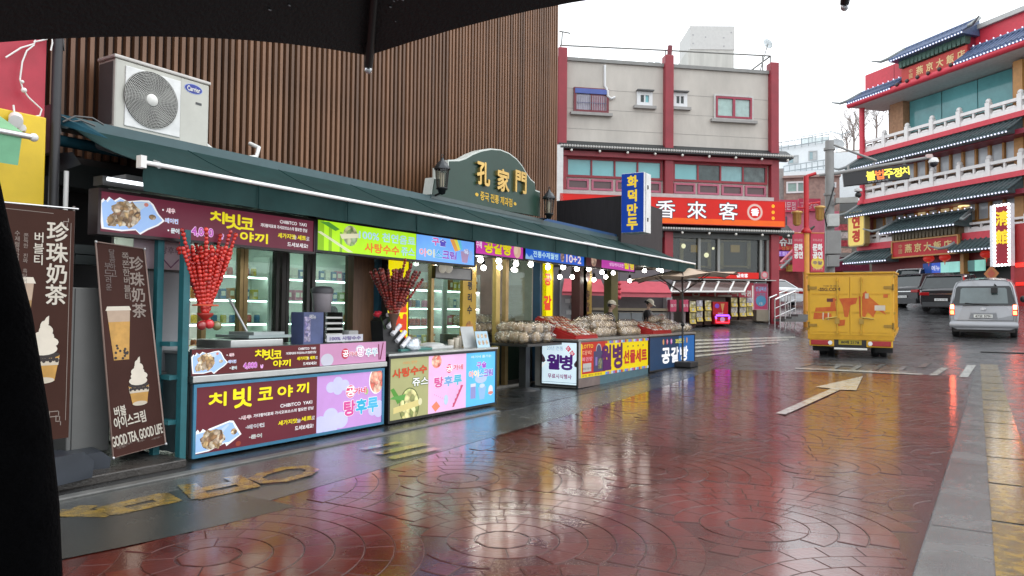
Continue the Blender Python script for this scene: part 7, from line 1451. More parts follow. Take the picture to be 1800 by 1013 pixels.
q = MB(); a, b = Q(1385, 405); q.tube([FQ.p(a-1.5, b+.5, 1), FQ.p(a-.6, b-.5, 1), FQ.p(a+.6, b-.6, 1), FQ.p(a+1.6, b+.2, 1)], [.1, .25, .25, .06], M((.06, .09, .07), .5), 6); q.build('curved_eave', t)
# bare trees on the hill
def tree(px, py, depth, h, label):
    base = at(px, py, depth); t = thing('bare_tree', label, 'tree', base); bk = M((.26, .21, .19), .8); q = MB(); tw = MB()
    q.tube([base, base+V((.1, 0, h*.5)), base+V((0, .1, h*.75))], [.16, .11, .06], bk, 6)
    def br(p, d, l, r_, n):
        e = p+d*l; tw.tube([p, p.lerp(e, .5)+V((R.gauss(0, .05), R.gauss(0, .05), 0))*l, e], [r_, r_*.8, r_*.55], bk, 4, False)
        if n:
            for _ in range(3): br(p.lerp(e, R.uniform(.45, 1)), (d+V((R.gauss(0, .45), R.gauss(0, .45), R.uniform(-.05, .35)))).normalized(), l*.68, r_*.6, n-1)
    for k in range(9): th = k*2.4; br(base+V((0, 0, h*R.uniform(.35, .75))), V((math.cos(th)*.6, math.sin(th)*.6, .8)).normalized(), h*.3, .05, 3)
    q.build('trunk', t); tw.build('crown', t)
tree(1500, 285, 90, 6, 'leafless tree left of the red corner post on the hill'); tree(1512, 275, 95, 6.5, 'leafless tree partly behind the red corner post'); tree(1540, 262, 92, 6, 'leafless tree seen through the hotel balcony'); tree(1488, 290, 88, 4.5, 'small leafless tree beside the white block')
FZ = Fr(at(1500, 300, 96), rt0)
q = MB(); c = at(1510, 330, 100); q.ball(c+V((0, 0, -8)), 16, M((.22, .2, .17), .8, var=.3), 24, 12, (1.6, 1, .8)); hl = q.build('hill', kind='structure')
# ================================================================== street furniture
grm = M((.26, .26, .255), .5, var=.12, scale=2); D_ = 31.
pt = at(1458, 248, D_); pbz = g(pt.x, pt.y); t = thing('traffic_pole', 'tall grey steel pole with a long arm and cabinets beside the street', 'pole', (pt.x, pt.y, pbz))
FPo = Fr(pt, (rt0*.97+V((fw.x, fw.y, 0)).normalized()*-.25)); 
def PP(x, y, d=0.): return FPo.p(*FPo.pix(x, y), d)
q = MB(); q.tube([V((pt.x, pt.y, pbz)), V((pt.x, pt.y, pt.z))], [.21, .17], grm, 12); q.build('shaft', t)
q = MB(); q.tube([PP(1440, 308), PP(1470, 305), PP(1640, 276)], [.05, .075, .06], grm, 8); q.tube([PP(1466, 255), PP(1500, 268), PP(1541, 283)], .045, grm, 8); q.build('arm', t)
for z in (.3, 2.2): q = MB(); q.tube([V((pt.x, pt.y, pt.z-z)), V((pt.x, pt.y, pt.z-z-.1))], .23, grm, 12); q.build('collar', t)
for x0, y0, x1, y1, m in ((1449, 408, 1475, 448, grm), (1452, 379, 1472, 400, M((.5, .52, .5), .4)), (1452, 450, 1472, 470, grm)):
    a0, b1 = FPo.pix(x0, y0); a1, b0 = FPo.pix(x1, y1); q = MB(); q.fbox(FPo, a0, b0, a1, b1, .1, .5, m); q.build('cabinet', t, bevel=.02)
q = MB(); q.tube([PP(1462, 362, .15), PP(1480, 352, .3), PP(1504, 350, .3)], .06, grm, 6); q.fbox(FPo, *FPo.pix(1466, 360), *FPo.pix(1504, 350), .2, .5, M((.33, .33, .31), .5)); q.build('lamp_head', t)
q = MB(); q.lathe(PP(1506, 338, .3), [(0, .14), (.15, .08), (.15, -.02)], M((.5, .5, .5), .4), 12); q.ball(PP(1506, 345, .3), .13, BLK, 10, 6); q.build('camera_dome', t)
q = MB(); q.tube([PP(1452, 400, .25), PP(1447, 380, .3), PP(1456, 360, .25), PP(1465, 330, .2)], .03, BLK, 5); q.build('cable', t)
t = thing('led_board', 'black LED message board with glowing yellow Korean letters hung from the arm', 'LED board', PP(1540, 300)); a0, b1 = FPo.pix(1484, 300); a1, b0 = FPo.pix(1600, 316)
FL = Fr(PP(1484, 328), PP(1600, 314)-PP(1484, 328)); w_ = (PP(1600, 314)-PP(1484, 328)).length; h_ = (PP(1484, 303)-PP(1484, 328)).length
FL = Fr(FL.o, FL.u, (V((0, 0, 1))-FL.u*FL.u.z).normalized()); q = MB(); q.fbox(FL, 0, 0, w_, h_, -.2, 0, M((.012, .012, .014), .35)); q.build('case', t, bevel=.02)
q = MB()
for i, ch in enumerate('불법주정'): q.text(FL, ch, w_*(.42+.135*i), h_*.52, h_*.62, PR((1., .2, .05), 1.4) if i == 1 else PR((.95, .8, .1), 1.4), .004, bold=.03)
q.text(FL, '치', w_*.945, h_*.56, h_*.55, PR((.95, .8, .1), 1.4), .004, bold=.03); q.text(FL, '단속구간 주의', w_*.52, h_*.1, h_*.12, PR((.5, .5, .5), .5), .004, w=w_*.3); q.build('lettering', t)
for f in (.1, .5, .95): q = MB(); q.fbox(FL, w_*f-.04, h_, w_*f+.04, h_+.28, -.12, -.06, grm); q.build('bracket', t)
t = thing('dome_camera', 'white dome camera hanging at the tip of the pole arm', 'camera', PP(1640, 276)); c = PP(1641, 281)
q = MB(); q.tube([PP(1634, 277), c], .06, whf, 8); q.lathe(c, [(0, .1), (.14, .06), (.19, -.06), (.19, -.12)], M((.75, .75, .74), .3), 14); q.build('housing', t); q = MB(); q.ball(c+V((0, 0, -.14)), .165, M((.02, .02, .025), .1), 12, 8); q.build('dome', t); q = MB(); q.fbox(FPo, *FPo.pix(1628, 272), *FPo.pix(1638, 278), -.1, .1, M((.6, .45, .42), .4)); q.build('bracket', t)
# red lamp post with lanterns and banners
D2 = 27.; lp = at(1417, 310, D2); lz = g(lp.x, lp.y); t = thing('lamp_post', 'red and orange street lamp post with two gold lanterns', 'street lamp', (lp.x, lp.y, lz)); FLP = Fr(lp, rt0)
def LP(x, y, d=0.): return FLP.p(*FLP.pix(x, y), d)
rdp = M((.5, .012, .02), .4); orp = M((.68, .3, .05), .4, var=.1)
zt = LP(1417, 408).z
q = MB(); q.tube([V((lp.x, lp.y, zt)), V((lp.x, lp.y, LP(1417, 310).z))], .095, rdp, 10); q.tube([LP(1418, 310), LP(1434, 305)], .06, rdp, 8); q.lathe(V((lp.x, lp.y, zt-.05)), [(.16, 0), (.2, .05), (.13, .16), (.1, .2)], rdp, 12); q.build('upper_pole', t)
q = MB(); q.tube([V((lp.x, lp.y, lz)), V((lp.x, lp.y, zt))], .11, orp, 10); q.build('lower_pole', t)
for x, y in ((1401, 371), (1441, 362)):
    q = MB(); q.tube([LP(1417, 365), LP(1425 if x > 1417 else 1409, 358 if x > 1417 else 366), LP(x, y-6)], .035, rdp, 6); q.build('arm', t)
    c = LP(x, y+4); q = MB(); q.lathe(c, [(0, .1), (.19, .06), (.2, 0), (.14, -.03), (.13, -.4), (.09, -.46), (0, -.47)], M((.55, .33, .1), .35, .2, var=.15), 10); b_ = q.build('lantern', t)
    q = MB()
    for k in range(8): th = k*.785; q.tube([c+V((.145*math.cos(th), .145*math.sin(th), -.03)), c+V((.135*math.cos(th), .135*math.sin(th), -.4))], .014, M((.35, .18, .05), .4), 4)
    q.build('rib', b_)
bred = M((.5, .03, .07), .5, var=.1)
for k, (x0, x1) in enumerate(((1392, 1413), (1424, 1448))):
    a0, b1 = FLP.pix(x0, 410); a1, b0 = FLP.pix(x1, 478); t = thing('street_banner', ('narrow red festival banner left of the orange pole', 'red festival banner with a yellow badge right of the orange pole')[k], 'banner', FLP.p(a0, b0)); F_ = FLP.off(.05)
    q = MB(); q.fbox(F_, a0, b0, a1, b1, -.01, 0, bred); q.build('cloth', t); W_ = a1-a0; c = (a0+a1)/2; q = MB(); q.text(F_, '문화', c, b1-.52, .24, WHITE, .004, w=W_*.7, bold=.05); q.text(F_, '공연', c, b1-.8, .24, WHITE, .004, w=W_*.7, bold=.05); q.text(F_, '차이나타운', c, b1-.26, .1, M((.7, .5, .5), .4), .004, w=W_*.7)
    if k: q.disc(F_, c, b0+.32, .23, .23, .003, M((.7, .5, .06), .4)); q.text(F_, '주말', c, b0+.32, .12, M((.1, .05, .2), .4), .006, w=.34, bold=.03); q.text(F_, '상설공연', c, b0+.1, .1, M((.7, .5, .3), .4), .004, w=.36)
    q.build('lettering', t); q = MB(); q.tube([F_.p(a0, b1, 0), F_.p(a1+(.1 if not k else 0), b1, 0)], .015, orp, 5); q.build('rod', t)
# ================================================================== vehicles
tyre = M((.015, .015, .016), .6, var=.2); rim = M((.4, .41, .42), .35, .8); tl = M((.35, .01, .012), .2, var=.1); dglass = M((.02, .028, .03), .05, var=.3, scale=1.5, spec=.7)
def wheel(T, x, y, r, w_, dual=False):
    q = MB(); n = 24
    for dx in ((0, -math.copysign(w_*1.08, x)) if dual else (0,)): q.lathe((x+dx, y, r), [(r*.62, -w_/2), (r*.95, -w_/2), (r, -w_*.38), (r, w_*.38), (r*.95, w_/2), (r*.62, w_/2)], tyre, n, (1, 0, 0))
    t_ = q.build('wheel', T, world=False); q = MB(); q.lathe((x, y, r), [(0, -w_*.3), (r*.62, -w_*.35), (r*.62, w_*.35), (0, w_*.3)], rim, 18, (1, 0, 0)); q.build('rim', t_, world=False)
LB = Fr((0, 0, 0), (1, 0, 0), (0, 0, 1))          # local rear plane: a = right, b = up, normal toward the camera
# ---- yellow box truck
p = (onG(1425, 630)+onG(1560, 633))*.5; gr = -math.atan2(g(p.x, p.y+3)-g(p.x, p.y-.2), 3.2)
tk = thing('delivery_truck', 'yellow box truck seen from behind with faded red graphics on its doors', 'truck', (p.x, p.y+.3, g(p.x, p.y+.3)))
tk.rotation_euler = (-gr*.8, 0, math.radians(3)); tk.scale = (1.06, 1., 1.1); ty = M((.68, .37, .012), .38, var=.07, scale=2.5, coat=.2); ty2 = M((.56, .29, .01), .42, var=.2, scale=4); tred = M((.5, .05, .012), .45, var=.3, scale=5, col2=(.6, .16, .015)); tdk = M((.025, .024, .024), .5, var=.3)
W2 = .97
q = MB(); q.box(-W2, 0, .48, W2, 3.1, 2.0, ty); q.build('cargo_box', tk, world=False, bevel=.012)
q = MB(); q.box(-W2-.03, -.05, 2.0, W2+.03, 3.13, 2.045, ty2); q.build('roof_lip', tk, world=False, bevel=.008)
FT_ = Fr((0, -.012, 0), (1, 0, 0))
for s_, a0, a1 in ((0, -W2+.05, -.005), (1, .005, W2-.05)):
    q = MB(); q.fbox(FT_, a0, .55, a1, 1.94, -.01, .02, ty); d = q.build('rear_door', tk, world=False, bevel=.006)
    for z0_, z1_ in ((1.06, 1.11), (1.5, 1.54), (.6, .63)): q = MB(); q.fbox(FT_, a0+.04, z0_, a1-.04, z1_, .02, .024, ty2); q.build('rib', d, world=False)
    hx = a0-.03 if s_ == 0 else a1+.03
    for z in (.78, 1.68): q = MB(); q.fbox(FT_, min(hx, hx+(.2 if s_ == 0 else -.2)), z-.03, max(hx, hx+(.2 if s_ == 0 else -.2)), z+.03, .022, .045, M((.34, .2, .03), .45, .2)); q.tube([FT_.p(hx, z-.07, .03), FT_.p(hx, z+.07, .03)], .022, M((.2, .13, .03), .4, .5), 6); q.build('hinge', d, world=False)
    bx = -.28 if s_ == 0 else .26
    q = MB(); q.tube([FT_.p(bx, .58, .045), FT_.p(bx, 1.92, .045)], .018, M((.55, .33, .03), .35, .3), 6)
    for z in (.62, .95, 1.5, 1.86): q.fbox(FT_, bx-.035, z-.03, bx+.035, z+.03, .02, .06, ty2)
    q.build('lock_bar', d, world=False)
    q = MB(); q.tube([FT_.p(bx, .98, .06), FT_.p(bx+(-.28 if s_ == 0 else .28), .94, .065)], .018, M((.5, .35, .08), .35, .4), 6); q.fbox(FT_, bx-.05, .82, bx+.05, .95, .05, .08, M((.4, .25, .05), .4, .4)); q.build('door_handle', d, world=False)
q = MB()
for pts in ([(-.78, 1.2), (-.44, 1.22), (-.42, 1.42), (-.34, 1.44), (-.32, 1.24), (-.3, 1.12), (-.8, 1.1)], [(-.82, 1.08), (-.42, 1.06), (-.4, .94), (-.84, .92)], [(-.24, 1.42), (.18, 1.44), (.14, 1.3), (.02, 1.26), (-.04, .98), (-.12, .98), (-.16, 1.24)], [(.2, 1.46), (.36, 1.6), (.44, 1.46), (.66, 1.26), (.8, 1.04), (.6, 1.16), (.52, .98), (.4, 1.1), (.3, .92), (.22, .96)], [(-.3, .9), (-.1, .92), (-.12, .78), (-.28, .76)]): q.poly(FT_, pts, .026, tred)
q.build('red_graphic', tk, world=False)
q = MB(); q.text(FT_, '이제 쓱 배송', -.42, 1.72, .05, M((.12, .06, .015), .5), .026, w=.36); q.text(FT_, '-SSG.COM', -.47, 1.64, .075, M((.1, .04, .01), .5), .026, w=.5, bold=.04); q.build('lettering', tk, world=False)
q = MB(); q.fbox(FT_, -.52, 1.34, -.38, 1.42, .024, .028, M((.12, .02, .02), .4)); q.fbox(FT_, -.38, 1.36, -.3, 1.41, .024, .028, tred); q.fbox(FT_, .34, 1.42, .42, 1.54, .024, .028, M((.55, .45, .3), .4)); q.fbox(FT_, .55, 1.14, .78, 1.26, .024, .028, M((.62, .55, .45), .5)); q.fbox(FT_, .74, 1.44, .84, 1.52, .024, .028, tred); 
for x in (-.62, -.5): q.poly(FT_, [(x, 1.08), (x+.03, 1.08), (x+.02, .9), (x-.005, .92)], .028, M((.65, .55, .4), .5))
q.build('sticker', tk, world=False)
q = MB(); q.box(-W2, -.03, .44, W2, .02, .55, ty2); q.build('sill_beam', tk, world=False)
for s_ in (-1, 1):
    q = MB(); x0, x1 = sorted((s_*.94, s_*.36)); q.fbox(FT_, x0, .27, x1, .45, -.06, .0, ty); lb = q.build('lamp_box', tk, world=False, bevel=.02)
    q = MB(); x0, x1 = sorted((s_*.9, s_*.48)); q.fbox(FT_, x0, .3, x1, .42, 0, .02, tl); q.build('tail_lamp', lb, world=False, bevel=.01)
    q = MB(); q.disc(FT_, s_*.45, .36, .05, .05, .022, M((.8, .8, .82), .2), 16); q.build('reverse_lamp', lb, world=False)
q = MB(); q.fbox(FT_, -.26, .32, .26, .44, -.05, .0, M((.4, .3, .02), .4)); q.text(FT_, '80배 2178', 0, .38, .07, BLK, .003, w=.4, bold=.03); q.build('number_plate', tk, world=False)
q = MB(); q.tube([(-.36, -.02, .22), (.38, -.02, .22)], .026, M((.75, .74, .68), .35, var=.1), 8); q.build('bumper_bar', tk, world=False)
q = MB(); q.box(-.45, .02, .24, .45, 4.2, .46, tdk); q.box(-.85, .0, .3, .85, .1, .46, tdk); q.lathe((0, .9, .3), [(0, -.14), (.12, -.12), (.14, 0), (.12, .12), (0, .14)], tdk, 12, (1, 0, 0)); q.tube([(-.6, .9, .28), (.6, .9, .28)], .07, tdk, 8); q.build('chassis', tk, world=False)
q = MB(); q.box(-.82, 3.2, .4, .82, 4.55, 1.75, ty); q.build('cab', tk, world=False, bevel=.08); q = MB(); q.box(-.84, 3.45, 1.12, .84, 4.2, 1.62, dglass); q.build('cab_window', tk, world=False)
for x in (-.72, .72): q = MB(); q.box(x-.2, .5, .12, x+.2, .52, .46, RUB); q.build('mud_flap', tk, world=False)
for x in (-.7, .7): wheel(tk, x, .85, .27, .17, True); wheel(tk, x, 3.7, .3, .2)
for s_ in (-1, 1):
    q = MB()
    for k in range(4): q.box(s_*W2-.004, .2+k*.75, .6, s_*W2+.012*s_+.004, .24+k*.75, 1.95, ty2)
    q.box(s_*W2-.01, .0, .56, s_*W2+.02, 3.1, .62, ty2); q.build('side_rib', tk, world=False)
    q = MB()
    for z in (.65, 1.05, 1.9): q.box(s_*W2-.01, .0, z, s_*W2+.03*s_, .06, z+.06, M((.4, .25, .03), .4, .4))
    q.build('side_hinge', tk, world=False)
# ---- silver people carrier
p = (onG(1675, 597)+onG(1785, 600))*.5; gr = math.atan2(g(p.x, p.y+3)-g(p.x, p.y), 3)
vn = thing('silver_van', 'silver people carrier seen from behind with glowing red tail lamps', 'van', (p.x, p.y+.5, g(p.x, p.y+.5))); vn.rotation_euler = (gr*.9, 0, math.radians(-2.5))
sil = M((.3, .31, .33), .3, .55, var=.03, coat=.6)
prof = [(.0, .3), (.75, .3), (.88, .36), (.945, .55), (.96, .8), (.955, 1.02), (.9, 1.35), (.835, 1.68), (.76, 1.84), (.6, 1.905), (.3, 1.93), (0, 1.935)]
def ring(y, sx, rake, zc=1.): 
    pts = []
    for s_ in (1, -1):
        for x, z in (prof if s_ == 1 else prof[-2:0:-1]): pts.append((s_*x*sx, y+rake*max(0, z-.95)+(.06*max(0, .5-z)), z*zc if z > 1 else z))
    return pts
st_ = [(0.03, .93, .26), (.0, .965, .24), (.06, 1., .2), (.3, 1., .12), (1.5, 1.0, .0), (3.2, 1., -.0), (4.0, .97, -.75), (4.7, .92, -1.1), (4.95, .8, -1.1)]
q = MB(); rs = [ring(*s_) for s_ in st_]; n = len(rs[0]); q.add([v for r_ in rs for v in r_], [(i*n+k, i*n+(k+1) % n, (i+1)*n+(k+1) % n, (i+1)*n+k) for i in range(len(rs)-1) for k in range(n)], sil, True)
q.add(rs[0], [tuple(range(n))], sil); q.add(rs[-1], [tuple(range(n))[::-1]], sil); q.build('body', vn, world=False)
def rear(x, z, o=0.): return (x, .03+.26*max(0, z-.95)+.06*max(0, .5-z)-o, z)
def rpoly(pts, o, m, nm, par, thick=.012):
    q_ = MB(); q_.add([rear(x, z, o) for x, z in pts], [tuple(range(len(pts)))], m); n_ = len(pts)
    q_.add([rear(x, z, o) for x, z in pts]+[rear(x, z, o-thick) for x, z in pts], [(i, (i+1) % n_, n_+(i+1) % n_, n_+i) for i in range(n_)], m); return q_.build(nm, par, world=False)
blkgl = M((.015, .018, .02), .08); gl2 = M((.10, .135, .14), .07, var=.25, scale=1.2, spec=.8)
rwn = rpoly([(-.8, 1.1), (.8, 1.1), (.83, 1.14), (.76, 1.66), (.71, 1.72), (-.71, 1.72), (-.76, 1.66), (-.83, 1.14)], .03, blkgl, 'rear_window', vn)
rpoly([(-.66, 1.16), (.68, 1.16), (.64, 1.62), (.6, 1.66), (-.58, 1.66), (-.63, 1.62)], .034, gl2, 'glass_area', rwn)
hs_ = M((.1, .1, .105), .4)
for pts in ([(-.82, .6), (.82, .6), (.82, .612), (-.82, .612)], [(-.83, .61), (-.818, .61), (-.845, 1.1), (-.857, 1.1)], [(.818, .61), (.83, .61), (.857, 1.1), (.845, 1.1)]): rpoly(pts, .02, hs_, 'hatch_seam', vn)
for s_ in (-1, 1):
    pts = [(s_*.94, .76), (s_*.79, .77), (s_*.8, 1.0), (s_*.82, 1.14), (s_*.9, 1.15), (s_*.945, 1.0)]; lm_ = rpoly(pts if s_ > 0 else pts[::-1], .035, M((.3, .01, .012), .15), 'tail_lamp', vn)
    for z0_, z1_, c, e in ((.97, 1.11, (1., .14, .06), 26.), (.8, .92, (1., .1, .03), 18.)):
        x0, x1 = sorted((s_*.815, s_*.915)); rpoly([(x0, z0_), (x1, z0_), (x1-.01, z1_), (x0, z1_)], .042, PR(c, e), 'lit_lens', lm_)
q = MB(); F_ = Fr((0, -.02, 0), (1, 0, 0)); q.disc(F_, .0, .985, .075, .038, .015, CHROME, 20); q.disc(F_, .0, .985, .06, .028, .018, M((.2, .2, .21), .3, .6), 20); q.text(F_, 'H', 0, .985, .045, CHROME, .021, w=.06, bold=.05); q.build('emblem', vn, world=False)
rpoly([(-.4, .66), (.4, .66), (.36, .83), (-.34, .83)], .018, M((.24, .25, .265), .3, .5), 'plate_recess', vn); rpoly([(-.36, .83), (.36, .83), (.36, .865), (-.36, .865)], .05, sil, 'plate_trim', vn)
q = MB(); q.fbox(F_, -.26, .695, .26, .8, .01, .02, M((.72, .73, .7), .4)); q.text(F_, '47보 5791', 0, .747, .075, M((.03, .03, .04), .4), .023, w=.44, bold=.03); q.build('number_plate', vn, world=False)
q = MB(); q.tube([rear(-.5, 1.17, .06), rear(0, 1.12, .06), rear(.12, 1.11, .06)], .014, BLK, 6); q.build('wiper', vn, world=False)
q = MB(); q.box(.22, -.02, 1.5, .4, .16, 1.68, BLK); q.tube([rear(.36, 1.72, .0), rear(.32, 1.78, .1), rear(.3, 1.66, .16)], .02, BLK, 6); q.build('parking_mirror', vn, world=False, bevel=.03)
q = MB(); q.add([(-.93, .0, .36), (.93, .0, .36), (.95, -.03, .4), (.95, -.02, .5), (.93, .02, .56), (-.93, .02, .56), (-.95, -.02, .5), (-.95, -.03, .4)], [(0, 1, 2, 7), (7, 2, 3, 6), (6, 3, 4, 5)], sil, True); q.build('bumper', vn, world=False)
q = MB(); q.tube([(.05, .35, 1.94), (.05, .42, 2.06)], .012, BLK, 5); q.box(-.12, .33, 1.93, .12, .4, 1.955, BLK); q.build('antenna', vn, world=False)
for s_ in (-1, 1):
    q = MB(); pts = [(.55, 1.08), (2.3, 1.08), (3.7, 1.08), (3.2, 1.66), (.6, 1.66)]
    xo = lambda z: (.952-(z-1.02)*.19)*s_; q.add([(xo(z)+.006*s_, y, z) for y, z in pts], [tuple(range(5))], blkgl); q.build('side_window', vn, world=False)
    for y in (.85, 3.95): wheel(vn, s_*.82, y, .33, .2)
    q = MB(); q.ball((s_*1.08, 3.7, 1.15), .11, BLK, 8, 6, (.9, .6, 1.1)); q.build('wing_mirror', vn, world=False)
q = MB(); q.box(-.85, .1, .22, .85, 4.6, .34, tdk); q.build('underbody', vn, world=False)
# ---- parked cars
def car(loc, rz, pitch, label, kind, bm, cat='car', lights=True, plate=None):
    t = thing('parked_car', label, cat, loc, rz); t.rotation_euler = (pitch, 0, rz)
    if kind == 'sedan': L, w_, h, belt, bon, g0, g1, g2, g3 = 4.8, .9, 1.45, .98, .85, .45, 1.35, 2.6, 3.55
    else: L, w_, h, belt, bon, g0, g1, g2, g3 = 4.75, .95, 1.72, 1.08, 1.05, .08, .55, 2.7, 3.6
    def sect(y, hz, s_=1.): return [(0, y, .25), (w_*.85*s_, y, .25), (w_*.97*s_, y, .42), (w_*s_, y, .65), (w_*.97*s_, y, hz-.06), (w_*.9*s_, y, hz), (0, y, hz+.02)]
    ss = [(0., belt-.08, .88), (.1, belt+.02, .95), (.5, belt+.03, 1.), (L*.55, belt, 1.), (L*.78, bon+.05, 1.), (L*.95, bon-.08, .93), (L, bon-.25, .82)]
    q = MB(); V_ = []; n = 12
    for y, hz, s_ in ss:
        a = sect(y, hz, s_); V_ += a+[(-x, yy, z) for x, yy, z in a[-2:0:-1]]
    q.add(V_, [(i*n+k, i*n+(k+1) % n, (i+1)*n+(k+1) % n, (i+1)*n+k) for i in range(len(ss)-1) for k in range(n)], bm, True); q.add(V_[:n], [tuple(range(n))], bm); q.add(V_[-n:], [tuple(range(n))[::-1]], bm); q.build('body', t, world=False)
    rw = w_*.74; bz_ = belt-.01
    q = MB(); A = [(-w_*.9, g0, bz_), (w_*.9, g0, bz_), (w_*.9, g3, bz_), (-w_*.9, g3, bz_), (-rw, g1, h-.06), (rw, g1, h-.06), (rw, g2, h-.06), (-rw, g2, h-.06)]
    q.add(A, [(0, 1, 5, 4), (1, 2, 6, 5), (2, 3, 7, 6), (3, 0, 4, 7)], dglass); q.build('window', t, world=False)
    q = MB(); q.add([(-rw-.02, g1-.08, h-.07), (rw+.02, g1-.08, h-.07), (rw+.02, g2+.08, h-.07), (-rw-.02, g2+.08, h-.07), (-rw*.85, g1+.1, h), (rw*.85, g1+.1, h), (rw*.85, g2-.1, h-.01), (-rw*.85, g2-.1, h-.01)], [(0, 1, 5, 4), (1, 2, 6, 5), (2, 3, 7, 6), (3, 0, 4, 7), (4, 5, 6, 7)], bm, True); q.build('roof', t, world=False)
    for s_ in (-1, 1):
        for a_, b_ in (((s_*w_*.9, g0, bz_), (s_*rw, g1, h-.06)), ((s_*w_*.9, g3, bz_), (s_*rw, g2, h-.06)), ((s_*w_*.9, (g0+g3)*.52, bz_), (s_*rw, (g1+g2)*.5, h-.06))): q = MB(); q.tube([a_, b_], .035, bm, 6); q.build('pillar', t, world=False)
        for y in (L*.19, L*.8): wheel(t, s_*w_*.88, y, .33 if kind == 'sedan' else .36, .22)
        q = MB(); x0, x1 = sorted((s_*w_*.5, s_*w_*.93)); q.box(x0, -.03, belt-.28, x1, .12, belt-.14, tl); q.build('tail_lamp', t, world=False, bevel=.02)
        q = MB(); q.ball((s_*(w_+.08), L*.66, belt+.02), .09, bm, 8, 6, (1, .7, .8)); q.build('wing_mirror', t, world=False)
    q = MB(); q.box(-w_*.5, -.02, belt-.24, w_*.5, .02, belt-.2, tl if kind == 'sedan' else CHROME); q.box(-w_*.8, -.05, .3, w_*.8, .05, .5, DGREY if kind != 'sedan' else bm); q.build('rear_trim', t, world=False)
    q = MB(); F2 = Fr((0, -.03, 0), (1, 0, 0)); zz = .55 if kind != 'sedan' else .62; q.fbox(F2, -.26, zz, .26, zz+.11, 0, .02, M((.7, .71, .7), .4)); q.text(F2, '38누 4102', 0, zz+.055, .07, BLK, .022, w=.42); q.build('number_plate', t, world=False)
    return t
def place(px, py, depth, rz, label, kind, bm, lift=0.):
    q_ = at(px, py, depth); z = g(q_.x, q_.y); return car((q_.x, q_.y, max(z, q_.z-.25)+lift), rz, .06, label, kind, bm)
dk = M((.014, .015, .018), .22, .2, var=.1, coat=.7); dk2 = M((.03, .031, .034), .25, .3, var=.1, coat=.7); wc = M((.72, .74, .76), .3, var=.03, coat=.5)
place(1588, 536, 37, -.62, 'black parked off-roader with its flank shown behind the yellow truck', 'suv', dk)
place(1655, 541, 33, -.2, 'dark grey parked off-roader with a white plate left of the silver van', 'suv', dk2)
place(1590, 517, 44, -.5, 'white car roof showing above the black off-roader', 'suv', wc)
place(1392, 531, 40, .95, 'white saloon parked behind the steel hand rail', 'sedan', wc)
# ================================================================== the photographer's umbrella and sleeve
ub = M((.006, .006, .007), .55, var=.25, scale=60, bump=.25, bscale=400)
t1, t2 = at(648, 98, .60), at(1486, -12, .60)
# hub found so that both rib tips lie on one ring of eight
mid = (t1+t2)/2; ch = t2-t1; ch.z = 0; half = ch.length/2; NU = 12; R8 = half/math.sin(math.pi/NU); inw = V((-ch.y, ch.x, 0)).normalized()
if inw.dot(fw) > 0: inw = -inw
hub = mid+inw*(R8*math.cos(math.pi/NU)); hub.z = mid.z+.2; a1 = math.atan2(t1.y-hub.y, t1.x-hub.x); st = -2*math.pi/NU
um = thing('black_umbrella', 'wet black umbrella held overhead along the top of the picture', 'umbrella', (hub.x, hub.y, hub.z))
tips = []
for k in range(NU):
    th = a1+st*k; z = {0: t1.z, 1: t2.z, 11: t1.z-.085, 10: t1.z-.1}.get(k, mid.z); tips.append(V((hub.x+math.cos(th)*R8, hub.y+math.sin(th)*R8, z)))
def arcp(T_, f): return V((hub.x+(T_.x-hub.x)*f, hub.y+(T_.y-hub.y)*f, T_.z+(hub.z-T_.z)*(1-f**2.1)))
NS, NR_ = 12, 14
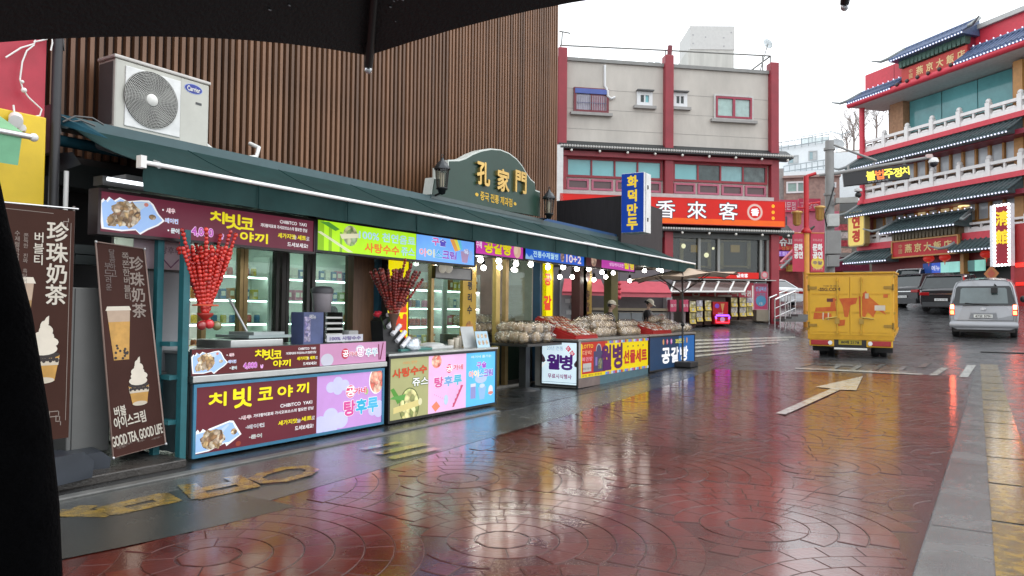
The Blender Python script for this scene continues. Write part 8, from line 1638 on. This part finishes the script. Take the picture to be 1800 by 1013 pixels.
for k in range(NU):
    A, B = tips[k], tips[(k+1) % NU]; q = MB(); vs = []
    for i in range(NR_+1):
        f = i/NR_; pa_, pb_ = arcp(A, f), arcp(B, f)
        for j in range(NS+1):
            s_ = j/NS; p = pa_.lerp(pb_, s_); p = p+(V((hub.x, hub.y, p.z))-p)*(.035*4*s_*(1-s_)*f**3); p.z += .012*4*s_*(1-s_)*f*f; vs.append(p)
    q.add(vs, [(i*(NS+1)+j, (i+1)*(NS+1)+j, (i+1)*(NS+1)+j+1, i*(NS+1)+j+1) for i in range(NR_) for j in range(NS)], ub, True); q.build('panel', um)
    q = MB(); q.tube([arcp(A, f)+V((0, 0, -.006)) for f in (.05, .2, .4, .6, .8, .9, 1.)], .0035, BLK, 6); rb = q.build('rib', um)
    d = (arcp(A, 1.)-arcp(A, .93)).normalized(); q = MB(); q.tube([A-d*.012, A+d*.004+V((0, 0, -.006))], [.0045, .0035], BLK, 8); q.ball(A+d*.004+V((0, 0, -.0085)), .0032, M((.55, .56, .58), .1, .6), 8, 6); q.build('tip', rb)
q = MB(); q.tube([hub+V((0, 0, .06)), hub+V((0, 0, -.9))], .007, M((.05, .05, .05), .3, .8), 8); q.build('shaft', um)
q = MB(); q.tube([hub+V((0, 0, -.86)), hub+V((0, 0, -.95)), hub+V((0, 0, -1.0))], [.014, .016, .012], BLK, 10); q.build('handle', um)
# beads of rain on the cloth
wt = M((.25, .26, .28), .08, .3, var=0); q = MB()
for i in range(420):
    k = R.choice((11, 11, 0, 0, 0, 1)); A, B = tips[k], tips[(k+1) % NU]; f = R.uniform(.55, .97); s_ = R.uniform(.03, .97); p = arcp(A, f).lerp(arcp(B, f), s_); p = p+(V((hub.x, hub.y, p.z))-p)*(.035*4*s_*(1-s_)*f**3); p.z += .012*4*s_*(1-s_)*f*f-.0012
    r_ = R.uniform(.0005, .0012); q.ball(p, r_, wt, 6, 4, (1, 1.6, .7))
q.build('rain_drop', um, kind='stuff')
cf = M((.003, .003, .0035), .95, var=.3, scale=40, bump=.3, bscale=300, spec=.05)
pts = [(-70, 250, .40), (-45, 400, .40), (-8, 560, .39), (17, 760, .385), (28, 900, .38), (38, 1060, .38), (50, 1250, .38)]
q = MB(); q.tube([at(x, y, d) for x, y, d in pts], [.014, .0158, .0165, .0185, .0192, .0185, .018], cf, 16); single(q, 'dark_strap', 'blurred black strap hanging close to the lens at the left edge', 'strap', loc=at(30, 800, .385))
